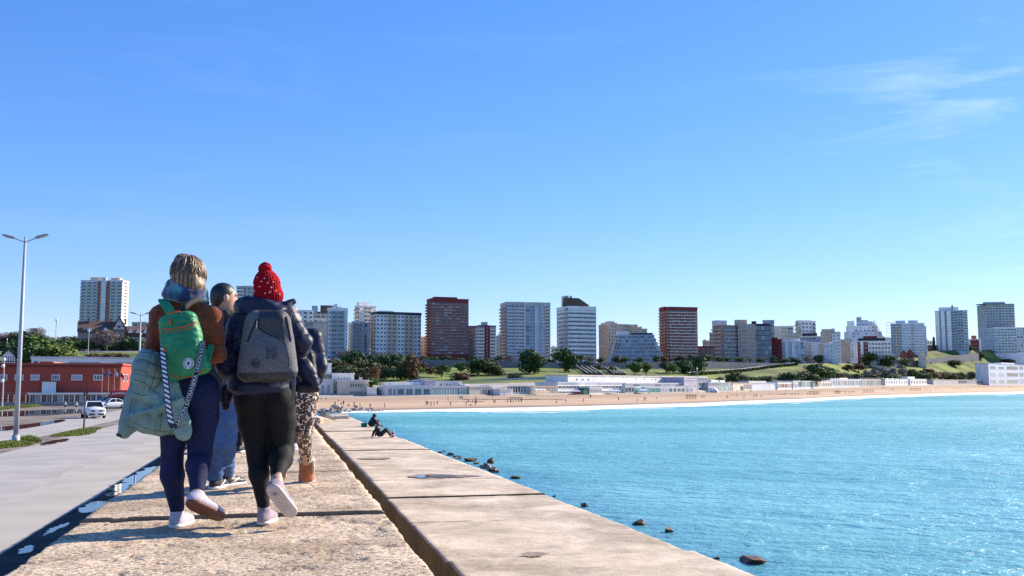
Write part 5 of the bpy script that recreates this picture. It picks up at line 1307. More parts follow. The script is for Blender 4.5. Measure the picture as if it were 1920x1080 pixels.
def B(label, pxL, pxS, pxR, top, base, d, yaw, floors, wall, front, side=None, roof=(), depth=16.0, name='apartment_building', cat='building', par=.9, parm=None, base_h=0.0, top_h=0.0, group=None, seed=None, down=14.0, ends=None):
    """pxL..pxS is the side that shows (left when pxS < half way), the rest is the front; yaw in degrees"""
    c = d * cT; mpp = c / FPX; z0 = pt(pxS, base, d).z; H = pt(pxS, top, d).z - z0; y_ = rad(yaw); a = math.atan((pxS - 960) / 1876.0)
    left = yaw >= 0; rb = random.Random(seed or int(pxL * 7 + top))
    fw = (pxR - pxS) if left else (pxS - pxL); sw = (pxS - pxL) if left else (pxR - pxS)
    W = fw * mpp / max(.2, cos(y_)); Dp = sw * mpp / abs(sin(y_)) if sw > .5 and abs(yaw) > .5 else depth
    rz_ = -a + y_
    cor = pt(pxS, base, d); loc = cor if left else cor - Vector((cos(rz_) * W, sin(rz_) * W, 0))
    loc = Vector((loc.x, loc.y, z0))
    if ends:
        p0, p1 = ends; W = math.hypot(p1.x - p0.x, p1.y - p0.y); rz_ = math.atan2(p1.y - p0.y, p1.x - p0.x); loc = Vector((p0.x, p0.y, min(p0.z, p1.z))); z0 = loc.z; mpp = W / (pxR - pxL); d = p0.y; H = max(2.6, pt(pxL, top, p0.y).z - z0); Dp = depth
    root = thing(name, label, cat, loc, rz_, group)
    q = MB(); q.box(0, W, 0, Dp, -down, H); ob('wall', q.mesh('wall', wall), root)
    if par:
        q = MB(); e = .25; pm = parm or wall
        q.box(-e, W + e, -e, .3, H + .002, H + par); q.box(-e, W + e, Dp - .3, Dp + e, H + .002, H + par); q.box(-e, .3, .3, Dp - .3, H + .002, H + par); q.box(W - .3, W + e, .3, Dp - .3, H + .002, H + par)
        ob('parapet', q.mesh('parapet', pm), root)
    for r_ in roof:                                      # rooftop rooms: (px0, px1, top, material[, depth position])
        x0 = (r_[0] - (pxS if left else pxL)) * mpp; x1 = (r_[1] - (pxS if left else pxL)) * mpp; hz = pt(pxS, r_[2], d).z - z0
        yy = r_[4] if len(r_) > 4 else Dp * .3
        q = MB(); q.box(x0, x1, yy, yy + max(4, min(Dp * .5, 10)), H + .004, hz); ob('roof_room', q.mesh('roof_room', r_[3]), root)
    if rb.random() < .8 and floors > 5:
        q = MB(); ax = W * rb.uniform(.3, .7); q.tube([(ax, Dp * .5, H), (ax, Dp * .5, H + rb.uniform(3, 6))], .08, 5); ob('mast', q.mesh('mast', GREY), root)
    facade(root, front, W, H, floors, rb, Matrix.Identity(4), base_h, top_h)
    if side:
        if left: m_ = Matrix.Translation((0, Dp, 0)) @ Rz(-pi / 2)
        else: m_ = Matrix.Translation((W, 0, 0)) @ Rz(pi / 2)
        facade(root, side, Dp, H, floors, rb, m_, base_h, top_h)
    return root, W, H, Dp
mixg = [G_DARK, G_DARK, G_DARK, G_BLUE, G_PALE]
# --- behind the left hill
B('white tower with terracotta panels and two rooftop boxes above the half-timbered hotel', 152, 226, 237, 527, 640, 850, -22, 18, WHITE,
  [(36, 'b', dict(n=3, glass=[G_BLUE, G_DARK, G_BLUE], out=1.2, slab=WHITE, rail=BGREY)), (8, 'w', dict(wall=TERRA, n=1, glass=[G_DARK], wf=.5)), (10, 'x', dict(wall=WHITE, proud=1.2, drop=-3)), (8, 'w', dict(wall=TERRA, n=1, wf=.5)), (26, 'b', dict(n=2, glass=[G_BLUE, G_DARK], out=1.2, slab=WHITE, rail=BGREY))],
  [(5, 'x'), (10, 'w', dict(n=1, glass=[G_BROWN], wf=.8)), (5, 'x')], [(166, 187, 519, TAN), (205, 222, 520, TAN)])
B('grey block showing its flat top behind the dark-haired walker', 441, 441, 476, 538, 640, 830, 0, 16, GREY, [(8, 'b', dict(n=2, slab=WHITE)), (16, 'w', dict(n=3))], None, [(452, 470, 534, GREY)])
# --- left cluster
B('low white block with a plain parapet left of the skeletal dark roof', 556, 556, 586, 583, 660, 800, 0, 10, WHITE, [(2, 'w', dict(n=3, glass=mixg))], depth=14)
B('unfinished brown roof frame on a grey block behind the white ones', 583, 583, 626, 590, 660, 840, 0, 9, GREY, [(3, 'b', dict(n=3, slab=GREY, rail=BROWN)), (2, 'w', dict(n=2))], None, [(583, 594, 573, BGREY, 1.0), (599, 625, 572, BROWN, 0.5), (594, 612, 584, BROWN, .2)])
B('white low house with a flat slab roof in front of the skeletal roof', 588, 588, 613, 598, 675, 780, 0, 9, WHITE, [(3, 'w', dict(n=2, glass=mixg, f0=6)), (2, 'x')])
B('blank cream party wall block left of the teal balcony tower', 570, 570, 613, 605, 678, 770, 0, 9, TAN, [(16, 'w', dict(n=2, glass=[G_TEAL, G_PALE], wf=.75, hf=.6)), (27, 'x', dict(wall=CREAM))])
B('teal glass balcony tower framed in white next to the shoulder of the walkers', 612, 614, 650, 582, 682, 765, 14, 12, BGREY,
  [(5, 'w', dict(n=1, glass=[G_DARK], wf=.6, wall=WHITE)), (25, 'b', dict(n=2, glass=[G_TEAL, G_BLUE, G_DARK], rail=RAILG, slab=CREAM, out=1.2)), (6, 'x', dict(wall=LBLUE, proud=.5))], [(1, 'x')], [(623, 640, 574, WHITE), (628, 632, 569, WHITE)], parm=WHITE, par=2.2)
B('slim white tower with a recessed balcony column behind the blue glass block', 664, 673, 704, 574, 650, 850, 30, 10, WHITE, [(9, 'x'), (15, 'b', dict(n=2, glass=[G_DARK, G_BROWN, G_PALE], slab=CREAM)), (9, 'x')], [(1, 'b', dict(n=2, slab=BEIGE))], [(675, 700, 566, WHITE)])
B('blue glass office block stepping down beside the slim white tower', 652, 660, 693, 606, 660, 790, 20, 8, BGREY, [(16, 'g', dict(n=2, glass=[G_BLUE], wf=.97, hf=.9, zf=.05)), (10, 'g', dict(n=2, glass=[G_BLUE, G_PALE], wf=.9, hf=.9, zf=.05)), (5, 'x', dict(wall=LBLUE))], [(1, 'b', dict(n=1, rail=RAILG, slab=WHITE, out=1.8))], [(665, 688, 601, BGREY)])
B('wide cream block with dark mansard roof edges and twelve storeys of small dark windows', 694, 704, 790, 589, 681, 785, 18, 12, CREAM,
  [(20, 'w', dict(n=3, wf=.62, hf=.48, glass=[G_DARK, G_DARK, G_BLUE], wall=WHITE)), (17, 'b', dict(n=2, slab=CREAM, rail=BEIGE, glass=[G_DARK])), (14, 'w', dict(n=2, wf=.6, wall=WHITE, proud=.9)), (17, 'b', dict(n=2, slab=CREAM, rail=BEIGE)), (14, 'w', dict(n=2, wf=.62, hf=.5, glass=[G_DARK, G_DARK, G_BLUE], wall=WHITE))],
  [(1, 'b', dict(n=2, slab=BEIGE))], [(716, 742, 581, WHITE), (758, 780, 583, DKGREEN), (743, 757, 585, CREAM), (706, 716, 587, DKGREEN, .5)], parm=DKGREEN, par=2.2)
B('narrow beige block squeezed between the cream block and the tall oxblood tower', 788, 788, 803, 633, 676, 810, 0, 7, BEIGE, [(1, 'w', dict(n=3))])
rd = dict(glass=[G_BROWN, G_BROWN, G_DARK, RED, G_PALE, G_BLUE], slab=PINK, rail=PINK)
B('tall oxblood tower, the larger of the two dark red towers', 799, 808, 879, 561, 672, 790, 15, 18, RED, [(10, 'b', dict(n=3, wf=.85, hf=.62, out=.7, rh=.45, inset=.0, **rd)), (10, 'b', dict(n=3, wf=.85, hf=.62, out=.7, rh=.45, inset=.0, **rd)), (10, 'b', dict(n=3, wf=.85, hf=.62, out=.7, rh=.45, inset=0., **rd))], [(1, 'b', dict(n=2, slab=PINK, rail=RED))], [(817, 862, 555, RED)], base_h=3.8, top_h=2.0)
B('plain tan block right of the tall oxblood tower', 878, 878, 894, 613, 672, 815, 0, 9, TAN, [(1, 'w', dict(n=2, wf=.4, glass=[G_BROWN]))], parm=BROWN)
B('brown and white balcony block with a stepped top', 892, 896, 930, 612, 674, 795, 12, 10, GREY, [(12, 'b', dict(n=1, slab=WHITE, rail=CREAM, out=1.6)), (10, 'w', dict(wall=MAROON, n=1, wf=.3, proud=.5)), (12, 'b', dict(n=1, slab=WHITE, rail=CREAM, out=1.6))], [(1, 'b', dict(n=1, slab=WHITE))], [(905, 916, 603, GREY), (899, 921, 609, GREY)], parm=MAROON)
B('small far white tower seen low in the gap beside the blue-grey slab', 930, 930, 941, 631, 676, 900, 0, 8, LBLUE, [(1, 'w', dict(n=2))], None, [(934, 938, 625, LBLUE)])
bg = dict(n=2, glass=[G_BLUE, G_PALE, G_BLUE, G_DARK], rail=LBLUE, slab=WHITE, out=.8, inset=0)
B('broad blue-grey slab tower with a concrete crown and vertical ribs', 938, 950, 1033, 572, 681, 812, 14, 16, BGREY,
  [(13, 'b', bg), (2, 'x', dict(wall=GREY, proud=1.4, drop=-2)), (15, 'b', bg), (3, 'x', dict(wall=CREAM, proud=1.6, drop=-2)), (9, 'w', dict(n=1, glass=[G_BLUE, G_PALE], wf=.8, hf=.75, zf=.1)), (8, 'w', dict(n=2, glass=[G_DARK, G_BLUE], wf=.7)), (8, 'x', dict(wall=LBLUE, proud=.4)), (2, 'x', dict(wall=GREY, proud=1.4, drop=-2)), (9, 'w', dict(n=2, glass=[G_PALE, G_DARK], wall=LBLUE)), (9, 'b', dict(n=1, slab=CREAM, out=1.8))],
  [(1, 'b', dict(n=1, slab=BEIGE, rail=PINK))], [(950, 985, 569, GREY, 2), (988, 1010, 567, BGREY, 1), (1011, 1024, 570, BGREY, 2)], parm=GREY, par=2.8, base_h=4)
B('white ribbon-window tower under a sloping brown penthouse roof', 1044, 1066, 1119, 577, 686, 832, 24, 14, WHITE, [(1, 'l', dict(n=9, band=WHITE, h=1.55, glass=[G_BLUE, G_DARK, G_TEAL], wf=.97))], [(3, 'l', dict(n=4, band=WHITE, h=1.5, glass=[G_DARK, G_BLUE], wf=.95)), (1, 'w', dict(n=1, glass=[G_DARK], wf=.9, hf=.7))], [(1068, 1073, 553, GREY, 6)], parm=WHITE, par=1.6)
rt = thing('penthouse_roof', 'sloping brown tiled penthouse roof on the white ribbon-window tower', 'roof', pt(1056, 573, 836), -math.atan((1060 - 960) / 1876) + rad(24) * .2)
q = MB(); mp_ = 836 / FPX
q.prismy([(0, 0), (50 * mp_, 0), (30 * mp_, 14 * mp_), (2 * mp_, 15.5 * mp_)], 0, 9, 0); ob('roof_slope', q.mesh('roof_slope', BROWN), rt)
q = MB(); q.box(13 * mp_, 17 * mp_, 2, 5, 14.6 * mp_, 19 * mp_); ob('chimney', q.mesh('chimney', GREY), rt)
B('pinkish brown high block behind the glass terraces', 1123, 1140, 1181, 609, 684, 880, 25, 12, BEIGE, [(3, 'w', dict(n=3, wf=.4, glass=[G_DARK, G_BROWN])), (2, 'x'), (2, 'w', dict(n=2, wf=.4))], [(1, 'w', dict(n=3, wall=PINK, wf=.4))], [(1141, 1166, 604, BEIGE), (1150, 1160, 601, GREY)])
B('cream stepped block peering over the right end of the glass terraces', 1178, 1182, 1214, 618, 684, 885, 10, 11, TAN, [(4, 'w', dict(n=2, wf=.4)), (3, 'x'), (4, 'w', dict(n=2, wf=.4))], None, [(1178, 1198, 608, TAN), (1200, 1206, 612, GREY)])
# terraces: each storey a little longer than the one above
tz = thing('apartment_building', 'blue glass apartment terraces widening storey by storey towards the ground', 'building', pt(1195, 684, 835), -math.atan((1195 - 960) / 1876))
mpp = 835 / FPX; fh = (684 - 626) * mpp / 8; rb = random.Random(5)
for f in range(8):
    t = 1 - f / 7.0; x0 = (-52 + 12 * (1 - t)) * mpp; x1 = (33 + 21 * t) * mpp; y0 = 2.2 * f
    q = MB(); q.box(x0, x1, y0, 24, f * fh - (14 if f == 0 else 0), (f + 1) * fh - .004); ob('storey', q.mesh('storey', BGREY), tz)
    q = MB(); q.box(x0, x1, y0 - 1.4, y0 - .004, f * fh - .3, f * fh); ob('terrace_slab', q.mesh('terrace_slab', WHITE), tz)
    n = int((x1 - x0) / 2.7)
    for k in range(n):
        ob('window', window_mesh(2.35, fh * .72, ALU, rb.choice([G_BLUE, G_BLUE, G_DARK, G_PALE, G_TEAL, G_SHUT if f < 3 else G_BLUE]), 2), tz, (x0 + (x1 - x0) * (k + .5) / n, y0 - .01, f * fh + .1))
    for k in range(int((x1 - x0) / 5.4)):
        q = MB(); xx = x0 + 5.4 * (k + .5)
        if 'divider' not in _cache: q.box(-.08, .08, -1.35, -.006, .0, fh * .8); _cache['divider'] = q.mesh('divider', WHITE)
        ob('divider', _cache['divider'], tz, (xx, y0, f * fh + .002))
for f in range(6):
    q = MB(); q.box((-58 + 3 * f) * mpp, (-51 + 2 * f) * mpp, 3 + f, 20, -14 if f == 0 else f * fh, (f + 1) * fh); ob('stair_block', q.mesh('stair_block', CREAM), tz)
q = MB(); q.box(-40 * mpp, -16 * mpp, 16, 24, 8 * fh - .002, 8.9 * fh); ob('roof_room', q.mesh('roof_room', LBLUE), tz)
q = MB(); q.box(-12 * mpp, 30 * mpp, 17, 24, 8 * fh - .002, 8.5 * fh); ob('roof_room', q.mesh('roof_room', DKGREEN), tz)
rd2 = dict(glass=[G_DARK, RED, G_PALE, G_BLUE, RED, G_DARK], slab=CREAM, rail=CREAM)
B('second oxblood tower with pale floor slabs, right of the glass terraces', 1237, 1256, 1309, 580, 680, 878, 24, 16, RED, [(1, 'b', dict(n=5, wf=.7, hf=.60, out=1.0, rh=.45, inset=0, **rd2)), (1, 'b', dict(n=5, wf=.7, hf=.6, out=1.0, rh=.45, inset=0, **rd2))], [(1, 'b', dict(n=3, wf=.6, hf=.6, slab=PINK, rail=PINK, glass=[G_DARK, RED], rh=.45, inset=0))], [(1252, 1291, 574, RED)], parm=RED, par=2.4, base_h=4)
B('low dark red brick terrace house right of the second oxblood tower', 1306, 1306, 1340, 651, 680, 890, 0, 4, RED, [(1, 'b', dict(n=4, slab=BEIGE, rail=BROWN))], parm=RED)
B('small far grey block over the low red terrace', 1331, 1331, 1341, 625, 670, 980, 0, 6, GREY, [(1, 'w', dict(n=2))])
B('pink and blue rounded balcony tower with an open rooftop box', 1337, 1353, 1385, 611, 684, 915, 32, 10, PINK, [(4, 'x', dict(wall=PINK, proud=.3)), (30, 'b', dict(n=4, glass=[G_BLUE, G_DARK, G_TEAL, G_PALE], rail=RAILG, slab=CREAM, out=1.2))], [(1, 'b', dict(n=2, slab=GREY, rail=GREY, out=1.8))], [(1349, 1372, 600, LBLUE)])
B('beige balcony block with a wide rooftop box between the pink and the glass towers', 1385, 1385, 1417, 610, 684, 918, 0, 10, BEIGE, [(6, 'w', dict(n=1, wf=.5)), (20, 'b', dict(n=2, glass=[G_TEAL, G_PALE], rail=TAN, slab=TAN, out=1.1)), (6, 'w', dict(n=1, wf=.5))], None, [(1379, 1402, 599, TAN)])
B('dark framed curtain wall block with a curved black roof edge', 1416, 1416, 1447, 611, 684, 920, 0, 8, DARK, [(1, 'g', dict(n=5, glass=[G_BLUE, G_BLUE, G_PALE, G_TEAL], wf=.9, hf=.84, zf=.08))], None, [(1411, 1420, 602, DARK, 1), (1406, 1444, 607, DARK, .5)], parm=DARK)
B('blue-grey stair tower rising behind the curtain wall block', 1432, 1432, 1453, 602, 684, 945, 0, 12, BGREY, [(2, 'x'), (1, 'g', dict(n=1, glass=[G_PALE, G_BLUE], wf=.8))], None, [(1433, 1445, 600, BGREY)])
B('white block with a red-brown corner loggia behind the maroon wall', 1453, 1453, 1488, 613, 660, 980, 0, 7, CREAM, [(12, 'x'), (10, 'w', dict(n=2, wf=.4)), (12, 'b', dict(n=1, glass=[TERRA, G_PALE], rail=RAILG))], None, [(1472, 1485, 612, TERRA, .0)], parm=WHITE)
B('windowless maroon end wall with a row of tiny openings', 1448, 1448, 1466, 638, 684, 928, 0, 6, MAROON, [(1, 'w', dict(n=2, wf=.10, hf=.2, glass=[G_PALE], fskip=1))], None, [(1448, 1459, 633, MAROON, .0)], parm=MAROON)
B('white and blue glazed front between the maroon wall and the beige block', 1465, 1465, 1511, 641, 686, 930, 0, 6, LBLUE, [(8, 'g', dict(n=2, glass=[G_BLUE, G_PALE], wf=.9, hf=.85, zf=.08, wall=WHITE)), (6, 'x', dict(wall=WHITE, proud=.4)), (6, 'x', dict(wall=GREY)), (6, 'x', dict(wall=WHITE, proud=.4)), (20, 'g', dict(n=4, glass=[G_BLUE, G_PALE, LBLUE], wf=.92, hf=.85, zf=.08))], None, [(1462, 1500, 635, WHITE, 3)], parm=WHITE)
B('white top storeys with dark windows and green side balconies', 1493, 1504, 1530, 603, 660, 1000, 25, 8, WHITE, [(26, 'w', dict(n=3, wf=.5, hf=.4)), (8, 'b', dict(n=1, rail=RAILG, slab=GREY, glass=[G_TEAL]))], [(1, 'b', dict(n=2, slab=BEIGE, glass=[G_BROWN, G_PALE]))], [(1503, 1528, 600, GREY)])
B('teal glass block under a tilted dark roof', 1501, 1501, 1540, 632, 660, 960, 0, 4, BGREY, [(18, 'g', dict(n=4, glass=[G_TEAL, G_BLUE], wf=.9, hf=.85, zf=.06)), (16, 'g', dict(n=2, glass=[G_DARK, G_TEAL], wf=.8))], None, [(1505, 1532, 625, DARK, 1)], parm=CREAM)
B('beige windowed block with a bright blue-grey flank in front of the tilted roof', 1511, 1511, 1538, 643, 685, 950, 0, 6, LBLUE, [(11, 'w', dict(n=3, glass=[G_PALE, G_BROWN], wall=TAN, wf=.6)), (16, 'x')], None, [(1530, 1540, 640, RED, 2)])
B('square tan block with open concrete frames on its roof', 1540, 1540, 1566, 624, 680, 985, 0, 8, BEIGE, [(5, 'x'), (2, 'w', dict(n=1, wf=.3, gap=.5))], None, [(1542, 1560, 617, BEIGE, 1), (1560, 1566, 616, GREY, 1)])
B('pale blue narrow block attached right of the square tan block', 1562, 1562, 1577, 627, 682, 975, 0, 9, LBLUE, [(1, 'w', dict(n=2, glass=[G_BLUE], wf=.5))], None, [(1566, 1577, 622, GREY, .3)])
B('low pale blue houses with a red awning edge left of the stepped white mass', 1538, 1538, 1572, 645, 687, 945, 0, 5, LBLUE, [(2, 'x', dict(wall=TAN)), (5, 'w', dict(n=3, wf=.25, hf=.35, gap=.3)), (3, 'x')], None, [(1555, 1562, 641, WHITE)])
# stepped white mass
sm = thing('apartment_building', 'great stepped white apartment mass tapering to a turreted top', 'building', pt(1616, 682, 1070), -math.atan((1616 - 960) / 1876))
mpp = 1070 / FPX; rb = random.Random(9)
for k, (a, b, tp, dep, m_) in enumerate(((-34, 40, 640, 0, WHITE), (-30, 37, 622, 3, LBLUE), (-26, 30, 610, 6, WHITE), (-24, -11, 601, 4, WHITE), (-6, 22, 602, 9, LBLUE), (-7, 2, 593, 11, GREY), (2, 14, 599, 12, LBLUE), (-36, -20, 636, -2, TAN))):
    h = (682 - tp) * mpp; q = MB(); q.box(a * mpp, b * mpp, dep, 30, -14, h); ob('wall', q.mesh('wall', m_), sm)
    for f in range(int(h / 3.1)):
        for w_ in range(int((b - a) * mpp / 4.2)):
            if rb.random() < .48 and f * 3.1 > (18 if k in (1, 2) else 22 if k > 2 else 2): ob('window', window_mesh(1.5, 1.5, ALU, rb.choice([G_DARK, G_BLUE, G_PALE]), 1), sm, (a * mpp + 2.1 + 4.2 * w_, dep - .01, f * 3.1 + .9))
for k in range(11):
    x = (22 + k * 1.65) * mpp; z = (682 - (604 + 3.6 * k)) * mpp; q = MB(); q.box(x, x + 2.0 * mpp, 2, 8, z - 3.5, z); q.box(x + 1.0, x + 1.6, 3, 5, z, z + 3.2); ob('terrace_block', q.mesh('terrace_block', GREY), sm)
B('white grid-fronted hotel with maroon panels on its left and a dark mansard', 1607, 1609, 1668, 641, 688, 1010, 8, 6, WHITE, [(5, 'w', dict(n=1, wall=MAROON, wf=.4)), (5, 'x', dict(wall=WHITE, proud=.6, drop=-1)), (8, 'w', dict(n=1, wall=MAROON, wf=.5)), (6, 'w', dict(n=1, wf=.5, glass=[G_BLUE])), (32, 'b', dict(n=6, glass=[G_DARK, G_BLUE], slab=WHITE, rail=WHITE, rh=.9, out=1.5, wf=.6))], None, [(1612, 1660, 634, DARK, 1.5), (1622, 1646, 630, RED, 3)], parm=WHITE)
B('pair of white and blue glass slabs with an open frame on the left', 1672, 1672, 1731, 608, 664, 1150, 0, 11, LBLUE, [(8, 'g', dict(n=2, glass=[G_BLUE, G_TEAL], wf=.9, hf=.8)), (3, 'x', dict(wall=TAN, proud=.5)), (8, 'g', dict(n=2, glass=[G_TEAL, G_BLUE], wf=.9, hf=.8)), (16, 'w', dict(n=2, wf=.95, hf=.22, glass=[G_TEAL], wall=LBLUE)), (6, 'g', dict(n=1, glass=[G_TEAL, G_DARK], wf=.9)), (18, 'w', dict(n=2, wf=.95, hf=.22, glass=[G_TEAL], wall=LBLUE))], None, [(1681, 1698, 601, LBLUE), (1703, 1720, 601, LBLUE)])
fr = thing('roof_frame', 'open white concrete frame standing left of the blue glass slabs', 'frame', pt(1664, 664, 1148), -math.atan((1664 - 960) / 1876)); mpp = 1148 / FPX
for k in range(9): q = MB(); q.box(.35, 8 * mpp - .004, .05, 1.0, k * 4.1, k * 4.1 + .45); ob('beam', q.mesh('beam', WHITE), fr)
q = MB(); q.box(0, .345, 0, 1.0, -10, 59 * mpp); ob('post', q.mesh('post', WHITE), fr)
q = MB(); q.box(0, 16 * mpp, 0, 1.0, 59 * mpp + .005, 60 * mpp); ob('beam', q.mesh('beam', WHITE), fr)
B('narrow open balcony stack right of the blue glass slabs', 1731, 1731, 1738, 613, 664, 1150, 0, 11, GREY, [(1, 'b', dict(n=1, slab=WHITE, glass=[G_PALE], rail=RAILG))])
for x0, x1, tp, lb in ((1688, 1702, 657, 'leftmost small brick house with a pointed gable below the blue glass slabs'), (1700, 1714, 655, 'taller small brick house with a pointed gable right of the leftmost one'), (1722, 1736, 656, 'small grey gabled house among trees at the right end of the row')):
    d_ = 1085; mpp = d_ / FPX; r_ = thing('gabled_house', lb, 'house', pt(x0, 682, d_), -math.atan((x0 - 960) / 1876)); wd = (x1 - x0) * mpp; h = (682 - tp) * mpp
    cc = GREY if x0 > 1715 else wm('house_brick', (.20, .06, .045)); q = MB(); q.prismy([(0, -8), (wd, -8), (wd, h * .62), (wd / 2, h), (0, h * .62)], 0, 12); ob('wall', q.mesh('wall', cc), r_)
    q = MB(); q.prismy([(-.5, h * .60), (wd / 2, h + .25), (wd + .5, h * .60), (wd + .5, h * .66), (wd / 2, h + .8), (-.5, h * .66)], -.4, 12.4); ob('roof', q.mesh('roof', BROWN if x0 < 1715 else GREY), r_)
    for k in range(3): ob('window', window_mesh(1.2, 1.6, WHITE, G_DARK, 2), r_, (wd * (k + .5) / 3, -.01, h * .28))
B('small brick gable house by the dark cypress left of the tall blue tower', 1740, 1740, 1757, 649, 668, 1230, 0, 3, wm('house_brick', (.2, .06, .045)), [(1, 'w', dict(n=3))], parm=BROWN)
B('tall white and blue glass tower with vertical white fins', 1756, 1756, 1812, 584, 660, 1235, 0, 15, LBLUE, [(7, 'x', dict(wall=WHITE, proud=.8)), (3, 'w', dict(n=1, glass=[G_BLUE], wf=.8, hf=.8)), (6, 'x', dict(wall=WHITE, proud=1.0)), (4, 'w', dict(n=1, glass=[G_BLUE, G_TEAL], wf=.8, hf=.8)), (7, 'x', dict(wall=WHITE, proud=1.6)), (11, 'g', dict(n=2, glass=[G_TEAL, G_BLUE], wf=.95, hf=.9, zf=.04)), (9, 'g', dict(n=2, glass=[G_DARK, G_TEAL], wf=.95, hf=.8)), (8, 'b', dict(n=1, glass=[G_TEAL, G_TURQ], rail=RAILG, slab=WHITE))], None, [(1763, 1797, 576, WHITE), (1785, 1788, 573, DARK)])
B('small white building with a red upper storey between the two right-hand towers', 1816, 1816, 1838, 637, 660, 1290, 0, 4, WHITE, [(4, 'w', dict(n=3, wf=.5)), (14, 'w', dict(wall=MAROON, n=4, wf=.3)), (3, 'x')], None, [(1822, 1831, 629, TERRA)])
B('grey-green tower with a flat overhanging roof at the right edge', 1836, 1852, 1900, 571, 640, 1340, 20, 14, GREY, [(20, 'b', dict(n=4, glass=[G_TEAL, G_BLUE, G_DARK], rail=RAILG, slab=BGREY, out=1.0)), (22, 'b', dict(n=4, glass=[G_TEAL, G_BLUE, G_DARK], rail=RAILG, slab=BGREY, out=1.0)), (5, 'b', dict(n=1, rail=RAILG, slab=WHITE, out=2.2))], [(1, 'w', dict(n=4, wf=.5, glass=[G_DARK, G_PALE]))], [(1852, 1888, 566, GREY, 2), (1837, 1902, 570, DARK, -1.5)])
B('pale glazed wing at the foot of the grey-green tower', 1838, 1866, 1935, 615, 662, 1300, 22, 9, LBLUE, [(30, 'b', dict(n=7, glass=[G_BLUE, G_TEAL, G_PALE], rail=RAILG, slab=WHITE, out=.9)), (24, 'g', dict(n=6, glass=[G_BLUE, G_PALE], wf=.85, hf=.8))], [(1, 'w', dict(n=6, wf=.7, hf=.6, glass=[G_BLUE, G_PALE, G_DARK]))], parm=WHITE)
for a, b_, tp, m_, lb in ((1575, 1592, 640, TAN, 'small tan filler block behind the left foot of the stepped white mass'), (1654, 1673, 634, WHITE, 'plain white mid-rise just right of the stepped white mass'), (1318, 1338, 640, BEIGE, 'beige mid-rise rising behind the low dark red terrace'), (1486, 1503, 628, GREY, 'grey mid-rise left of the white top storeys'), (1735, 1752, 640, WHITE, 'low white block right of the open balcony stack'), (1212, 1240, 655, CREAM, 'low cream block behind the right end of the glass terraces'), (938, 945, 640, WHITE, 'sliver of a white block left of the blue-grey slab'), (1033, 1046, 652, WHITE, 'low white block in the gap right of the blue-grey slab')):
    B(lb, a, a, b_, tp, 680, float(dF((a + b_) / 2)) + 120, 0, max(3, int((680 - tp) / 6)), m_, [(1, 'w', dict(n=max(2, int((b_ - a) / 4)), wf=.5, glass=mixg))], None, [(a + 2, a + 7, tp - 4, GREY)])
# --- half-timbered hotel on the left hill
ht_ = thing('half_timbered_hotel', 'half-timbered stone hotel with steep brown roofs in front of the white tower', 'hotel', pt(144, 658, 640), -math.atan((190 - 960) / 1876)); mpp = 640 / FPX
P_ = lambda px, py: ((px - 144) * mpp, (658 - py) * mpp)
def ht_box(name, x0, x1, yt, yb, y0, y1, m_): a, b = P_(x0, yb); c_, d_ = P_(x1, yt); q = MB(); q.box(a, c_, y0, y1, b, d_); return ob(name, q.mesh(name, m_), ht_)
ht_box('wall', 144, 228, 620, 668, 0, 14, STONE); ht_box('wall', 228, 300, 622, 668, 3, 16, wm('dark_brick', (.09, .05, .042)))
def ht_roof(x0, x1, yr, ye, y0, y1): a, e = P_(x0, ye); b, r_ = P_(x1, yr); q = MB(); q.prismx([(y0 - .8, e), (y1 + .8, e), ((y0 + y1) / 2, r_)], a - .4, b + .4); return ob('roof', q.mesh('roof', BROWN), ht_)
ht_roof(144, 212, 600, 621, 0, 14); ht_roof(226, 300, 608, 623, 3, 16)
a, e = P_(204, 618); b, r_ = P_(228, 598); q = MB(); q.prismy([(a, -8), (b, -8), (b, e + 1), ((a + b) / 2, r_ + 1.2), (a, e + 1)], -1.2, 10); ob('gable_wall', q.mesh('gable_wall', STONE), ht_)
q = MB(); q.prismy([(a - .5, e + .6), ((a + b) / 2, r_ + 1.2), (b + .5, e + .6), (b + .5, e + 1.4), ((a + b) / 2, r_ + 2.2), (a - .5, e + 1.4)], -1.9, 10.5); ob('gable_roof', q.mesh('gable_roof', BROWN), ht_)
q = MB(); q.prismy([(a + .6, e + .8), (b - .6, e + .8), ((a + b) / 2, r_ + .5)], -1.32, -1.205); gp_ = ob('gable_panel', q.mesh('gable_panel', WHITE), ht_)
def beam(x0, z0, x1, z1, y, w_=.25):
    q = MB(); dv = Vector((x1 - x0, 0, z1 - z0)); n_ = Vector((-dv.z, 0, dv.x)).normalized() * w_ / 2; v = [Vector((x0, y, z0)) - n_, Vector((x1, y, z1)) - n_, Vector((x1, y, z1)) + n_, Vector((x0, y, z0)) + n_]
    q.add([tuple(p) for p in v] + [(p.x, y - .12, p.z) for p in v], [(0, 3, 2, 1), (4, 5, 6, 7), (0, 1, 5, 4), (1, 2, 6, 5), (2, 3, 7, 6), (3, 0, 4, 7)]); return ob('timber', q.mesh('timber', DARK), ht_)
for k in range(7): x = a + .8 + (b - a - 1.6) * k / 6; beam(x, e + .8, x, e + .8 + (r_ - e) * (1 - abs(k - 3) / 3.4) * .85, -1.33)
beam(a + .6, e + 2.6, b - .6, e + 2.6, -1.33); ob('window', window_mesh(1.8, 2.2, WHITE, G_DARK, 2), ht_, ((a + b) / 2, -1.34, e + 1.2))
for k in range(3): ob('window', window_mesh(1.3, 2.4, WHITE, G_DARK, 2), ht_, (a + (b - a) * (k + .9) / 3.8, -1.22, e - 4))
ob('window', window_mesh(4.2, 3.6, WHITE, G_DARK, 4), ht_, ((a + b) / 2, -1.22, e - 10.2))
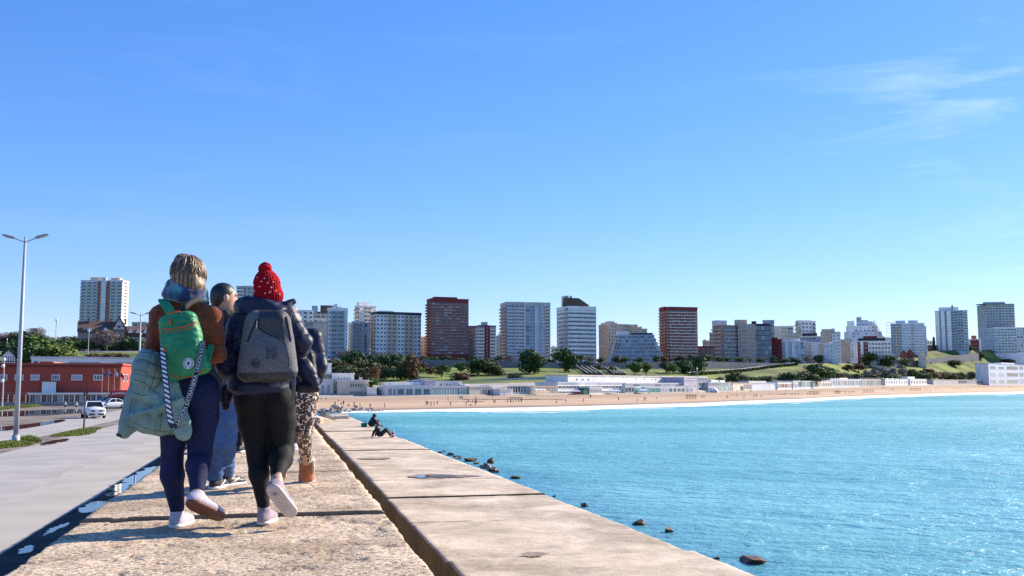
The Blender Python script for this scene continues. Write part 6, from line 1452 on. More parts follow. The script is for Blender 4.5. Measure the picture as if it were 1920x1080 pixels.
for k in range(4): x = (6 + 14 * k) * mpp; q = MB(); q.prismy([(x - 1.3, 12.9), (x + 1.3, 12.9), (x + 1.3, 14.2), (x, 15.4), (x - 1.3, 14.2)], -.7, 3); ob('dormer', q.mesh('dormer', WHITE if k in (1, 3) else BROWN), ht_)
for k in range(8): ob('window', window_mesh(1.6, 2.4, WHITE, G_DARK, 2), ht_, ((4 + 7.5 * k) * mpp, -.01, 8.6))
for k in range(3): ob('arched_window', window_mesh(4.4, 4.2, WHITE, G_DARK, 4), ht_, ((8 + 22 * k) * mpp, -.01, 2.2))
for k in range(6): x = (88 + 8 * k) * mpp; q = MB(); q.box(x, x + 6.6 * mpp, 2.9, 2.99, 5.5, 9.5); ob('plaster_panel', q.mesh('plaster_panel', WHITE), ht_); ob('window', window_mesh(1.4, 2.0, DARK, G_DARK, 2), ht_, (x + 3.3 * mpp, 2.88, 6.4)); beam(x + 6.9 * mpp, 5.3, x + 6.9 * mpp, 9.8, 2.89)
for k in range(3): x = (92 + 14 * k) * mpp; q = MB(); q.prismy([(x - 1.6, 12.4), (x + 1.6, 12.4), (x, 15.2)], 2.2, 6); ob('dormer', q.mesh('dormer', WHITE), ht_)
for x in (161, 199, 226): ht_box('chimney', x, x + 3, 594, 606, 5, 7, TERRA)
B('tan block peeping over the right wing of the half-timbered hotel', 246, 246, 300, 606, 650, 760, 0, 6, TAN, [(1, 'w', dict(n=5))], None, [(258, 270, 602, BEIGE)])
# --- retaining wall along the upper street
def wall_strip(name, label, xs_, ca, dofs, z_lo, z_hi, th, m_, cat='wall', zref='E'):
    o0 = on_curve(ca, xs_[0], dofs); q = MB(); top = []
    for i in range(len(xs_) - 1):
        a, b = on_curve(ca, xs_[i], dofs), on_curve(ca, xs_[i + 1], dofs); za, zb = on_curve(zref, xs_[i]).z, on_curve(zref, xs_[i + 1]).z
        n_ = Vector(((b - a).y, -(b - a).x, 0)).normalized() * th
        vs = []
        for p, z_, l in ((a, za, 0), (b, zb, 0)): vs += [(p.x, p.y, on_curve(ca, xs_[i] if p is a else xs_[i + 1], dofs).z + z_lo), (p.x, p.y, z_ + z_hi), (p.x - n_.x, p.y - n_.y, z_ + z_hi), (p.x - n_.x, p.y - n_.y, on_curve(ca, xs_[i], dofs).z + z_lo)]
        q.add([Vector(v) - o0 for v in vs], [(0, 4, 5, 1), (1, 5, 6, 2), (2, 6, 7, 3), (3, 7, 4, 0), (0, 1, 2, 3), (4, 7, 6, 5)])
    r_ = thing(name, label, cat, o0); ob('stonework', q.mesh('stonework', m_), r_); return r_
GSTONE = M('grey_retaining_stone', (.17, .17, .185), .9, var=.4, scale=.9, detail=8)
wall_strip('retaining_wall', 'long grey stone retaining wall between the lawn and the upper street', list(range(700, 1500, 16)), 'D', -1.0, -2.0, .8, .7, GSTONE)
wall_strip('retaining_wall', 'dark stone retaining wall below the parked cars on the right', list(range(1660, 1850, 16)), 'D', 2.0, -2.0, -1.2, .7, GSTONE)
# ================================================================== VEGETATION
def leafm(name, c, c2): return mat(name, c, .75, col2=c2, scale=.35, detail=5, lo=.38, hi=.62, spec=.3)
L_DG = leafm('dark_evergreen_leaves', (.028, .058, .016), (.075, .125, .03)); L_GR = leafm('green_leaves', (.045, .095, .02), (.12, .19, .035)); L_OL = leafm('olive_leaves', (.065, .08, .03), (.15, .16, .055))
L_RU = leafm('rusty_leaves', (.10, .052, .022), (.19, .10, .035)); L_SI = leafm('silvery_leaves', (.13, .125, .105), (.22, .21, .17)); L_BA = leafm('bare_twigs', (.16, .115, .09), (.24, .18, .15)); L_YG = leafm('yellow_green_leaves', (.09, .13, .02), (.17, .21, .04))
BARK = mat('bark', (.075, .055, .042), .95, var=.3, scale=3)
def crown_mesh(name, leaf, lumps, n, size, seed, core=.6, twig=False):
    r = np.random.default_rng(seed); w_ = np.array([l[1][0] * l[1][1] + l[1][0] * l[1][2] for l in lumps]); w_ = w_ / w_.sum()
    pick = r.choice(len(lumps), n, p=w_); cc = np.array([l[0] for l in lumps])[pick]; rr = np.array([l[1] for l in lumps])[pick]
    dr = r.normal(size=(n, 3)); dr /= np.linalg.norm(dr, axis=1)[:, None]; rad_ = 1.22 * r.uniform(.30 if twig else .5, 1, n) ** .5
    P = cc + dr * rr * rad_[:, None]; N_ = dr + r.normal(0, .55, (n, 3)); N_ /= np.linalg.norm(N_, axis=1)[:, None]
    a = np.cross(N_, r.normal(size=(n, 3))); a /= np.linalg.norm(a, axis=1)[:, None]; b = np.cross(N_, a); s_ = size * r.uniform(.4, 1.45, n)[:, None]
    asp = .14 if twig else .62
    V = np.stack([P - a * s_, P - b * s_ * asp, P + a * s_, P + b * s_ * asp], 1).reshape(-1, 3); F = np.arange(4 * n).reshape(n, 4)
    if core and not twig:
        th = np.linspace(0, 2 * pi, 9)[:-1]; ph = np.linspace(-pi / 2, pi / 2, 6); vs = []; fs = []; o_ = len(V)
        for l in lumps:
            c_, q = np.array(l[0]), np.array(l[1]) * core
            for p_ in ph:
                for t_ in th: vs.append(c_ + q * np.array([cos(p_) * cos(t_), cos(p_) * sin(t_), sin(p_)]) * r.uniform(.85, 1.1))
            for i in range(5):
                for k in range(8): fs.append((o_ + i * 8 + k, o_ + i * 8 + (k + 1) % 8, o_ + i * 8 + 8 + (k + 1) % 8, o_ + i * 8 + 8 + k))
            o_ += 48
        V = np.concatenate([V, np.array(vs)]); F = np.concatenate([F, np.array(fs)])
    return npmesh(name, V, F, leaf, False)
def lumps_round(seed, n=9, w_=1.0, h0=.35, h1=1.0, r0=.30):
    """unit tree: height 1, half width about .5*w_"""
    r = random.Random(seed); out = []
    for k in range(n):
        a = 2 * pi * k / n + r.uniform(-.4, .4); z = h0 + (h1 - h0) * r.uniform(.22, .80); rr = r0 * r.uniform(.65, 1.15); q = .30 * w_ * r.uniform(.5, 1.15) * (1.15 - abs(z - (h0 + h1) / 2) * 1.3)
        out.append(((q * cos(a), q * sin(a), z), (rr * w_ * .85, rr * w_ * .85, rr * .8 * (h1 - h0))))
    out.append(((r.uniform(-.05, .05), 0, h1 - r0 * .55), (r0 * .7 * w_, r0 * .7 * w_, r0 * .55))); return out
def trunk_mesh(seed, h=.5, r0=.035, limbs=4):
    r = random.Random(seed); q = MB(); q.tube([(0, 0, -.06), (.01, 0, h * .5), (.0, .01, h)], [r0 * 1.25, r0, r0 * .7], 6)
    for k in range(limbs):
        a = 2 * pi * k / limbs + r.uniform(-.5, .5); z = h * r.uniform(.45, .9); q.tube([(0, 0, z), (.12 * cos(a), .12 * sin(a), z + .12), (.24 * cos(a), .24 * sin(a), z + .30)], [r0 * .6, r0 * .4, r0 * .15], 5)
    return q.mesh('trunk', BARK)
TREES = {}
def kind(k, leaf, lumps, n, size, seed, h=.5, twig=False, core=.6, limbs=4, r0=.03): TREES.setdefault(k, []).append((trunk_mesh(seed, h, r0, limbs), crown_mesh('crown', leaf, lumps, n, size, seed, core, twig)))
for sd in (1, 2, 3):
    kind('dark', L_DG, lumps_round(sd, 11, 1.15, .04, 1, .30), 1100, .055, sd, .4); kind('green', L_GR, lumps_round(sd + 10, 10, 1.05, .14, 1, .27), 1000, .055, sd + 10)
    kind('olive', L_OL, lumps_round(sd + 20, 10, 1.15, .02, 1, .29), 900, .06, sd + 20, .35); kind('rust', L_RU, lumps_round(sd + 30, 10, 1.0, .03, 1, .28), 900, .055, sd + 30, .4)
    kind('silver', L_SI, lumps_round(sd + 40, 9, .95, .04, 1, .28), 700, .06, sd + 40, .4)
    kind('shrub', L_OL, [((x, y, .3), (.28, .28, .42)) for x, y in ((-.3, 0), (.05, .1), (.35, -.05), (0, -.25))], 700, .07, sd + 50, .2); kind('rustshrub', L_RU, [((x, y, .3), (.28, .28, .42)) for x, y in ((-.3, .1), (.05, .0), (.35, -.05), (0, -.25))], 700, .07, sd + 60, .2)
    kind('bare', L_BA, lumps_round(sd + 70, 8, 1.1, .25, 1, .30), 1300, .075, sd + 70, .55, True, limbs=7)
kind('cypress', L_DG, [((0, 0, .2 + .13 * k), (.17 - .012 * k, .17 - .012 * k, .14)) for k in range(6)], 900, .05, 81, .3, limbs=0); kind('yellow', L_YG, lumps_round(91, 10, 1.15, .02, 1, .29), 800, .06, 91, .4)
def palm_proto():
    q = MB(); q.tube([(0, 0, -.05), (.01, 0, .35), (.0, 0, .72)], [.05, .035, .04], 7); tr = q.mesh('trunk', BARK); q = MB(); r = random.Random(4)
    for k in range(22):
        a = 2 * pi * k / 22 + r.uniform(-.1, .1); e = r.uniform(-.2, .9); p = [Vector((0, 0, .74)), Vector((.17 * cos(a), .17 * sin(a), .74 + .17 * e)), Vector((.34 * cos(a), .34 * sin(a), .74 + .20 * e - .06)), Vector((.45 * cos(a), .45 * sin(a), .74 + .12 * e - .18))]
        s_ = Vector((-sin(a), cos(a), 0))
        for i in range(3):
            w0, w1 = (.012, .05, .045, .006)[i], (.012, .05, .045, .006)[i + 1]; q.add([p[i] - s_ * w0 - Vector((0, 0, w0 * .6)), p[i], p[i + 1], p[i + 1] - s_ * w1 - Vector((0, 0, w1 * .6))], [(0, 1, 2, 3)]); q.add([p[i] + s_ * w0 - Vector((0, 0, w0 * .6)), p[i], p[i + 1], p[i + 1] + s_ * w1 - Vector((0, 0, w1 * .6))], [(3, 2, 1, 0)])
    TREES['palm'] = [(tr, q.mesh('fronds', L_GR))]
palm_proto()
LM = [(40, 'the small timbered cottage'), (90, 'the round bush'), (190, 'the half-timbered hotel'), (270, 'the second street lamp'), (560, 'the white hall'), (650, 'the curved beach house'), (740, 'the wide cream block'), (840, 'the tall oxblood tower'), (910, 'the brown balcony block'), (985, 'the blue-grey slab tower'), (1080, 'the ribbon-window tower'), (1195, 'the glass terraces'), (1272, 'the second oxblood tower'), (1360, 'the pink balcony tower'), (1430, 'the curtain wall block'), (1490, 'the maroon end wall'), (1550, 'the square tan block'), (1612, 'the stepped white mass'), (1640, 'the grid-fronted hotel'), (1705, 'the blue glass slabs'), (1784, 'the blue tower'), (1870, 'the grey-green tower')]
def near_lm(px): return min(LM, key=lambda t: abs(t[0] - px))[1]
COUNTED = []
TNAME = dict(dark='dark evergreen tree', green='green leafy tree', olive='olive-green tree', rust='rusty brown tree', silver='silvery grey tree', shrub='olive-green shrub', rustshrub='rusty brown shrub', bare='bare leafless tree', cypress='narrow dark cypress', yellow='yellow-green tree', palm='palm tree')
tr_n = [0]
def tree(kd, px, py, wpx, hpx, place, d=None, group='trees on the hillside'):
    if d is None: p = ground_hit(px, py); d = p.y
    else: p = pt(px, py, d); p.z = min(p.z, ground_z(px, d)) if p.z - ground_z(px, d) > 6 else p.z
    mpp = d / FPX; w_, h_ = wpx * mpp * 1.38, hpx * mpp * 1.08; pr = TREES[kd][tr_n[0] % len(TREES[kd])]; tr_n[0] += 1
    nm = {'cypress': 'cypress_tree', 'palm': 'palm_tree', 'shrub': 'shrub', 'rustshrub': 'shrub'}.get(kd, 'tree')
    t = thing(nm, '%s %s %s' % (TNAME[kd], place, near_lm(px)), 'shrub' if 'shrub' in kd else 'tree', p, (tr_n[0] * 1.7) % 6.28, group, (w_, w_, h_))
    ob('trunk', pr[0], t); ob('crown' if kd != 'palm' else 'fronds', pr[1], t); COUNTED.append((px, t)); return t
SL = 'on the slope below'
for a in (('rust', 700, 724, 24, 34), ('rust', 771, 712, 30, 44), ('dark', 742, 704, 42, 38), ('dark', 712, 701, 30, 30), ('olive', 684, 706, 34, 28), ('dark', 664, 694, 30, 34), ('rust', 690, 697, 22, 22), ('olive', 722, 712, 28, 24), ('dark', 752, 712, 30, 24), ('green', 679, 701, 22, 16), ('rust', 646, 697, 26, 16), ('olive', 626, 689, 32, 14),
          ('rust', 707, 712, 20, 26), ('olive', 664, 714, 34, 24), ('dark', 690, 717, 24, 18), ('green', 697, 733, 22, 22), ('olive', 640, 705, 30, 18), ('rustshrub', 625, 700, 30, 12), ('green', 782, 707, 22, 18), ('rust', 795, 698, 16, 18), ('olive', 776, 712, 20, 10), ('green', 828, 708, 24, 22), ('rust', 808, 702, 16, 14), ('green', 866, 701, 18, 20), ('rustshrub', 866, 712, 30, 16), ('dark', 897, 705, 34, 30), ('dark', 915, 703, 26, 26),
          ('olive', 932, 704, 18, 22), ('shrub', 966, 710, 22, 12), ('dark', 993, 700, 30, 42), ('dark', 1008, 701, 22, 34), ('dark', 1060, 698, 32, 40), ('green', 1190, 705, 22, 24), ('green', 1212, 704, 18, 22), ('dark', 1250, 700, 18, 20), ('dark', 1284, 701, 24, 24), ('dark', 1309, 700, 22, 30), ('green', 1262, 702, 16, 18), ('olive', 1148, 698, 12, 10), ('shrub', 1122, 693, 16, 10), ('dark', 1100, 690, 14, 12),
          ('dark', 1374, 718, 20, 20), ('dark', 1392, 721, 22, 16), ('dark', 1412, 722, 20, 14), ('dark', 1436, 720, 24, 14), ('dark', 1482, 722, 34, 22), ('dark', 1512, 723, 34, 24), ('dark', 1536, 719, 38, 34), ('green', 1556, 716, 24, 24), ('rust', 1572, 718, 22, 18), ('silver', 1586, 716, 18, 16), ('dark', 1606, 716, 18, 14), ('green', 1350, 718, 14, 10),
          ('rust', 1610, 697, 22, 14), ('rust', 1590, 694, 18, 10), ('silver', 1624, 716, 16, 20), ('silver', 1640, 715, 17, 22), ('silver', 1657, 714, 17, 22), ('silver', 1674, 713, 17, 21), ('silver', 1692, 712, 15, 20), ('dark', 1632, 717, 26, 14), ('dark', 1668, 716, 26, 14), ('dark', 1712, 712, 20, 18), ('rust', 1742, 712, 32, 20), ('silver', 1708, 708, 12, 14), ('olive', 1782, 712, 26, 12), ('olive', 1800, 713, 22, 14), ('silver', 1824, 712, 20, 14), ('dark', 1846, 712, 22, 14), ('olive', 1764, 708, 22, 10), ('dark', 1728, 715, 26, 14),
          ('rust', 1845, 689, 20, 8), ('dark', 1838, 672, 14, 10), ('dark', 1815, 664, 16, 14), ('rustshrub', 1885, 680, 26, 8), ('dark', 1790, 686, 18, 10)):
    tree(*a, SL)
ST = 'on the street before'
rb = random.Random(12)
for px in list(range(626, 1330, 24)) + list(range(1345, 1560, 21)):
    x = px + rb.uniform(-7, 7); d_ = float(dE(x)) + rb.uniform(8, 26)
    kd = rb.choice(['dark', 'green', 'olive', 'dark', 'rust', 'bare', 'palm' if 1100 < x < 1330 else 'green', 'green'])
    py = float(np.interp(x, [626, 1100, 1300, 1560], [681, 683, 680, 683])); tree(kd, x, py, rb.uniform(10, 18), rb.uniform(9, 17) + (5 if kd == 'palm' else 0), ST, d_, 'street trees along the upper road')
tree('cypress', 1752, 664, 12, 30, 'standing left of', 1225); tree('dark', 1812, 662, 16, 14, 'standing right of', 1240); tree('bare', 648, 684, 26, 26, ST, 745); tree('bare', 712, 684, 24, 20, ST, 760); tree('dark', 1630, 686, 20, 22, 'at the corner of', 1000); tree('dark', 1665, 688, 22, 20, 'at the corner of', 1000); tree('green', 1697, 690, 18, 16, 'on the bank below', 1060)
# left hill
LH = 'on the left hill near'
for a in (('green', 58, 692, 66, 60, 300), ('green', 86, 692, 62, 54, 305), ('yellow', 104, 692, 46, 42, 298), ('dark', 44, 692, 44, 46, 296)): tree(*a[:5], 'in the big mound by', a[5], 'trees on the left hill')
for a in (('dark', 30, 664, 40, 22), ('dark', 6, 664, 40, 18), ('olive', 120, 664, 30, 24), ('green', 136, 664, 30, 22), ('green', 154, 663, 30, 22), ('green', 170, 663, 30, 22), ('dark', 186, 664, 26, 18), ('yellow', 202, 664, 22, 16), ('bare', 194, 661, 36, 40), ('dark', 240, 666, 34, 32), ('dark', 222, 666, 22, 18), ('dark', 262, 666, 24, 26)): tree(*a, LH, 590, 'trees on the left hill')
for a in (('bare', 20, 652, 40, 26), ('bare', 67, 652, 34, 34), ('dark', 42, 652, 30, 28), ('bare', 88, 652, 26, 18), ('dark', 84, 652, 14, 18), ('bare', 108, 652, 30, 18), ('bare', 126, 652, 26, 20), ('dark', 137, 652, 14, 20), ('bare', -10, 652, 40, 26), ('olive', 116, 652, 18, 14), ('bare', 50, 652, 30, 20), ('dark', 5, 652, 20, 16)): tree(*a, 'on the skyline behind', 680, 'trees on the left hill')
for a in (('rustshrub', 126, 672, 26, 10), ('rustshrub', 184, 674, 30, 13), ('rustshrub', 215, 674, 34, 14), ('rustshrub', 230, 674, 16, 10), ('shrub', 20, 688, 50, 14), ('shrub', 50, 688, 40, 12)): tree(*a, 'on the bank in front of', 420, 'trees on the left hill')
# hedge that climbs along the ramp road
xs_ = list(range(1296, 1500, 8)); q = MB(); P0 = ground_hit(1296, 705); V = []; r = np.random.default_rng(3); hv = []; hf = []
for x in xs_:
    y = np.interp(x, [1296, 1340, 1400, 1440, 1500], [704.5, 701.5, 696.5, 691, 684.5]); hv.append(ground_hit(x, y))
n = 5200; u = r.uniform(0, len(hv) - 1.001, n); i = u.astype(int); A = np.array([tuple(p) for p in hv]); Pn = A[i] * (1 - (u - i))[:, None] + A[i + 1] * (u - i)[:, None]
Pn[:, 2] += r.uniform(0, 2.1, n); Pn[:, 1] += r.normal(0, .8, n); a = r.normal(size=(n, 3)); a /= np.linalg.norm(a, axis=1)[:, None]; b = np.cross(a, r.normal(size=(n, 3))); b /= np.linalg.norm(b, axis=1)[:, None]
V = np.stack([Pn - a * .6, Pn - b * .45, Pn + a * .6, Pn + b * .45], 1).reshape(-1, 3) - np.array(tuple(P0))
hd_ = thing('hedge', 'long dark clipped hedge climbing beside the ramp road on the green slope', 'hedge', P0); ob('foliage', npmesh('foliage', V, np.arange(4 * n).reshape(n, 4), L_DG, False), hd_)
q = MB(); pts_ = [Vector(p) for p in hv]
for p, p2 in zip(pts_, pts_[1:]): q.add([p + Vector((0, 4, 1.9)), p2 + Vector((0, 4, 1.9)), p2 + Vector((0, 12, 2.6)), p + Vector((0, 12, 2.6))], [(0, 1, 2, 3)])
ob('ramp_road', q.mesh('ramp_road', mat('ramp_concrete', (.42, .42, .42), .9, var=.1, scale=.2)), kind='structure')
# stairways down the slope
for lb, (xa, ya), (xb, yb), wd in (('dark stone stairway with pale rails below the white ribbon-window tower', (1075, 687), (1102, 704), 26), ('second dark stairway, further right, leading down to the long white pavilion', (1133, 692), (1152, 704.5), 20)):
    t = thing('stairway', lb, 'stairs', ground_hit(xa, ya)); L_ = t.location; mst = M('dark_stair_stone', (.16, .12, .10), .9, var=.3, scale=.6); mpp = L_.y / FPX
    for k in range(14):
        a = ground_hit(xa + (xb - xa) * k / 14, ya + (yb - ya) * k / 14); q = MB(); q.box(0, wd * mpp, -1.6, .9, -1.2, .75, T=a - L_); ob('step', q.mesh('step', mst), t)
    for r_ in range(4):
        q = MB(); q.tube([ground_hit(xa + wd * r_ / 3 + (xb - xa) * k / 6, ya + (yb - ya) * k / 6) - L_ + Vector((0, -1, 1.6)) for k in range(7)], .32, 5); ob('handrail', q.mesh('handrail', CREAM), t)
# ================================================================== BEACH CLUBS
def club(label, pxL, pxR, top, base, d, floors, wall, front, roof=(), depth=14, par=.35, yaw=0, pxS=None, side=None, parm=None, name='beach_pavilion', **k):
    pxS = pxL if pxS is None else pxS
    o_ = d - float(dB((pxL + pxR) / 2)); k['ends'] = (pt(pxL, base, float(dB(pxL)) + o_), pt(pxR, base, float(dB(pxR)) + o_)) if pxL > 715 else None
    return B(label, pxL, pxS, pxR, top, base, d, yaw, floors, wall, front, side, roof, depth, name=name, cat='pavilion', par=par, parm=parm, down=5, seed=int(pxL * 3 + top), **k)
db = lambda x, o_=6: float(dB(x)) + o_
PLUM = wm('mauve_render', (.40, .38, .46)); GLS = [G_BLUE, G_TEAL, G_PALE]
club('white chapel-like tower with a slit window at the left end of the beach', 600, 620, 682, 742, 425, 1, WHITE, [(1, 'w', dict(n=1, wf=.16, hf=.18, zf=.75, cols=1))])
club('white two-storey hall with a row of narrow slits under its roofline', 622, 663, 701, 742, 418, 1, WHITE, [(10, 'x'), (30, 'w', dict(n=5, wf=.22, hf=.13, zf=.72, cols=1)), (6, 'x')], [(596, 622, 703, GREY)])
club('white gabled wing with tall pale arches beside the two-storey hall', 592, 624, 712, 743, 408, 1, WHITE, [(2, 'x'), (6, 'w', dict(n=2, wf=.4, hf=.55, zf=.15, glass=[G_PALE], frame=CREAM)), (1, 'x')])
club('curved cream beach house with a flat canopy and a chimney', 632, 690, 715, 744, 404, 2, CREAM, [(22, 'w', dict(n=1, wf=.3, hf=.25, f0=9)), (22, 'w', dict(n=5, wf=.62, hf=.42)), (11, 'w', dict(n=3, wf=.5, hf=.42, glass=[G_PALE, G_BLUE]))], [(673, 679, 707, CREAM), (683, 699, 714, WHITE, -1)], parm=WHITE, par=.6)
club('low white terrace wall with dark chairs in front of the curved beach house', 688, 706, 728, 745, 400, 1, WHITE, [(1, 'w', dict(n=4, wf=.3, hf=.3, zf=.05, glass=[G_DARK], cols=1))])
club('long blue-white restaurant with five large square windows', 722, 808, 724, 744, db(760), 1, LBLUE, [(4, 'x'), (1.5, 'w', dict(n=1, wf=.8)), (12, 'w', dict(n=2, wf=.6, hf=.55, zf=.2, glass=[G_BLUE])), (56, 'w', dict(n=4, wf=.78, hf=.56, zf=.2, glass=[G_BLUE, G_TEAL], cols=3))], [(800, 806, 715, PLUM, 9)])
club('white parapet terrace on top of the blue-white restaurant', 733, 800, 718, 730, db(760, 16), 1, WHITE, [(1, 'x')])
club('mauve stepped rooftop block between restaurant and glazed pavilion', 797, 819, 714, 726, db(800, 14), 1, PLUM, [(1, 'w', dict(n=2, wf=.3, hf=.3))], [(803, 812, 711, PLUM)])
club('turquoise glazed pavilion with a thin flat roof', 806, 876, 727, 743, db(840), 1, GREY, [(1, 'g', dict(n=14, glass=[G_TURQ, G_TURQ, G_PALE, G_TEAL], wf=.94, hf=.86, zf=.06, cols=1))], parm=BGREY, par=.8)
club('pale upper pavilion with a strip of windows over the turquoise glazing', 815, 865, 716, 728, db(840, 16), 1, LBLUE, [(1, 'x'), (2.6, 'w', dict(n=4, wf=.9, hf=.5, glass=GLS)), (2, 'w', dict(n=4, wf=.9, hf=.5, glass=[G_PALE])), (.3, 'x')], parm=PLUM)
club('cream pavilion with five dark glazed doors', 880, 950, 725, 741.5, db(910), 1, CREAM, [(20, 'x'), (8, 'w', dict(n=2, wf=.6, hf=.6, zf=.1)), (32, 'w', dict(n=5, wf=.7, hf=.66, zf=.05, glass=[G_DARK, G_TEAL]))], [(883, 892, 721, WHITE), (928, 944, 722, LBLUE)], parm=WHITE)
club('white box stall standing on the sand right of the cream pavilion', 938, 962, 733, 742, db(950, -2), 1, WHITE, [(1, 'x')], depth=6)
club('glazed snack bar ending in a pale yellow wall', 950, 997, 725, 740, db(975), 1, LBLUE, [(20, 'g', dict(n=8, glass=[G_BLUE, G_DARK, G_PALE], wf=.85, hf=.75, cols=1)), (3, 'x', dict(wall=wm('pale_yellow', (.62, .58, .42)), proud=2))], parm=BGREY)
club('beige sun terrace building with a row of small slits', 1000, 1046, 725, 740, db(1020), 1, TAN, [(12, 'w', dict(n=10, wf=.25, hf=.25, zf=.6, cols=1)), (6, 'w', dict(n=3, wf=.7, hf=.6, glass=[G_PALE]))])
club('long low white building with a dark upper window strip', 1046, 1166, 719, 738.5, db(1105, 8), 2, WHITE, [(1, 'w', dict(n=18, wf=.82, hf=.42, zf=.15, glass=[G_DARK, G_BLUE, G_DARK]))], parm=LBLUE, par=.7)
club('white kiosk with shutters left of the striped tent', 1105, 1129, 727, 739, db(1117, -3), 1, WHITE, [(1, 'w', dict(n=4, wf=.7, hf=.5, glass=[G_PALE]))], depth=6)
club('small dark green hut beside the white kiosk', 1094, 1104, 733, 739.5, db(1100, -3), 1, wm('dark_green_boards', (.03, .12, .11)), [(1, 'x')], depth=4)
club('long white upper gallery with a turquoise glass middle', 1065, 1326, 705, 726, db(1190, 34), 2, WHITE, [(47, 'w', dict(n=5, wf=.2, hf=.3, gap=.5)), (50, 'g', dict(n=10, glass=[G_TURQ, G_TEAL, G_PALE], wf=.9, hf=.8, zf=.06, fskip=1)), (163, 'w', dict(n=22, wf=.16, hf=.26, zf=.4, gap=.5))], parm=CREAM, par=.6)
club('grey seating terrace below the right half of the long upper gallery', 1172, 1290, 719, 728, db(1230, 16), 1, GREY, [(1, 'l', dict(n=3, band=BGREY, h=.5, wf=.3, glass=[G_DARK]))])
club('low grey restaurant with a teal awning front', 1172, 1300, 725, 738, db(1235, 4), 1, LBLUE, [(12, 'w', dict(n=3, wf=.8, hf=.6)), (36, 'w', dict(n=5, wf=.95, hf=.8, zf=.02, glass=[M('teal_awning', (.02, .20, .20), .7)])), (50, 'w', dict(n=8, wf=.7, hf=.5, glass=[G_DARK, G_PALE]))])
club('mauve-white three-level block at the right end of the upper gallery', 1283, 1326, 708, 736, db(1305, 12), 3, PLUM, [(26, 'w', dict(n=6, wf=.35, hf=.25, gap=.3)), (16, 'g', dict(n=3, glass=[G_TURQ, G_BLUE], wf=.9, hf=.8))], parm=LBLUE)
club('blue glazed hut behind the white dome tent', 1328, 1374, 718, 733, db(1350), 2, BGREY, [(18, 'w', dict(n=4, wf=.85, hf=.7, glass=[G_BLUE, G_DARK])), (26, 'g', dict(n=6, glass=[G_TEAL, G_TURQ], wf=.9, hf=.8))], [(1346, 1360, 712, LBLUE)])
club('cream hut with a brown shutter right of the blue glazed hut', 1374, 1410, 719, 733, db(1390), 1, CREAM, [(12, 'x'), (6, 'w', dict(n=1, wf=.8, hf=.6, zf=.05, glass=[G_BROWN])), (14, 'w', dict(n=5, wf=.5, hf=.6, glass=[G_PALE, G_BLUE]))], [(1364, 1372, 713, WHITE)])
club('pale blue wall with a yellow emblem along the middle of the beach', 1408, 1460, 719, 731, db(1435), 1, LBLUE, [(1, 'x')], [(1416, 1448, 714, GREY)], parm=LBLUE)
club('white snack hut with coloured pictures on its front', 1458, 1496, 717, 730, db(1475), 1, WHITE, [(1, 'w', dict(n=6, wf=.8, hf=.5, glass=[TERRA, G_PALE, TAN, G_TEAL]))])
club('glazed beach bar with green plants behind the panes', 1487, 1534, 715, 729, db(1510, 4), 1, LBLUE, [(1, 'g', dict(n=9, glass=[G_TEAL, G_PALE, G_BLUE, wm('plant_green', (.05, .12, .05))], wf=.85, hf=.7))], [(1503, 1511, 711, WHITE)], parm=WHITE)
club('cream hut with white canopies left of the long blue-white club', 1533, 1560, 714, 727.5, db(1546), 1, CREAM, [(1, 'w', dict(n=6, wf=.6, hf=.45, glass=GLS))])
club('long blue-white club with a square rooftop box', 1557, 1614, 711, 727, db(1585), 1, LBLUE, [(1, 'w', dict(n=13, wf=.6, hf=.6, glass=[G_DARK, G_BLUE, G_PALE]))], [(1584, 1599, 708, WHITE)], parm=WHITE)
club('open pavilion under a dark flat roof', 1612, 1652, 710, 723, db(1632), 1, GREY, [(1, 'w', dict(n=9, wf=.75, hf=.75, zf=.03, glass=[G_DARK, G_PALE]))], parm=DARK, par=.9)
club('row of white beach cabins with domed tops', 1660, 1716, 711, 722, db(1690), 1, WHITE, [(1, 'w', dict(n=12, wf=.3, hf=.45, glass=[G_BLUE]))], [(x, x + 4, 709, WHITE) for x in range(1662, 1714, 9)])
club('white block with a curved roof box right of the beach cabins', 1707, 1738, 711, 722, db(1722), 1, WHITE, [(1, 'w', dict(n=6, wf=.5, hf=.5, glass=[G_BLUE, G_DARK]))], [(1711, 1724, 706, LBLUE)])
club('grey pavilion with a dark glazed front and pale car tops above', 1750, 1858, 712, 721, db(1805), 1, GREY, [(40, 'x'), (60, 'w', dict(n=12, wf=.8, hf=.6, glass=[G_DARK, G_BROWN, G_DARK]))], parm=GREY)
club('big white clubhouse with a dark picture window at the right edge', 1855, 1960, 682, 722, db(1890, 8), 3, LBLUE, [(28, 'w', dict(n=2, wf=.6, hf=.4, glass=[G_PALE, G_TEAL])), (24, 'w', dict(n=1, wf=.8, hf=.5, glass=[G_DARK], cols=5)), (50, 'g', dict(n=6, glass=[G_TURQ, G_PALE, G_TEAL], wf=.8, hf=.6))], [(1884, 1908, 678, WHITE)], parm=PLUM, par=.8)
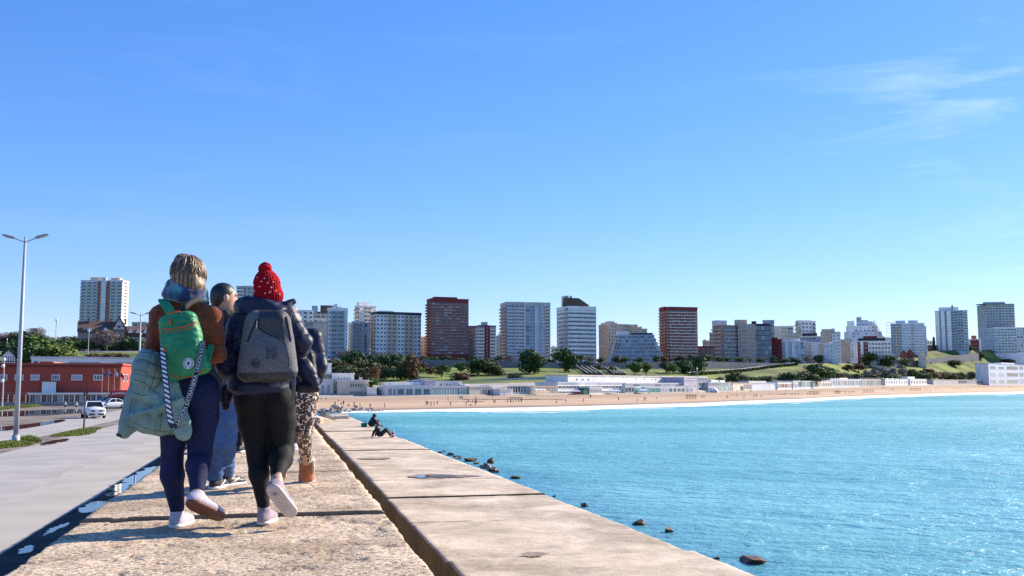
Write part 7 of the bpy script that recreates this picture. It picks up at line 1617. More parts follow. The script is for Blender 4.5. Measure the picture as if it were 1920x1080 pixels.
# plain grey-blue ramp wall rising to the right behind the clubs
t = thing('ramp_wall', 'long plain grey-blue wall rising to the right behind the beach pavilions', 'wall', pt(866, 728, 505)); L_ = t.location; q = MB()
a, b, c_, d_ = pt(866, 728, 505), pt(1060, 724, 530), pt(1060, 704.5, 530), pt(866, 713, 505); off = Vector((0, 1.2, 0))
q.add([v - L_ for v in (a, b, c_, d_, a + off, b + off, c_ + off, d_ + off)], [(0, 1, 2, 3), (7, 6, 5, 4), (3, 2, 6, 7), (1, 5, 6, 2), (0, 3, 7, 4)]); ob('wall_face', q.mesh('wall_face', wm('grey_blue_wall', (.36, .42, .48))), t)
rb = random.Random(3)
for k in range(22): x = 970 + 3.6 * k + (8 if k % 6 == 0 else 0); p = pt(x, 714, 505 + 25 * (x - 866) / 194 - .1); q = MB(); q.box(-.22, .22, -.06, .02, 0, 1.0); ob('slit', q.mesh('slit', DARK), t, p - L_)
wall_lo = thing('sea_wall', 'low white sea wall with a grass strip at the left end of the sand', 'wall', pt(592, 748, 392)); q = MB(); q.box(0, 11, 0, .5, -1, .55); ob('wall_face', q.mesh('wall_face', WHITE), wall_lo); q = MB(); q.box(0, 11, .505, 5, -1, .5); ob('grass_strip', q.mesh('grass_strip', mg), wall_lo)
# tents
def tent(label, px, pyb, wpx, hpx, d, red=False):
    p = pt(px, pyb, d); p.z = min(p.z, ground_z(px, d) + .1); mpp = d / FPX; w_, h_ = wpx * mpp / 2, hpx * mpp; t = thing('tent', label, 'tent', p)
    q = MB(); e = h_ * .42; q.add([(-w_, -w_, e), (w_, -w_, e), (w_, w_, e), (-w_, w_, e), (0, 0, h_), (-w_ * .45, -w_ * .45, e + (h_ - e) * .38), (w_ * .45, -w_ * .45, e + (h_ - e) * .38), (w_ * .45, w_ * .45, e + (h_ - e) * .38), (-w_ * .45, w_ * .45, e + (h_ - e) * .38)], [(0, 1, 6, 5), (1, 2, 7, 6), (2, 3, 8, 7), (3, 0, 5, 8), (5, 6, 4), (6, 7, 4), (7, 8, 4), (8, 5, 4)])
    ob('canopy', q.mesh('canopy', M('white_canvas', (.78, .78, .80), .8)), t)
    q = MB(); q.box(-w_, w_, -w_ - .05, -w_, e - .55, e + .02); ob('valance', q.mesh('valance', M('red_canvas', (.45, .04, .05), .8) if red else M('white_canvas', (.78, .78, .8), .8)), t)
    for sx in (-1, 1):
        for sy in (-1, 1): q = MB(); q.tube([(sx * w_ * .96, sy * w_ * .96, 0), (sx * w_ * .96, sy * w_ * .96, e)], .08, 6); ob('pole', q.mesh('pole', GREY), t)
tent('pointed white tent with a red lower band on the promenade', 1081, 738.5, 17, 13, db(1081, -2), True)
tent('pointed white tent, the middle one of the three on the promenade', 1153, 737.5, 21, 13, db(1153, -2)); tent('pointed white tent, the right one of the three on the promenade', 1206, 737, 21, 14, db(1206, -2))
p = pt(1337, 735, db(1337, -4)); dm = thing('dome_tent', 'white dome tent on the sand in front of the blue glazed hut', 'tent', p); mpp = p.y / FPX; q = MB(); q.lathe([(10 * mpp, -1), (10 * mpp, 2.5 * mpp), (9 * mpp, 5.5 * mpp), (6 * mpp, 7.4 * mpp), (.1, 7.8 * mpp)], 18); ob('shell', q.mesh('shell', M('white_canvas', (.78, .78, .8), .8), True), dm); q = MB(); q.box(-6 * mpp, 6 * mpp, -10.1 * mpp, -9.9 * mpp, -.5, 2 * mpp); ob('opening', q.mesh('opening', BGREY), dm)
# parasols on the beige terrace
for k, x in enumerate((1004, 1011, 1018)):
    p = pt(x, 739.5, db(x, -1)); t = thing('parasol', 'white parasol in front of the beige sun terrace', 'parasol', p, 0, 'white parasols'); COUNTED.append((x, t)); q = MB(); q.tube([(0, 0, -.3), (0, 0, 2.3)], .05, 6); ob('pole', q.mesh('pole', GREY), t); q = MB(); q.lathe([(1.5, 1.9), (.8, 2.3), (.02, 2.6)], 10); ob('canopy', q.mesh('canopy', M('white_canvas', (.78, .78, .8), .8)), t)
# promenade lamps
q = MB(); q.tube([(0, 0, -1), (0, 0, 1)], [.014, .010], 6); m_pl = M('white_lamp_post', (.62, .62, .64), .5); lamp_p = q.mesh('pole', m_pl); q = MB(); q.lathe([(.001, .96), (.028, .97), (.036, 1.0), (.024, 1.03), (.001, 1.04)], 8); lamp_h = q.mesh('lamp_head', M('lamp_white', (.8, .8, .78), .4), True)
def plamp(px, top, base, d=None, place='on the promenade below'):
    if d is None: d = ground_hit(px, base).y
    p = pt(px, base, d); p.z = min(p.z, ground_z(px, d) + .3) if d > 250 else p.z; h = pt(px, top, d).z - p.z; t = thing('lamp_post', 'white lamp post %s %s' % (place, near_lm(px)), 'lamp post', p, 0, 'slim white promenade lamps', (h, h, h)); ob('pole', lamp_p, t); ob('lamp_head', lamp_h, t); COUNTED.append((px, t))
for a in ((741, 706, 719), (784, 704, 717), (881, 700, 714), (974, 695, 708), (1007, 696, 707), (1047, 696, 706), (1060, 688, 698), (1091, 688, 699), (1109, 695, 706), (1131, 688, 699), (1151, 696, 706), (1161, 689, 699), (1243, 695, 706), (1289, 696, 707), (1389, 683, 697), (1402, 678, 697), (1332, 709, 722), (1359, 708, 722), (700, 712, 726)): plamp(*a)
plamp(1308, 691, 738, db(1308, -3), 'tall on the beach edge below')
for a in ((12, 636, 664), (25, 640, 664), (122, 644, 663), (165, 621, 664), (200, 650, 665), (263, 626, 668), (103, 600, 668)): plamp(*a, 480, 'on the left hill by')
# ================================================================== PEOPLE ON THE SAND
def figure(pose, seed):
    S = SDF((-.5, -.5, -.05), (.5, .6, 1.85), .028); v = A_
    if pose == 'sit':
        S.ell(v((0, 0, .16)), v((.17, .15, .13)), .05); S.cap(v((0, 0, .2)), v((0, .04, .55)), .13, .14, .05); S.ell(v((0, .06, .80)), v((.085, .10, .115)), .02)
        for s_ in (-1, 1): S.path([v((s_ * .1, 0, .14)), v((s_ * .13, -.36, .34)), v((s_ * .12, -.42, .05))], [.085, .065, .05], .03); S.path([v((s_ * .18, .03, .52)), v((s_ * .2, -.1, .36)), v((s_ * .1, -.3, .33))], [.055, .045, .035], .02)
    else:
        st = .20 if pose == 'walk' else .02
        S.ell(v((0, 0, 1.12)), v((.19, .125, .30)), .05); S.ell(v((0, 0, .90)), v((.17, .125, .13)), .05); S.cap(v((0, 0, 1.38)), v((0, 0, 1.5)), .055, .05, .02); S.ell(v((0, -.01, 1.60)), v((.082, .10, .12)), .02)
        for s_ in (-1, 1): S.path([v((s_ * .09, 0, .88)), v((s_ * .10, -s_ * st * .7, .47)), v((s_ * .10, -s_ * st, .06))], [.095, .065, .045], .03); S.cap(v((s_ * .10, -s_ * st, .04)), v((s_ * .10, -s_ * st - .14, .04)), .045, .04, .02); S.path([v((s_ * .20, 0, 1.36)), v((s_ * .235, s_ * st * .6, 1.10)), v((s_ * .21, s_ * st - .05, .86))], [.06, .048, .036], .02)
    return S
FIG = {}
for ps_ in ('stand', 'walk', 'sit'):
    S = figure(ps_, 1); FIG[ps_] = S
CL = [('dark clothes', (.012, .012, .016), (.015, .015, .02)), ('a dark jacket and jeans', (.02, .02, .025), (.03, .05, .12)), ('a pale top and dark trousers', (.5, .48, .46), (.02, .02, .03)), ('a reddish top', (.30, .05, .06), (.02, .02, .03)), ('a blue top', (.03, .07, .25), (.02, .02, .025)), ('a brown coat', (.09, .05, .035), (.03, .03, .035))]
_fm = {}
def far_person(px, py, pose='stand', cl=0, sc_=.86, rot=None):
    key = (pose, cl)
    if key not in _fm:
        nm, a, b = CL[cl]; zt = (.22, .66) if pose == 'sit' else (.84, 1.47)
        mi = lambda P: np.where(P[:, 2] < zt[0], 1, np.where(P[:, 2] > zt[1], 2, 0))
        D0 = FIG[pose].D.copy(); _fm[key] = FIG[pose].skin('body', [M('cloth_' + nm.replace(' ', '_'), a, .9), M('trousers_' + nm.replace(' ', '_'), b, .9), m_skin], 1, mi); FIG[pose].D = D0
    p = sand_at(px, py); t = thing('person', 'distant person %s in %s below %s' % ({'stand': 'standing', 'walk': 'walking', 'sit': 'sitting'}[pose], CL[cl][0], near_lm(px)), 'person', p, rot if rot is not None else (px * 1.37) % 6.28, 'people on the beach', (sc_,) * 3); ob('body', _fm[key], t); COUNTED.append((px, t))
rb = random.Random(21)
for x, y, ps_ in ((675, 765, 'stand'), (694, 766, 'walk'), (721, 765, 'stand'), (640, 759, 'sit'), (634, 752, 'sit'), (602, 751, 'stand'), (611, 752, 'walk'), (628, 761, 'walk'), (644, 760, 'stand'), (654, 761, 'sit'), (664, 762, 'stand'), (799, 760, 'walk'), (802, 760, 'stand'), (808, 761, 'walk'), (814, 760, 'stand'), (820, 759, 'walk'), (845, 761, 'walk'), (840, 751, 'stand'), (861, 748, 'stand'), (864, 750, 'walk'), (867, 749, 'stand'), (872, 750, 'sit'), (874, 760, 'stand'), (878, 755, 'walk'), (882, 761, 'sit'), (886, 756, 'stand'), (891, 760, 'walk'), (892, 751, 'stand'), (893, 757, 'walk'), (926, 756, 'stand'), (929, 756, 'walk'), (945, 743.5, 'stand'), (924, 745, 'sit'), (952, 754, 'stand'), (958, 754, 'sit'), (973, 754, 'stand'), (978, 754, 'stand'), (1044, 755, 'sit'), (1061, 756, 'walk'), (1094, 754, 'stand'), (1107, 746, 'stand'), (1108, 745, 'stand'), (1155, 745, 'sit'), (1160, 751.5, 'stand'), (1195, 753, 'stand'), (1208, 751.5, 'walk'), (1211, 751.5, 'stand'), (1231, 747.5, 'sit'), (1218, 737.5, 'sit'), (1316, 746.5, 'stand'), (1320, 746.5, 'stand'), (1363, 747, 'walk'), (1365, 747, 'stand'), (1382, 735, 'stand'), (1383, 743, 'sit'), (1395, 747.5, 'walk'), (1407, 735, 'stand'), (1410, 735, 'walk'), (1413, 745.5, 'stand'), (1416, 743.5, 'stand'), (1419, 744.5, 'walk'), (1427, 745.5, 'stand'), (1432, 736, 'sit'), (1473, 733, 'sit'), (1471, 738.5, 'sit'), (1483, 741.5, 'walk'), (1487, 741.5, 'stand'), (1492, 741.5, 'stand'), (1497, 741.5, 'walk'), (1514, 740, 'stand'), (1528, 740, 'walk'), (1532, 740, 'stand'), (1577, 737, 'stand'), (1585, 738.5, 'stand'), (1593, 739, 'walk'), (1599, 737.5, 'stand'), (1600, 733, 'sit'), (1655, 728, 'stand'), (1658, 728, 'walk'), (1673, 732, 'stand'), (1676, 732, 'walk'), (1736, 732.5, 'stand'), (1745, 733, 'walk'), (1755, 731, 'stand'), (1787, 729.5, 'sit'), (1795, 729.5, 'stand'), (1830, 726, 'stand'), (1815, 729, 'walk'), (1880, 727, 'stand'), (1895, 727, 'walk'), (1907, 726, 'stand')):
    far_person(x, y, ps_, rb.choice([0, 0, 0, 1, 1, 2, 3, 4, 5]), rb.uniform(.80, .95))
# open timber shade frames on the sand
def shade_frame(label, px0, px1, top, base):
    a, b = sand_at(px0, base), sand_at(px1, base); t = thing('shade_frame', label, 'shade frame', a); L_ = t.location; h = pt(px0, top, a.y).z - a.z; n = max(3, int((px1 - px0) / 5)); mt_ = M('weathered_timber', (.10, .075, .055), .95, var=.3, scale=2)
    for k in range(n + 1):
        for dy in (0, 2.4): p = a.lerp(b, k / n) - L_ + Vector((0, dy, 0)); q = MB(); q.tube([p - Vector((0, 0, .4)), p + Vector((0, 0, h))], .11, 6); ob('post', q.mesh('post', mt_), t)
    for dy in (0, 2.4): q = MB(); q.tube([Vector((-.4, dy, h)), b - L_ + Vector((.4, dy, h))], .11, 6); ob('beam', q.mesh('beam', mt_), t)
    for k in range(2 * n): p = a.lerp(b, (k + .5) / (2 * n)) - L_; q = MB(); q.tube([p + Vector((0, -.4, h + .12)), p + Vector((0, 2.8, h + .12))], .05, 5); ob('rafter', q.mesh('rafter', mt_), t)
for a in (('open timber shade frame on the sand below the blue-grey slab tower', 957, 977, 746, 753), ('dark timber shade frame on the sand below the second oxblood tower', 1289, 1305, 741, 748), ('timber shade frame on the sand below the square tan block', 1520, 1536, 734.5, 740), ('slatted timber shade frame on the sand below the stepped white mass', 1621, 1638, 731, 736.5), ('low timber shade frame on the sand below the blue glass slabs', 1709, 1726, 728, 733), ('small timber shade frame left of the slatted one', 1568, 1574, 733, 738)): shade_frame(*a)
# seaweed line
q = MB(); r = random.Random(2)
for x0, x1, y in ((812, 905, 753), (868, 1060, 749.5), (975, 1015, 750.2), (1370, 1475, 740.5), (1440, 1545, 739), (1560, 1605, 734.5), (1820, 1900, 724.5)):
    for k in range(int((x1 - x0) * 1.2)):
        p = sand_at(r.uniform(x0, x1), y + r.uniform(-.25, .25)); s_ = r.uniform(.25, .6); q.add([p + Vector((-s_ * 1.6, 0, .03)), p + Vector((0, -s_ * .8, .03)), p + Vector((s_ * 1.6, 0, .03)), p + Vector((0, s_ * .8, .03)), p + Vector((0, 0, .16))], [(0, 1, 4), (1, 2, 4), (2, 3, 4), (3, 0, 4)])
ob('seaweed_line', q.mesh('seaweed_line', M('dry_seaweed', (.06, .045, .03), .95)), kind='stuff')
# ================================================================== LAND SIDE: red building, lamps, cars, signs
RB = wm('red_brick_wall', (.42, .075, .045))
r_, W_b, H_b, D_b = B('long red brick building with square white-framed windows and a pale right end', -70, 225, 251, 685, 757, 177, -9, 2, RB, [(81, 'x'), (234, 'x')], [(1, 'w', dict(n=4, wf=.45, hf=.4, glass=[G_BROWN, G_DARK], f0=1, zf=.15, cols=1))], [(81, 103, 678, RB, 2), (103, 106, 679, PINK, 2)], parm=RB, par=.35, name='brick_building', down=3)
mppb = 177 * cT / FPX
for x0, x1 in ((-50, -35), (-20, -5), (15, 31), (43, 58), (70, 85), (105, 120), (139, 158), (177, 194)):
    w_ = (x1 - x0) * mppb; f_ = ob('window', window_mesh(w_, 1.0, WHITE, G_PALE if (x0 % 3) else G_BLUE, 3), r_, (((x0 + x1) / 2 + 70) * mppb / cos(rad(9)), -.02, (757 - 713.5) * mppb))
q = MB(); q.box(0, W_b, -.16, -.004, 1.9, 2.02); ob('string_course', q.mesh('string_course', PINK), r_)
q = MB(); q.box(-.3, W_b + .2, -.22, -.17, H_b - .32, H_b - .05); ob('cornice', q.mesh('cornice', wm('dark_brick_cornice', (.16, .035, .025))), r_)
B('long white flat-roofed building with a pale blue window band behind the brick building', 58, 58, 330, 671, 690, 232, 0, 1, WHITE, [(2, 'x'), (7, 'w', dict(n=1, wf=.8, hf=.65, zf=.05, glass=[G_DARK], cols=1)), (38, 'x'), (40, 'w', dict(n=5, wf=.98, hf=.34, zf=.32, glass=[G_PALE, RAILG])), (20, 'x'), (90, 'w', dict(n=9, wf=.98, hf=.34, zf=.32, glass=[G_PALE, RAILG]))], None, name='flat_building', parm=LBLUE, par=.35)
# glazed kiosk with a flat roof and a white tank box
kd = thing('glazed_kiosk', 'low white glazed kiosk under a thin flat roof in front of the brick building', 'kiosk', pt(55, 757, 171), -math.atan((130 - 960) / 1876)); mp_ = 171 / FPX; kw = 153 * mp_
q = MB(); q.box(0, kw, 0, 4, -1, (757 - 740) * mp_); ob('wall', q.mesh('wall', BEIGE), kd)
q = MB(); q.box(-.4, kw + .4, -.9, 4.4, (757 - 740) * mp_ + .004, (757 - 737) * mp_); ob('roof', q.mesh('roof', WHITE), kd)
for k in range(16):
    ob('window', window_mesh(kw / 16 * .9, 1.35, WHITE, [G_DARK, G_PALE, G_BROWN, G_BLUE][(k * 5) % 4], 2), kd, (kw * (k + .5) / 16, -.01, .15))
for k in range(9): q = MB(); q.tube([(kw * k / 8, -.8, 0), (kw * k / 8, -.8, (757 - 740) * mp_)], .05, 6); ob('post', q.mesh('post', WHITE), kd)
tb = thing('roof_tank', 'white square tank box standing on the glazed kiosk', 'tank', pt(78, 737, 172.5), -math.atan((90 - 960) / 1876)); q = MB(); q.box(0, 24 * mp_, 0, 2, 0, 20 * mp_); q.box(-.06, 24 * mp_ + .06, -.06, 2.06, 20 * mp_ + .003, 20 * mp_ + .1); ob('tank', q.mesh('tank', WHITE), tb); q = MB(); q.tube([(24 * mp_ + .1, .3, 13 * mp_), (24 * mp_ + .6, .3, 0)], .06, 6); ob('pipe', q.mesh('pipe', DARK), tb)
def yard_wall(px0, px1, d0, d1, h, label):
    a, b = pt(px0, 762, d0), pt(px1, 761, d1); a.z = b.z = Z_ROAD - .05; t = thing('yard_wall', label, 'wall', a); L_ = t.location; n = 14; m_ = M('rough_yard_wall', (.24, .23, .22), .9, var=.3, scale=1.2)
    dv = (b - a) / n; rz_ = math.atan2(dv.y, dv.x); ln = dv.length; q = MB(); q.box(0, ln - .03, -.15, .15, 0, h); me = q.mesh('wall_panel', m_)
    for k in range(n): ob('wall_panel', me, t, dv * k, rz_)
yard_wall(-60, 195, 160, 163, .62, 'low rough concrete yard wall at the foot of the glazed kiosk')
# mesh fence at the left
fe = thing('wire_fence', 'tall wire fence with pale posts at the left edge before the brick building', 'fence', pt(-30, 757, 166)); mpf = 166 / FPX
for k in range(8): q = MB(); q.tube([(k * 11 * mpf, 0, 0), (k * 11 * mpf, 0, 1.55)], .05, 6); ob('post', q.mesh('post', GREY), fe)
for z_ in (.4, .95, 1.5): q = MB(); q.tube([(0, 0, z_), (77 * mpf, 0, z_)], .014, 4); ob('wire', q.mesh('wire', GREY), fe)
# lamps
m_post = M('galvanised_post', (.40, .41, .45), .45, metal=.0, var=.08, scale=2)
def street_lamp(label, base, h, rz_):
    t = thing('street_lamp', label, 'street lamp', base, rz_, 'double-armed street lamps'); q = MB(); q.tube([(0, 0, -.1), (0, 0, h * .45), (0, 0, h)], [.15, .12, .075], 12); ob('pole', q.mesh('pole', m_post, True), t); q = MB(); q.tube([(0, 0, -.1), (0, 0, .5)], [.24, .20], 12); ob('base', q.mesh('base', m_post, True), t)
    q = MB(); q.tube([(0, 0, h), (0, 0, h + .28)], [.07, .05], 8); ob('cap', q.mesh('cap', m_post), t)
    for sg in (-1, 1):
        q = MB(); q.tube([(0, 0, h - .06), (sg * .35, 0, h + .06), (sg * .72, 0, h + .20)], .035, 8); ob('arm', q.mesh('arm', m_post, True), t)
        S = SDF((sg * 1.1 - .8, -.3, h - .1), (sg * 1.1 + .8, .3, h + .9), .025); R = frame(x=(sg, 0, .26), z=(0, 0, 1)); c = A_((sg * 1.0, 0, h + .29)); S.ell(c, (.46, .15, .085), .03, R); S.cap(c - R[:, 0] * .34, c - R[:, 0] * .2, .07, .10, .04)
        hd = ob('lamp_head', S.skin('lamp_head', M('lamp_housing_grey', (.30, .30, .31), .5), 2), t)
        S = SDF((sg * 1.1 - .8, -.3, h - .1), (sg * 1.1 + .8, .3, h + .9), .025); S.ell(c + R[:, 0] * .06 - R[:, 2] * .04, (.30, .12, .075), .02, R); ob('diffuser', S.skin('diffuser', M('lamp_diffuser', (.55, .52, .48), .35), 2), hd)
bl = gp(29, 832, Z_ROAD); hl = pt(48, 452, bl.y).z - Z_ROAD
street_lamp('tall double-armed grey street lamp on the grass strip at the left edge', bl, hl, -.05)
b2_ = pt(257, 780, 126); b2_.z = Z_ROAD; street_lamp('second double-armed street lamp, further away beside the sage jacket', b2_, pt(257, 591, 126).z - Z_ROAD, -.05)
# round-globe pole at the left edge
t = thing('lamp_post', 'old pole with round globes at the left edge before the brick building', 'lamp post', pt(4, 757, 150)); mpf = 150 / FPX; q = MB(); q.tube([(0, 0, -.4), (0, 0, 84 * mpf)], [.13, .08], 8); ob('pole', q.mesh('pole', GREY), t)
for z_, dx in ((42, 0), (70, .0), (82, 0.1)): q = MB(); q.lathe([(.001, -.28), (.2, -.18), (.28, 0), (.2, .18), (.001, .28)], 10, T=Vector((dx, -.3, z_ * mpf))); ob('globe', q.mesh('globe', M('lamp_white', (.8, .8, .78), .4), True), t); q = MB(); q.tube([(0, 0, z_ * mpf), (dx, -.3, z_ * mpf)], .04, 5); ob('bracket', q.mesh('bracket', GREY), t)
# rusty sign post seen edge on
sp = thing('sign_post', 'rusty post with a bent dark sign on the second grass patch', 'sign', gp(157, 806, Z_ROAD)); mps = sp.location.y / FPX; m_rs = M('rusted_steel', (.10, .035, .028), .8, var=.4, scale=4)
q = MB(); q.tube([(0, 0, -.1), (.0, 0, 62 * mps)], .048, 8); ob('post', q.mesh('post', m_rs, True), sp)
m_sg = M('dark_sign_metal', (.03, .025, .028), .6); hz = 62 * mps
q = MB(); q.add([(-.24, 0, hz + .42), (-.05, 0, hz + .38), (.02, 0, hz + .06), (-.04, 0, hz + .02), (-.24, .03, hz + .42), (-.05, .03, hz + .38), (.02, .03, hz + .06), (-.04, .03, hz + .02)], [(0, 3, 2, 1), (4, 5, 6, 7), (0, 1, 5, 4), (1, 2, 6, 5), (2, 3, 7, 6), (3, 0, 4, 7)]); ob('sign_plate', q.mesh('sign_plate', m_sg), sp)
q = MB(); q.add([(0, .04, hz), (.05, .04, hz + .40), (.26, .04, hz + .46), (.22, .04, hz + .30), (0, .07, hz), (.05, .07, hz + .40), (.26, .07, hz + .46), (.22, .07, hz + .30)], [(0, 3, 2, 1), (4, 5, 6, 7), (0, 1, 5, 4), (1, 2, 6, 5), (2, 3, 7, 6), (3, 0, 4, 7)]); ob('sign_plate', q.mesh('sign_plate', m_sg), sp)
q = MB(); q.tube([(-.03, .03, 0.02), (0, .03, hz * .4)], .06, 6); ob('base', q.mesh('base', m_rs), sp)
# flags
for px, top, base, col, lb in ((190, 690, 749, (.03, .10, .38), 'blue flag on the leftmost pole before the brick building'), (202, 691, 748, (.03, .07, .30), 'dark blue flag on the second pole before the brick building'), (213, 690, 747, (.62, .66, .74), 'white flag on the third pole before the brick building'), (224, 694, 747, (.50, .02, .05), 'red flag at the corner of the brick building')):
    p = pt(px, base, 158); mpf = 158 / FPX; p.z = min(p.z, Z_ROAD + .1); h = pt(px, top, 158).z - p.z; t = thing('flag', lb, 'flag', p); q = MB(); q.tube([(0, 0, 0), (0, 0, h)], [.05, .03], 7); ob('flag_pole', q.mesh('flag_pole', M('brass_pole', (.50, .36, .22), .5)), t)
    V = []; nx, nz = 8, 6
    for i in range(nx):
        for k in range(nz): V.append((.04 + i * .065 * (1 + .2 * sin(k)), .10 * sin(i * .9 + k * .5), h - .35 - k * .13 - i * .03 - .02 * i * i * .3))
    me = npmesh('cloth', V, grid_faces(nx, nz), mat('flag_cloth', col, .8, var=.2, scale=3)); ob('cloth', me, t)
    if px < 205: q = MB(); q.box(.14, .30, -.13, -.09, h - .8, h - .6); ob('emblem', q.mesh('emblem', WHITE), t)
# ------------------------------------------------------------------ vehicles
m_tyre = M('tyre_rubber', (.012, .012, .013), .8); m_rim = M('alloy_rim', (.45, .45, .47), .35, metal=.6); m_cglass = gl('car_glass', (.012, .014, .018), .06); m_lens = M('lamp_lens', (.75, .75, .78), .15); m_tail = M('tail_lens', (.30, .012, .012), .2); m_trim = M('black_trim', (.016, .016, .018), .5)
def wheel(root, x, y, r_, side):
    q = MB(); q.lathe([(r_ * .62, -.11), (r_ * .97, -.11), (r_, -.07), (r_, .07), (r_ * .97, .11), (r_ * .62, .11)], 20); me = q.mesh('tyre', m_tyre, True); w_ = ob('wheel', me, root, (x, y, r_)); w_.rotation_euler = (0, pi / 2, 0)
    q = MB(); q.lathe([(.001, .10 * side), (r_ * .2, .11 * side), (r_ * .3, .08 * side), (r_ * .62, .095 * side), (r_ * .66, .06 * side)], 16); o = ob('rim', q.mesh('rim', m_rim, True), w_)
    for k in range(5): q = MB(); a = 2 * pi * k / 5; q.tube([(0, 0, .095 * side), (r_ * .6 * cos(a), r_ * .6 * sin(a), .095 * side)], .03, 5); ob('spoke', q.mesh('spoke', m_rim), w_)
def loft(secs, mi=0):
    """rings of equal length -> closed hull"""
    q = MB(); n = len(secs[0]); q.v = [tuple(p) for s_ in secs for p in s_]
    for i in range(len(secs) - 1):
        for k in range(n): q.f.append((i * n + k, i * n + (k + 1) % n, (i + 1) * n + (k + 1) % n, (i + 1) * n + k)); q.m.append(mi)
    q.f += [tuple(range(n - 1, -1, -1)), tuple((len(secs) - 1) * n + k for k in range(n))]; q.m += [mi, mi]; return q
def car(label, loc, rz_, paint, L=4.4, W=1.76, kind_='sedan', group=None, name='car', cat='car'):
    """nose along -y"""
    t = thing(name, label, cat, loc, rz_, group); w = W / 2; r_ = .33 if kind_ == 'sedan' else .37; gc = .22 if kind_ == 'sedan' else .30
    hood, belt, roof = (.78, .92, 1.45) if kind_ == 'sedan' else (1.02, 1.10, 1.72)
    def ring(y, wb, ws, z0, z1, z2): return [Vector((-wb, y, z0)), Vector((-ws, y, (z0 + z1) / 2)), Vector((-ws * .98, y, z1)), Vector((-ws * .90, y, z2)), Vector((ws * .90, y, z2)), Vector((ws * .98, y, z1)), Vector((ws, y, (z0 + z1) / 2)), Vector((wb, y, z0))]
    h = L / 2; hb = hood
    secs = [ring(-h, w * .70, w * .80, gc + .08, hb - .22, hb - .14), ring(-h + .18, w * .86, w * .95, gc, hb - .12, hb - .03), ring(-h + .9, w * .9, w, gc - .02, hb - .05, hb + .02), ring(-h + 1.45, w * .9, w, gc - .02, belt - .06, belt), ring(h - 1.0, w * .9, w, gc - .02, belt - .04, belt + .03), ring(h - .2, w * .88, w * .96, gc, belt - .06, belt + .0), ring(h, w * .75, w * .84, gc + .1, belt - .2, belt - .12)]
    me = loft(secs).mesh('body', paint, False); bm = bmesh.new(); bm.from_mesh(me); bmesh.ops.subdivide_edges(bm, edges=bm.edges[:], cuts=1, use_grid_fill=True, smooth=.35); bm.to_mesh(me); bm.free(); me.polygons.foreach_set('use_smooth', [True] * len(me.polygons)); ob('body', me, t)
    if kind_ == 'sedan': ys = (-h + 1.15, -h + 2.0, h - 1.55, h - .45)
    else: ys = (-h + 1.35, -h + 2.05, h - 2.05, h - 1.60)
    def crown(y, z, ww): return [Vector((-ww, y, z)), Vector((ww, y, z))]
    b0, r0, r1, b1 = ys; wr = w * .72; wb = w * .93; zb = belt - .01
    q = MB(); q.add([(-wb, b0, zb), (wb, b0, zb), (wr, r0, roof - .05), (-wr, r0, roof - .05), (-wr, r1, roof - .04), (wr, r1, roof - .04), (wb, b1, zb + .02), (-wb, b1, zb + .02)], [(0, 1, 2, 3), (4, 5, 6, 7), (1, 6, 5, 2), (0, 3, 4, 7)]); ob('glasshouse', q.mesh('glasshouse', m_cglass), t)
    q = MB(); q.add([(-wr - .02, r0 - .06, roof - .065), (wr + .02, r0 - .06, roof - .065), (wr * .97, r0 + .15, roof), (-wr * .97, r0 + .15, roof), (-wr * .97, r1 - .1, roof), (wr * .97, r1 - .1, roof), (wr + .02, r1 + .06, roof - .06), (-wr - .02, r1 + .06, roof - .06)], [(0, 1, 2, 3), (3, 2, 5, 4), (4, 5, 6, 7), (1, 6, 5, 2), (0, 3, 4, 7), (0, 7, 6, 1)]); ob('roof', q.mesh('roof', paint), t)
    for sg in (-1, 1):
        for (ya, za, wa), (yb, zb_, wb_) in (((b0 - .03, zb, wb + .012), (r0 - .04, roof - .05, wr + .012)), ((b1 + .03, zb, wb + .012), (r1 + .04, roof - .05, wr + .012)), (((r0 + r1) / 2, zb, wb + .016), ((r0 + r1) / 2 + .06, roof - .05, wr + .012))):
            q = MB(); q.tube([(sg * wa, ya, za), (sg * wb_, yb, zb_)], .045, 6); ob('pillar', q.mesh('pillar', paint), t)
        wheel(t, sg * (w - .1), -h + .85, r_, sg); wheel(t, sg * (w - .1), h - .9, r_, sg)
        q = MB(); q.box(sg * w * .62 - .2, sg * w * .62 + .2, -h - .02, -h + .25, hb - .27, hb - .13); ob('headlight', q.mesh('headlight', m_lens), t)
        q = MB(); q.box(sg * w * .70 - .14, sg * w * .70 + .14, h - .1, h + .03, belt - .26, belt - .08); ob('tail_light', q.mesh('tail_light', m_tail), t)
        q = MB(); q.box(sg * (w + .06) - .10, sg * (w + .06) + .10, b0 + .15, b0 + .28, belt + .0, belt + .15); ob('mirror', q.mesh('mirror', paint), t)
        q = MB(); q.box(sg * w * .985 - .008, sg * w * .985 + .008, b0 + 1.1, b0 + 1.28, belt - .14, belt - .10); ob('door_handle', q.mesh('door_handle', m_trim), t)
    q = MB(); q.box(-w * .55, w * .55, -h - .03, -h + .1, hb - .34, hb - .20); ob('grille', q.mesh('grille', m_trim), t); q = MB(); q.box(-w * .75, w * .75, -h - .04, -h + .1, gc + .04, gc + .20); ob('bumper', q.mesh('bumper', m_trim), t); q = MB(); q.box(-.26, .26, -h - .055, -h - .042, gc + .24, gc + .36); ob('number_plate', q.mesh('number_plate', WHITE), t)
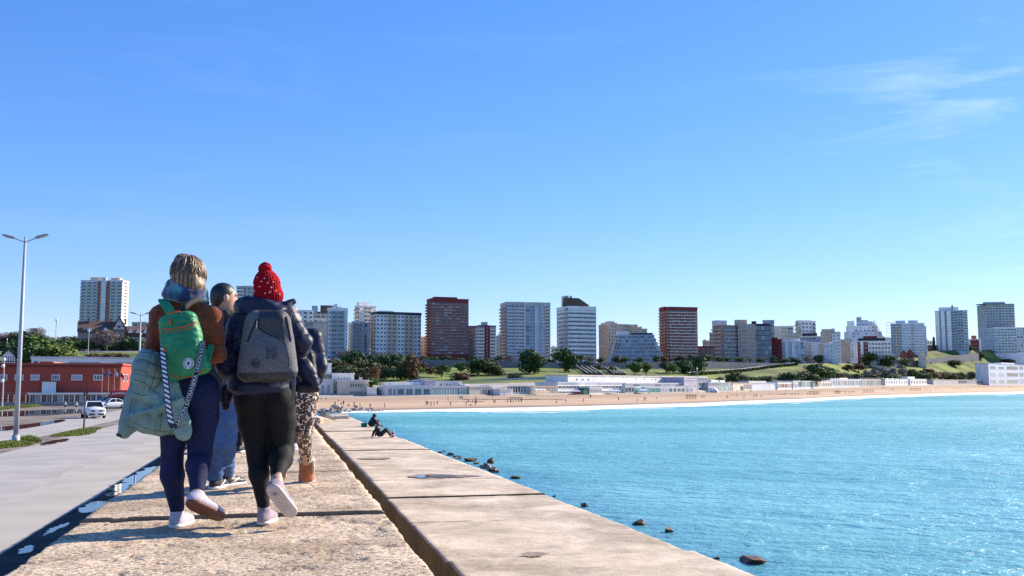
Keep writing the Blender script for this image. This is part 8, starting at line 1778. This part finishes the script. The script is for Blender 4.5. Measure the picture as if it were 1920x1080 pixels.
    if kind_ == 'pickup':
        q = MB(); q.box(-w * .82, w * .82, b1 + .12, h - .12, belt + .034, belt + .05); ob('bed_liner', q.mesh('bed_liner', m_trim), t)
        for sg in (-1, 1): q = MB(); q.tube([(sg * wr * .85, r0 + .2, roof + .06), (sg * wr * .85, r1 - .15, roof + .06)], .025, 6); ob('roof_rail', q.mesh('roof_rail', GREY), t)
        q = MB(); q.box(-w * .9, w * .9, -h - .05, -h + .02, hb - .20, hb - .17); ob('chrome_bar', q.mesh('chrome_bar', m_rim), t)
    return t
P_WH = M('white_car_paint', (.74, .74, .75), .25, spec=.6); P_BL = M('blue_grey_car_paint', (.18, .26, .36), .3); P_RD = M('red_bus_paint', (.40, .02, .045), .3)
car('white pickup truck driving towards us on the far carriageway', gp(174, 783.5, Z_ROAD), PH + .30, P_WH, 4.9, 1.86, 'pickup', None, 'pickup_truck', 'pickup')
car('white saloon car seen from the side near the dark red bus', gp(209, 766.0, Z_ROAD), PH - .98, P_WH, 4.4, 1.75)
car('blue-grey car parked behind the white saloon', gp(196, 761.5, Z_ROAD), PH - .9, P_BL, 4.2, 1.75)
bs = thing('bus', 'dark red bus with white lettering on its front behind the white saloon', 'bus', gp(223, 762.5, Z_ROAD), PH + .12); bw = 1.42; bh = 2.55
q = MB(); q.box(-bw, bw, 0, 8, .35, bh); me = q.mesh('body', P_RD); bm = bmesh.new(); bm.from_mesh(me); bmesh.ops.bevel(bm, geom=bm.edges[:], offset=.2, segments=3, affect='EDGES'); bm.to_mesh(me); bm.free(); ob('body', me, bs)
q = MB(); q.box(-bw * .86, bw * .86, -.012, .05, .95, 1.55); ob('windscreen', q.mesh('windscreen', m_cglass), bs)
for k in range(11):
    a = (k - 5) / 5; q = MB(); q.box(a * 1.0 - .06, a * 1.0 + .06, -.016, .02, 1.86 + .13 * (1 - a * a), 2.10 + .13 * (1 - a * a)); ob('letter_mark', q.mesh('letter_mark', WHITE), bs)
for sg in (-1, 1):
    wheel(bs, sg * (bw - .15), 1.4, .42, sg); wheel(bs, sg * (bw - .15), 6.2, .42, sg)
    q = MB(); q.box(sg * .95 - .18, sg * .95 + .18, -.02, .05, .55, .75); ob('headlight', q.mesh('headlight', m_lens), bs)
    for k in range(5): q = MB(); q.box(sg * (bw + .004) - .008, sg * (bw + .004) + .008, .6 + 1.4 * k, 1.8 + 1.4 * k, 1.25, 2.05); ob('side_window', q.mesh('side_window', m_cglass), bs)
# seated figures on the yard wall
for px, cl, lb in ((122, 2, 'seated person in pale clothes at the yard wall, the left of two'), (143, 2, 'seated person in pale clothes at the yard wall, the right of two')):
    D0 = FIG['sit'].D.copy(); nm, a, b = CL[cl]; me = FIG['sit'].skin('body', [M('cloth_' + nm.replace(' ', '_'), a, .9), M('trousers_' + nm.replace(' ', '_'), b, .9), m_skin], 1, lambda P: np.where(P[:, 2] < .22, 1, np.where(P[:, 2] > .66, 2, 0))); FIG['sit'].D = D0
    t = thing('person', lb, 'person', pt(px, 763, 154), .4); t.location.z = Z_ROAD; ob('body', me, t)
# small cars along the upper street
FC = {}
def far_car(px, d, pcol, place, dz=0.0):
    if pcol not in FC:
        pc = M('far_paint_' + pcol, dict(white=(.72, .72, .74), grey=(.22, .23, .25), dark=(.03, .035, .04), red=(.28, .03, .03), silver=(.45, .46, .48))[pcol], .3); q = MB(); q.prismy([(-2.1, .25), (2.1, .25), (2.1, .8), (1.5, .92), (-1.3, .9), (-2.1, .75)], -.85, .85); a = q.mesh('body', pc); q = MB(); q.prismy([(-1.2, .91), (1.5, .93), (1.0, 1.42), (-.5, 1.44)], -.72, .72); b = q.mesh('cabin', m_cglass); q = MB(); q.prismy([(-.6, 1.445), (1.05, 1.425), (1.0, 1.49), (-.5, 1.51)], -.7, .7); c = q.mesh('roof', pc); q = MB(); q.lathe([(.001, -.1), (.33, -.1), (.33, .1), (.001, .1)], 10); w_ = q.mesh('wheel', m_tyre); FC[pcol] = (a, b, c, w_)
    p = pt(px, 680, d); p.z = ground_z(px, d) + dz; t = thing('parked_car', 'small %s car %s %s' % (pcol, place, near_lm(px)), 'car', p, -math.atan((px - 960) / 1876) + random.Random(px).uniform(-.1, .1), 'cars parked along the upper street'); a, b, c, w_ = FC[pcol]
    ob('body', a, t); ob('cabin', b, t); ob('roof', c, t)
    for x in (-1.3, 1.35):
        o = ob('wheel', w_, t, (x, -.8, .33)); o.rotation_euler = (pi / 2, 0, 0)
    COUNTED.append((px, t))
rb = random.Random(31)
for px in (760, 798, 836, 868, 935, 948, 962, 975, 1022, 1034, 1090, 1104, 1120, 1135, 1170, 1222, 1236, 1262, 1332, 1404, 1500, 1516, 1528, 1541, 1556, 1570, 1590):
    far_car(px, float(dE(px)) + 4.5, rb.choice(['white', 'white', 'silver', 'grey', 'dark', 'red']), 'on the street before')
for px in range(1612, 1830, 13): far_car(px + rb.uniform(-2, 2), float(dD(px)) + 6, rb.choice(['white', 'silver', 'white', 'grey', 'dark']), 'above the right-hand wall below')
for px in (78, 124, 140, 152, 172, 182): far_car(px, 560, rb.choice(['white', 'silver', 'grey', 'red']), 'on the hill road near')
# cottage on the left hill
t = thing('cottage', 'small timbered cottage with a dark roof left of the big round bush', 'cottage', pt(2, 690, 290), .4); mpc = 290 / FPX; q = MB(); q.prismy([(0, -2), (22 * mpc, -2), (22 * mpc, 22 * mpc), (11 * mpc, 34 * mpc), (0, 22 * mpc)], 0, 8); ob('wall', q.mesh('wall', WHITE), t)
q = MB(); q.prismy([(-.5, 21 * mpc), (11 * mpc, 34.4 * mpc), (22 * mpc + .5, 21 * mpc), (22 * mpc + .5, 23.5 * mpc), (11 * mpc, 37 * mpc), (-.5, 23.5 * mpc)], -.6, 8.6); ob('roof', q.mesh('roof', DARK), t)
for k in range(5): q = MB(); q.box((3 + 4 * k) * mpc, (3.8 + 4 * k) * mpc, -.09, -.004, 0, 22 * mpc); ob('timber', q.mesh('timber', DARK), t)
q = MB(); q.box(0, 22 * mpc, -.18, -.095, 12 * mpc, 13 * mpc); ob('timber', q.mesh('timber', DARK), t)
# ================================================================== ROCKS
def rock_mesh(seed, mats, weed=.0):
    r = np.random.default_rng(seed); bm = bmesh.new(); bmesh.ops.create_icosphere(bm, subdivisions=3, radius=1.0); V = np.array([tuple(v.co) for v in bm.verts], np.float32)
    for _ in range(14):
        n_ = r.normal(size=3); n_ /= np.linalg.norm(n_); h = r.uniform(.30, .72); d = V @ n_ - h; V = V - np.where(d > 0, d, 0)[:, None] * n_ * .96
    V *= 1 + .10 * snoise(V, .8, seed)[:, None]
    for v, c in zip(bm.verts, V): v.co = c
    me = bpy.data.meshes.new('rock'); bm.to_mesh(me); bm.free()
    for m_ in mats: me.materials.append(m_)
    if len(mats) > 1:
        me.polygons.foreach_set('material_index', [1 if p.center.z > .1 and vnoise(np.array([p.center]), 1.6, seed)[0] > .45 else 0 for p in me.polygons])
    return me
R_GR = mat('grey_boulder', (.20, .18, .165), .85, var=.4, scale=2.2, bump=.8, bscale=7); R_PL = mat('pale_boulder', (.42, .38, .34), .85, var=.25, scale=2.2, bump=.8, bscale=7); R_WT = mat('wet_dark_rock', (.045, .034, .026), .5, var=.4, scale=3, bump=1, bscale=9); R_WD = mat('brown_seaweed', (.10, .045, .012), .65, var=.5, scale=6, bump=1.0, bscale=14)
RM = [rock_mesh(k, [R_GR]) for k in range(3)] + [rock_mesh(k, [R_PL]) for k in range(3, 6)] + [rock_mesh(k, [R_WT, R_WD]) for k in range(6, 10)]
rb = random.Random(44)
for k in range(52):
    x = 590 + 132 * (k / 52) + rb.uniform(-3, 3); lim = np.interp(x, [590, 690, 722], [757, 764, 770.5]); y = rb.uniform(lim, 773.0); i = rb.choice([0, 1, 2, 3, 4, 5, 1, 3])
    d_ = float(dA(x)) + (773.5 - y) * 1.5 - 3; s_ = rb.uniform(.5, 1.05) * np.interp(x, [590, 690, 722], [1.15, .95, .5])
    p = pt(x, y, d_); p.z = max(Z_SEA + .1, ground_z(x, d_)) + s_ * .3 + max(0, (767 - y)) * .02
    o = ob('rock', RM[i], None, p, rb.uniform(0, 6), (s_ * rb.uniform(1, 1.5), s_ * rb.uniform(.9, 1.3), s_ * rb.uniform(.7, 1.0)), '%s %s boulder %s of the rock pile' % ('big' if s_ > .8 else 'small', 'grey' if i < 3 else 'pale', 'at the inner end' if x < 628 else 'left of the middle' if x < 660 else 'right of the middle' if x < 692 else 'at the seaward tip'), 'rock', 'boulders of the rock pile'); COUNTED.append((x, o))
for px, py, w_, h_, i, lb in ((826, 849, 14, 6, 6, 'flat dark rock just showing over the quay edge, the farthest of the row'), (842, 853, 16, 7, 7, 'low dark rock beside the quay edge, second farthest of the row'), (862, 859, 20, 9, 0, 'brownish rock touching the quay edge before the weedy ledge'), (880, 864, 30, 11, 8, 'wide dark weedy ledge of rock near the quay edge'), (917, 868, 18, 14, 7, 'pointed dark rock standing in the water off the quay'), (912, 877, 18, 14, 1, 'grey pointed rock against the quay edge'), (925, 883, 20, 9, 9, 'yellow-brown weedy rock at the foot of the grey pointed rock'), (966, 896, 27, 8, 8, 'flat brown rock lying off the quay, alone'), (1040, 930, 10, 5, 6, 'tiny dark rock tip at the quay edge midway along'), (1094, 949, 16, 8, 9, 'small brown rock tip above the quay edge'), (1193, 982, 28, 12, 7, 'rounded dark rock in the foam, left of the orange one'), (1254, 996, 24, 11, 9, 'small rock with orange weed in the foam'), (1412, 1053, 60, 17, 8, 'largest weedy rock, awash near the bottom of the picture'), (1345, 1046, 18, 7, 6, 'dark wet rock tip left of the largest weedy rock')):
    p = gp(px, py, Z_SEA + .05); mpp = p.y / FPX; a = w_ * mpp / 2 * 1.25; hz = h_ * mpp; ob('rock', RM[i], None, (p.x, p.y, Z_SEA + hz * .05), rb.uniform(0, 6), (a, a * .9, hz * 1.05), lb, 'rock', 'rocks at the foot of the quay')
for k in range(16):
    y = rb.uniform(845, 886); x = 522 + 2.46 * (y - 721.5) + rb.uniform(0, 9); p = gp(x, y, Z_SEA + .05); mpp = p.y / FPX; a = rb.uniform(4, 8) * mpp; i = rb.choice([0, 6, 7, 8, 9])
    o = ob('rock', RM[i], None, (p.x, p.y, Z_SEA + a * .1), rb.uniform(0, 6), (a * 1.3, a, a * rb.uniform(.6, 1.0)), 'small %s rock hugging the quay edge %s the grey pointed rock' % ('grey' if i == 0 else 'dark', 'beyond' if x < 890 else 'beside'), 'rock', 'small rocks along the quay edge'); COUNTED.append((x, o))
# ================================================================== TWO PEOPLE SITTING ON THE QUAY
def sitter(label, base, J_, parts):
    t = thing('person', label, 'person', base); S = SDF((-1.3, -.7, -.05), (1.3, .7, 1.1), .018)
    for f in parts: f(S)
    return t, S
zq = Z_QUAY + .02; p2 = gp(712, 819, zq); p2.z = zq; v = A_
t2 = thing('person', 'person reclining on the quay edge with knees up and pale trainers', 'person', p2, -.10, None, (.78, 1.2, .74)); s_ = .95
S = SDF((-.8, -.6, -.03), (1.2, .6, 1.0), .016)
S.ell(v((.0, 0, .14)), v((.19, .17, .14)), .05); S.cap(v((.02, 0, .18)), v((-.10, 0, .52)), .14, .15, .05); S.cap(v((-.10, 0, .6)), v((-.10, 0, .68)), .055, .05, .02); head(S, v((-.08, 0, .78)), (.85, -.3, .1), .21)
for q_ in (-1, 1):
    S.path([v((.02, q_ * .09, .13)), v((.40, q_ * .10, .44 if q_ < 0 else .38)), v((.66, q_ * .10, .06))], [.085, .068, .045], .03); S.cap(v((.64, q_ * .10, .04)), v((.82, q_ * .12, .05)), .04, .035, .02)
    S.path([v((-.10, q_ * .19, .52)), v((-.26, q_ * .24, .28)), v((-.34, q_ * .24, .03))], [.06, .048, .036], .02); hand(S, v((-.34, q_ * .24, .04)), (-.8, 0, -.3), (0, 0, 1), .16, q_)
ob('body', S.skin('body', m_skin, 1), t2)
S = SDF((-.8, -.6, -.03), (1.2, .6, 1.0), .016); S.ell(v((-.0, 0, .22)), v((.21, .19, .17)), .05); S.cap(v((.0, 0, .22)), v((-.11, 0, .54)), .17, .175, .05)
for q_ in (-1, 1): S.path([v((-.10, q_ * .19, .54)), v((-.26, q_ * .24, .28)), v((-.33, q_ * .24, .08))], [.085, .068, .055], .03)
S.wrinkle(fold(6, .01, 5)); ob('jacket', S.skin('jacket', m_lining, 1), t2)
S = SDF((-.3, -.6, -.03), (1.2, .6, 1.0), .016); S.ell(v((.02, 0, .13)), v((.2, .19, .13)), .05)
for q_ in (-1, 1): S.path([v((.02, q_ * .09, .13)), v((.40, q_ * .10, .45 if q_ < 0 else .39)), v((.63, q_ * .10, .12))], [.11, .088, .065], .03)
ob('trousers', S.skin('trousers', mat('dark_navy_trousers', (.012, .014, .028), .8), 1), t2)
S = SDF((-.4, -.3, .6), (.3, .3, 1.1), .014); S.ell(v((-.105, .01, .81)), v((.095, .085, .10)), .02); S.cap(v((-.15, .02, .78)), v((-.19, .03, .58)), .06, .035, .03); ob('hair', S.skin('hair', mat('brown_hair', (.05, .028, .016), .5), 1), t2)
for q_ in (-1, 1):
    U, So = shoe_parts(v((.60, q_ * .10, .0)), v((.86, q_ * .12, .0)), (0, 0, 1), .09, .085, None, .012); sh = ob('shoe', U.skin('shoe', mat('pink_white_trainer', (.62, .52, .52), .7), 1), t2); ob('sole', So.skin('sole', m_white, 1), sh)
p3 = gp(697, 800, zq); p3.z = zq; t3 = thing('person', 'hooded person in black crouched on the quay behind the reclining one', 'person', p3, .3, None, (.95, 1.25, .76))
S = SDF((-.7, -.7, -.03), (.8, .7, 1.2), .018); S.ell(v((0, 0, .16)), v((.19, .18, .15)), .05); S.cap(v((0, 0, .2)), v((.10, 0, .56)), .15, .15, .05); S.cap(v((.12, 0, .60)), v((.15, 0, .68)), .055, .05, .02); head(S, v((.18, 0, .78)), (1, -.2, -.25), .21)
for q_ in (-1, 1):
    S.path([v((.0, q_ * .09, .14)), v((.36, q_ * .11, .40)), v((.46, q_ * .10, .06))], [.085, .066, .045], .03); S.cap(v((.45, q_ * .10, .035)), v((.62, q_ * .11, .035)), .036, .03, .02); S.path([v((.10, q_ * .19, .54)), v((.22, q_ * .24, .36)), v((.42, q_ * .1, .40))], [.06, .048, .036], .02); hand(S, v((.42, q_ * .1, .40)), (.8, -.4 * q_, 0), (0, 0, 1), .16, q_)
ob('body', S.skin('body', m_skin, 1), t3)
S = SDF((-.7, -.7, -.03), (.8, .7, 1.2), .018); S.ell(v((0, 0, .2)), v((.22, .22, .2)), .05); S.cap(v((0, 0, .26)), v((.10, 0, .56)), .19, .17, .05); S.ell(v((.15, 0, .80)), v((.125, .115, .14)), .04)
for q_ in (-1, 1): S.path([v((.10, q_ * .19, .54)), v((.22, q_ * .25, .36)), v((.38, q_ * .12, .40))], [.085, .068, .055], .03)
S.cutplane(v((.245, 0, .80)), (1, 0, -.2)) if False else None
S.wrinkle(fold(6, .011, 6)); ob('hooded_coat', S.skin('hooded_coat', m_lining, 1), t3)
S = SDF((-.7, -.7, -.03), (.8, .7, 1.2), .018)
for q_ in (-1, 1): S.path([v((.0, q_ * .09, .15)), v((.36, q_ * .11, .41)), v((.45, q_ * .10, .12))], [.105, .085, .062], .03)
ob('trousers', S.skin('trousers', M('dark_navy_trousers2', (.012, .014, .028), .8), 1), t3)
for q_ in (-1, 1):
    U, So = shoe_parts(v((.40, q_ * .10, .0)), v((.66, q_ * .11, .0)), (0, 0, 1), .09, .085, None, .012); sh = ob('shoe', U.skin('shoe', m_blk, 1), t3); ob('sole', So.skin('sole', m_dark, 1), sh)
bt = thing('bottle', 'red bottle with a white cap standing by the reclining person on the quay', 'bottle', (p2.x + .62, p2.y - .32, zq)); q = MB(); q.lathe([(.001, 0), (.055, 0), (.058, .03), (.058, .17), (.04, .22), (.022, .25), (.022, .265)], 14); ob('bottle_body', q.mesh('bottle_body', M('red_bottle', (.50, .015, .02), .3), True), bt); q = MB(); q.lathe([(.026, .255), (.026, .295), (.001, .297)], 12); ob('cap', q.mesh('cap', m_white, True), bt); q = MB(); q.lathe([(.0605, .08), (.0605, .13)], 14); ob('bottle_label', q.mesh('bottle_label', m_white, True), bt)
tg = thing('bag', 'teal and black bag lying left of the hooded person on the quay', 'bag', (p3.x - .42, p3.y, zq)); S = SDF((-.3, -.3, -.02), (.3, .3, .4), .015); S.box(v((0, 0, .10)), v((.16, .12, .10)), .05, .02); S.wrinkle(fold(8, .008, 3)); ob('bag', S.skin('bag', mat('teal_fabric', (.03, .20, .17), .8, var=.2, scale=8), 1), tg); q = MB(); q.tube([(-.1, 0, .19), (-.06, 0, .27), (.06, 0, .27), (.1, 0, .19)], .012, 6); ob('handle', q.mesh('handle', m_black), tg)
# ================================================================== labels: things that read alike are told apart by their place in the row
by = {}
for px, o in COUNTED: by.setdefault(o['label'], []).append((px, o))
ORD = ['first', 'second', 'third', 'fourth', 'fifth', 'sixth', 'seventh', 'eighth', 'ninth', 'tenth']
for lb, l in by.items():
    if len(l) < 2 or len(l) > 10: continue
    l.sort(key=lambda t: t[0])
    for k, (px, o) in enumerate(l):
        o['label'] = (('left of two: ' if k == 0 else 'right of two: ') if len(l) == 2 else ('leftmost: ' if k == 0 else 'rightmost: ' if k == len(l) - 1 else ORD[k] + ' from the left: ')) + lb
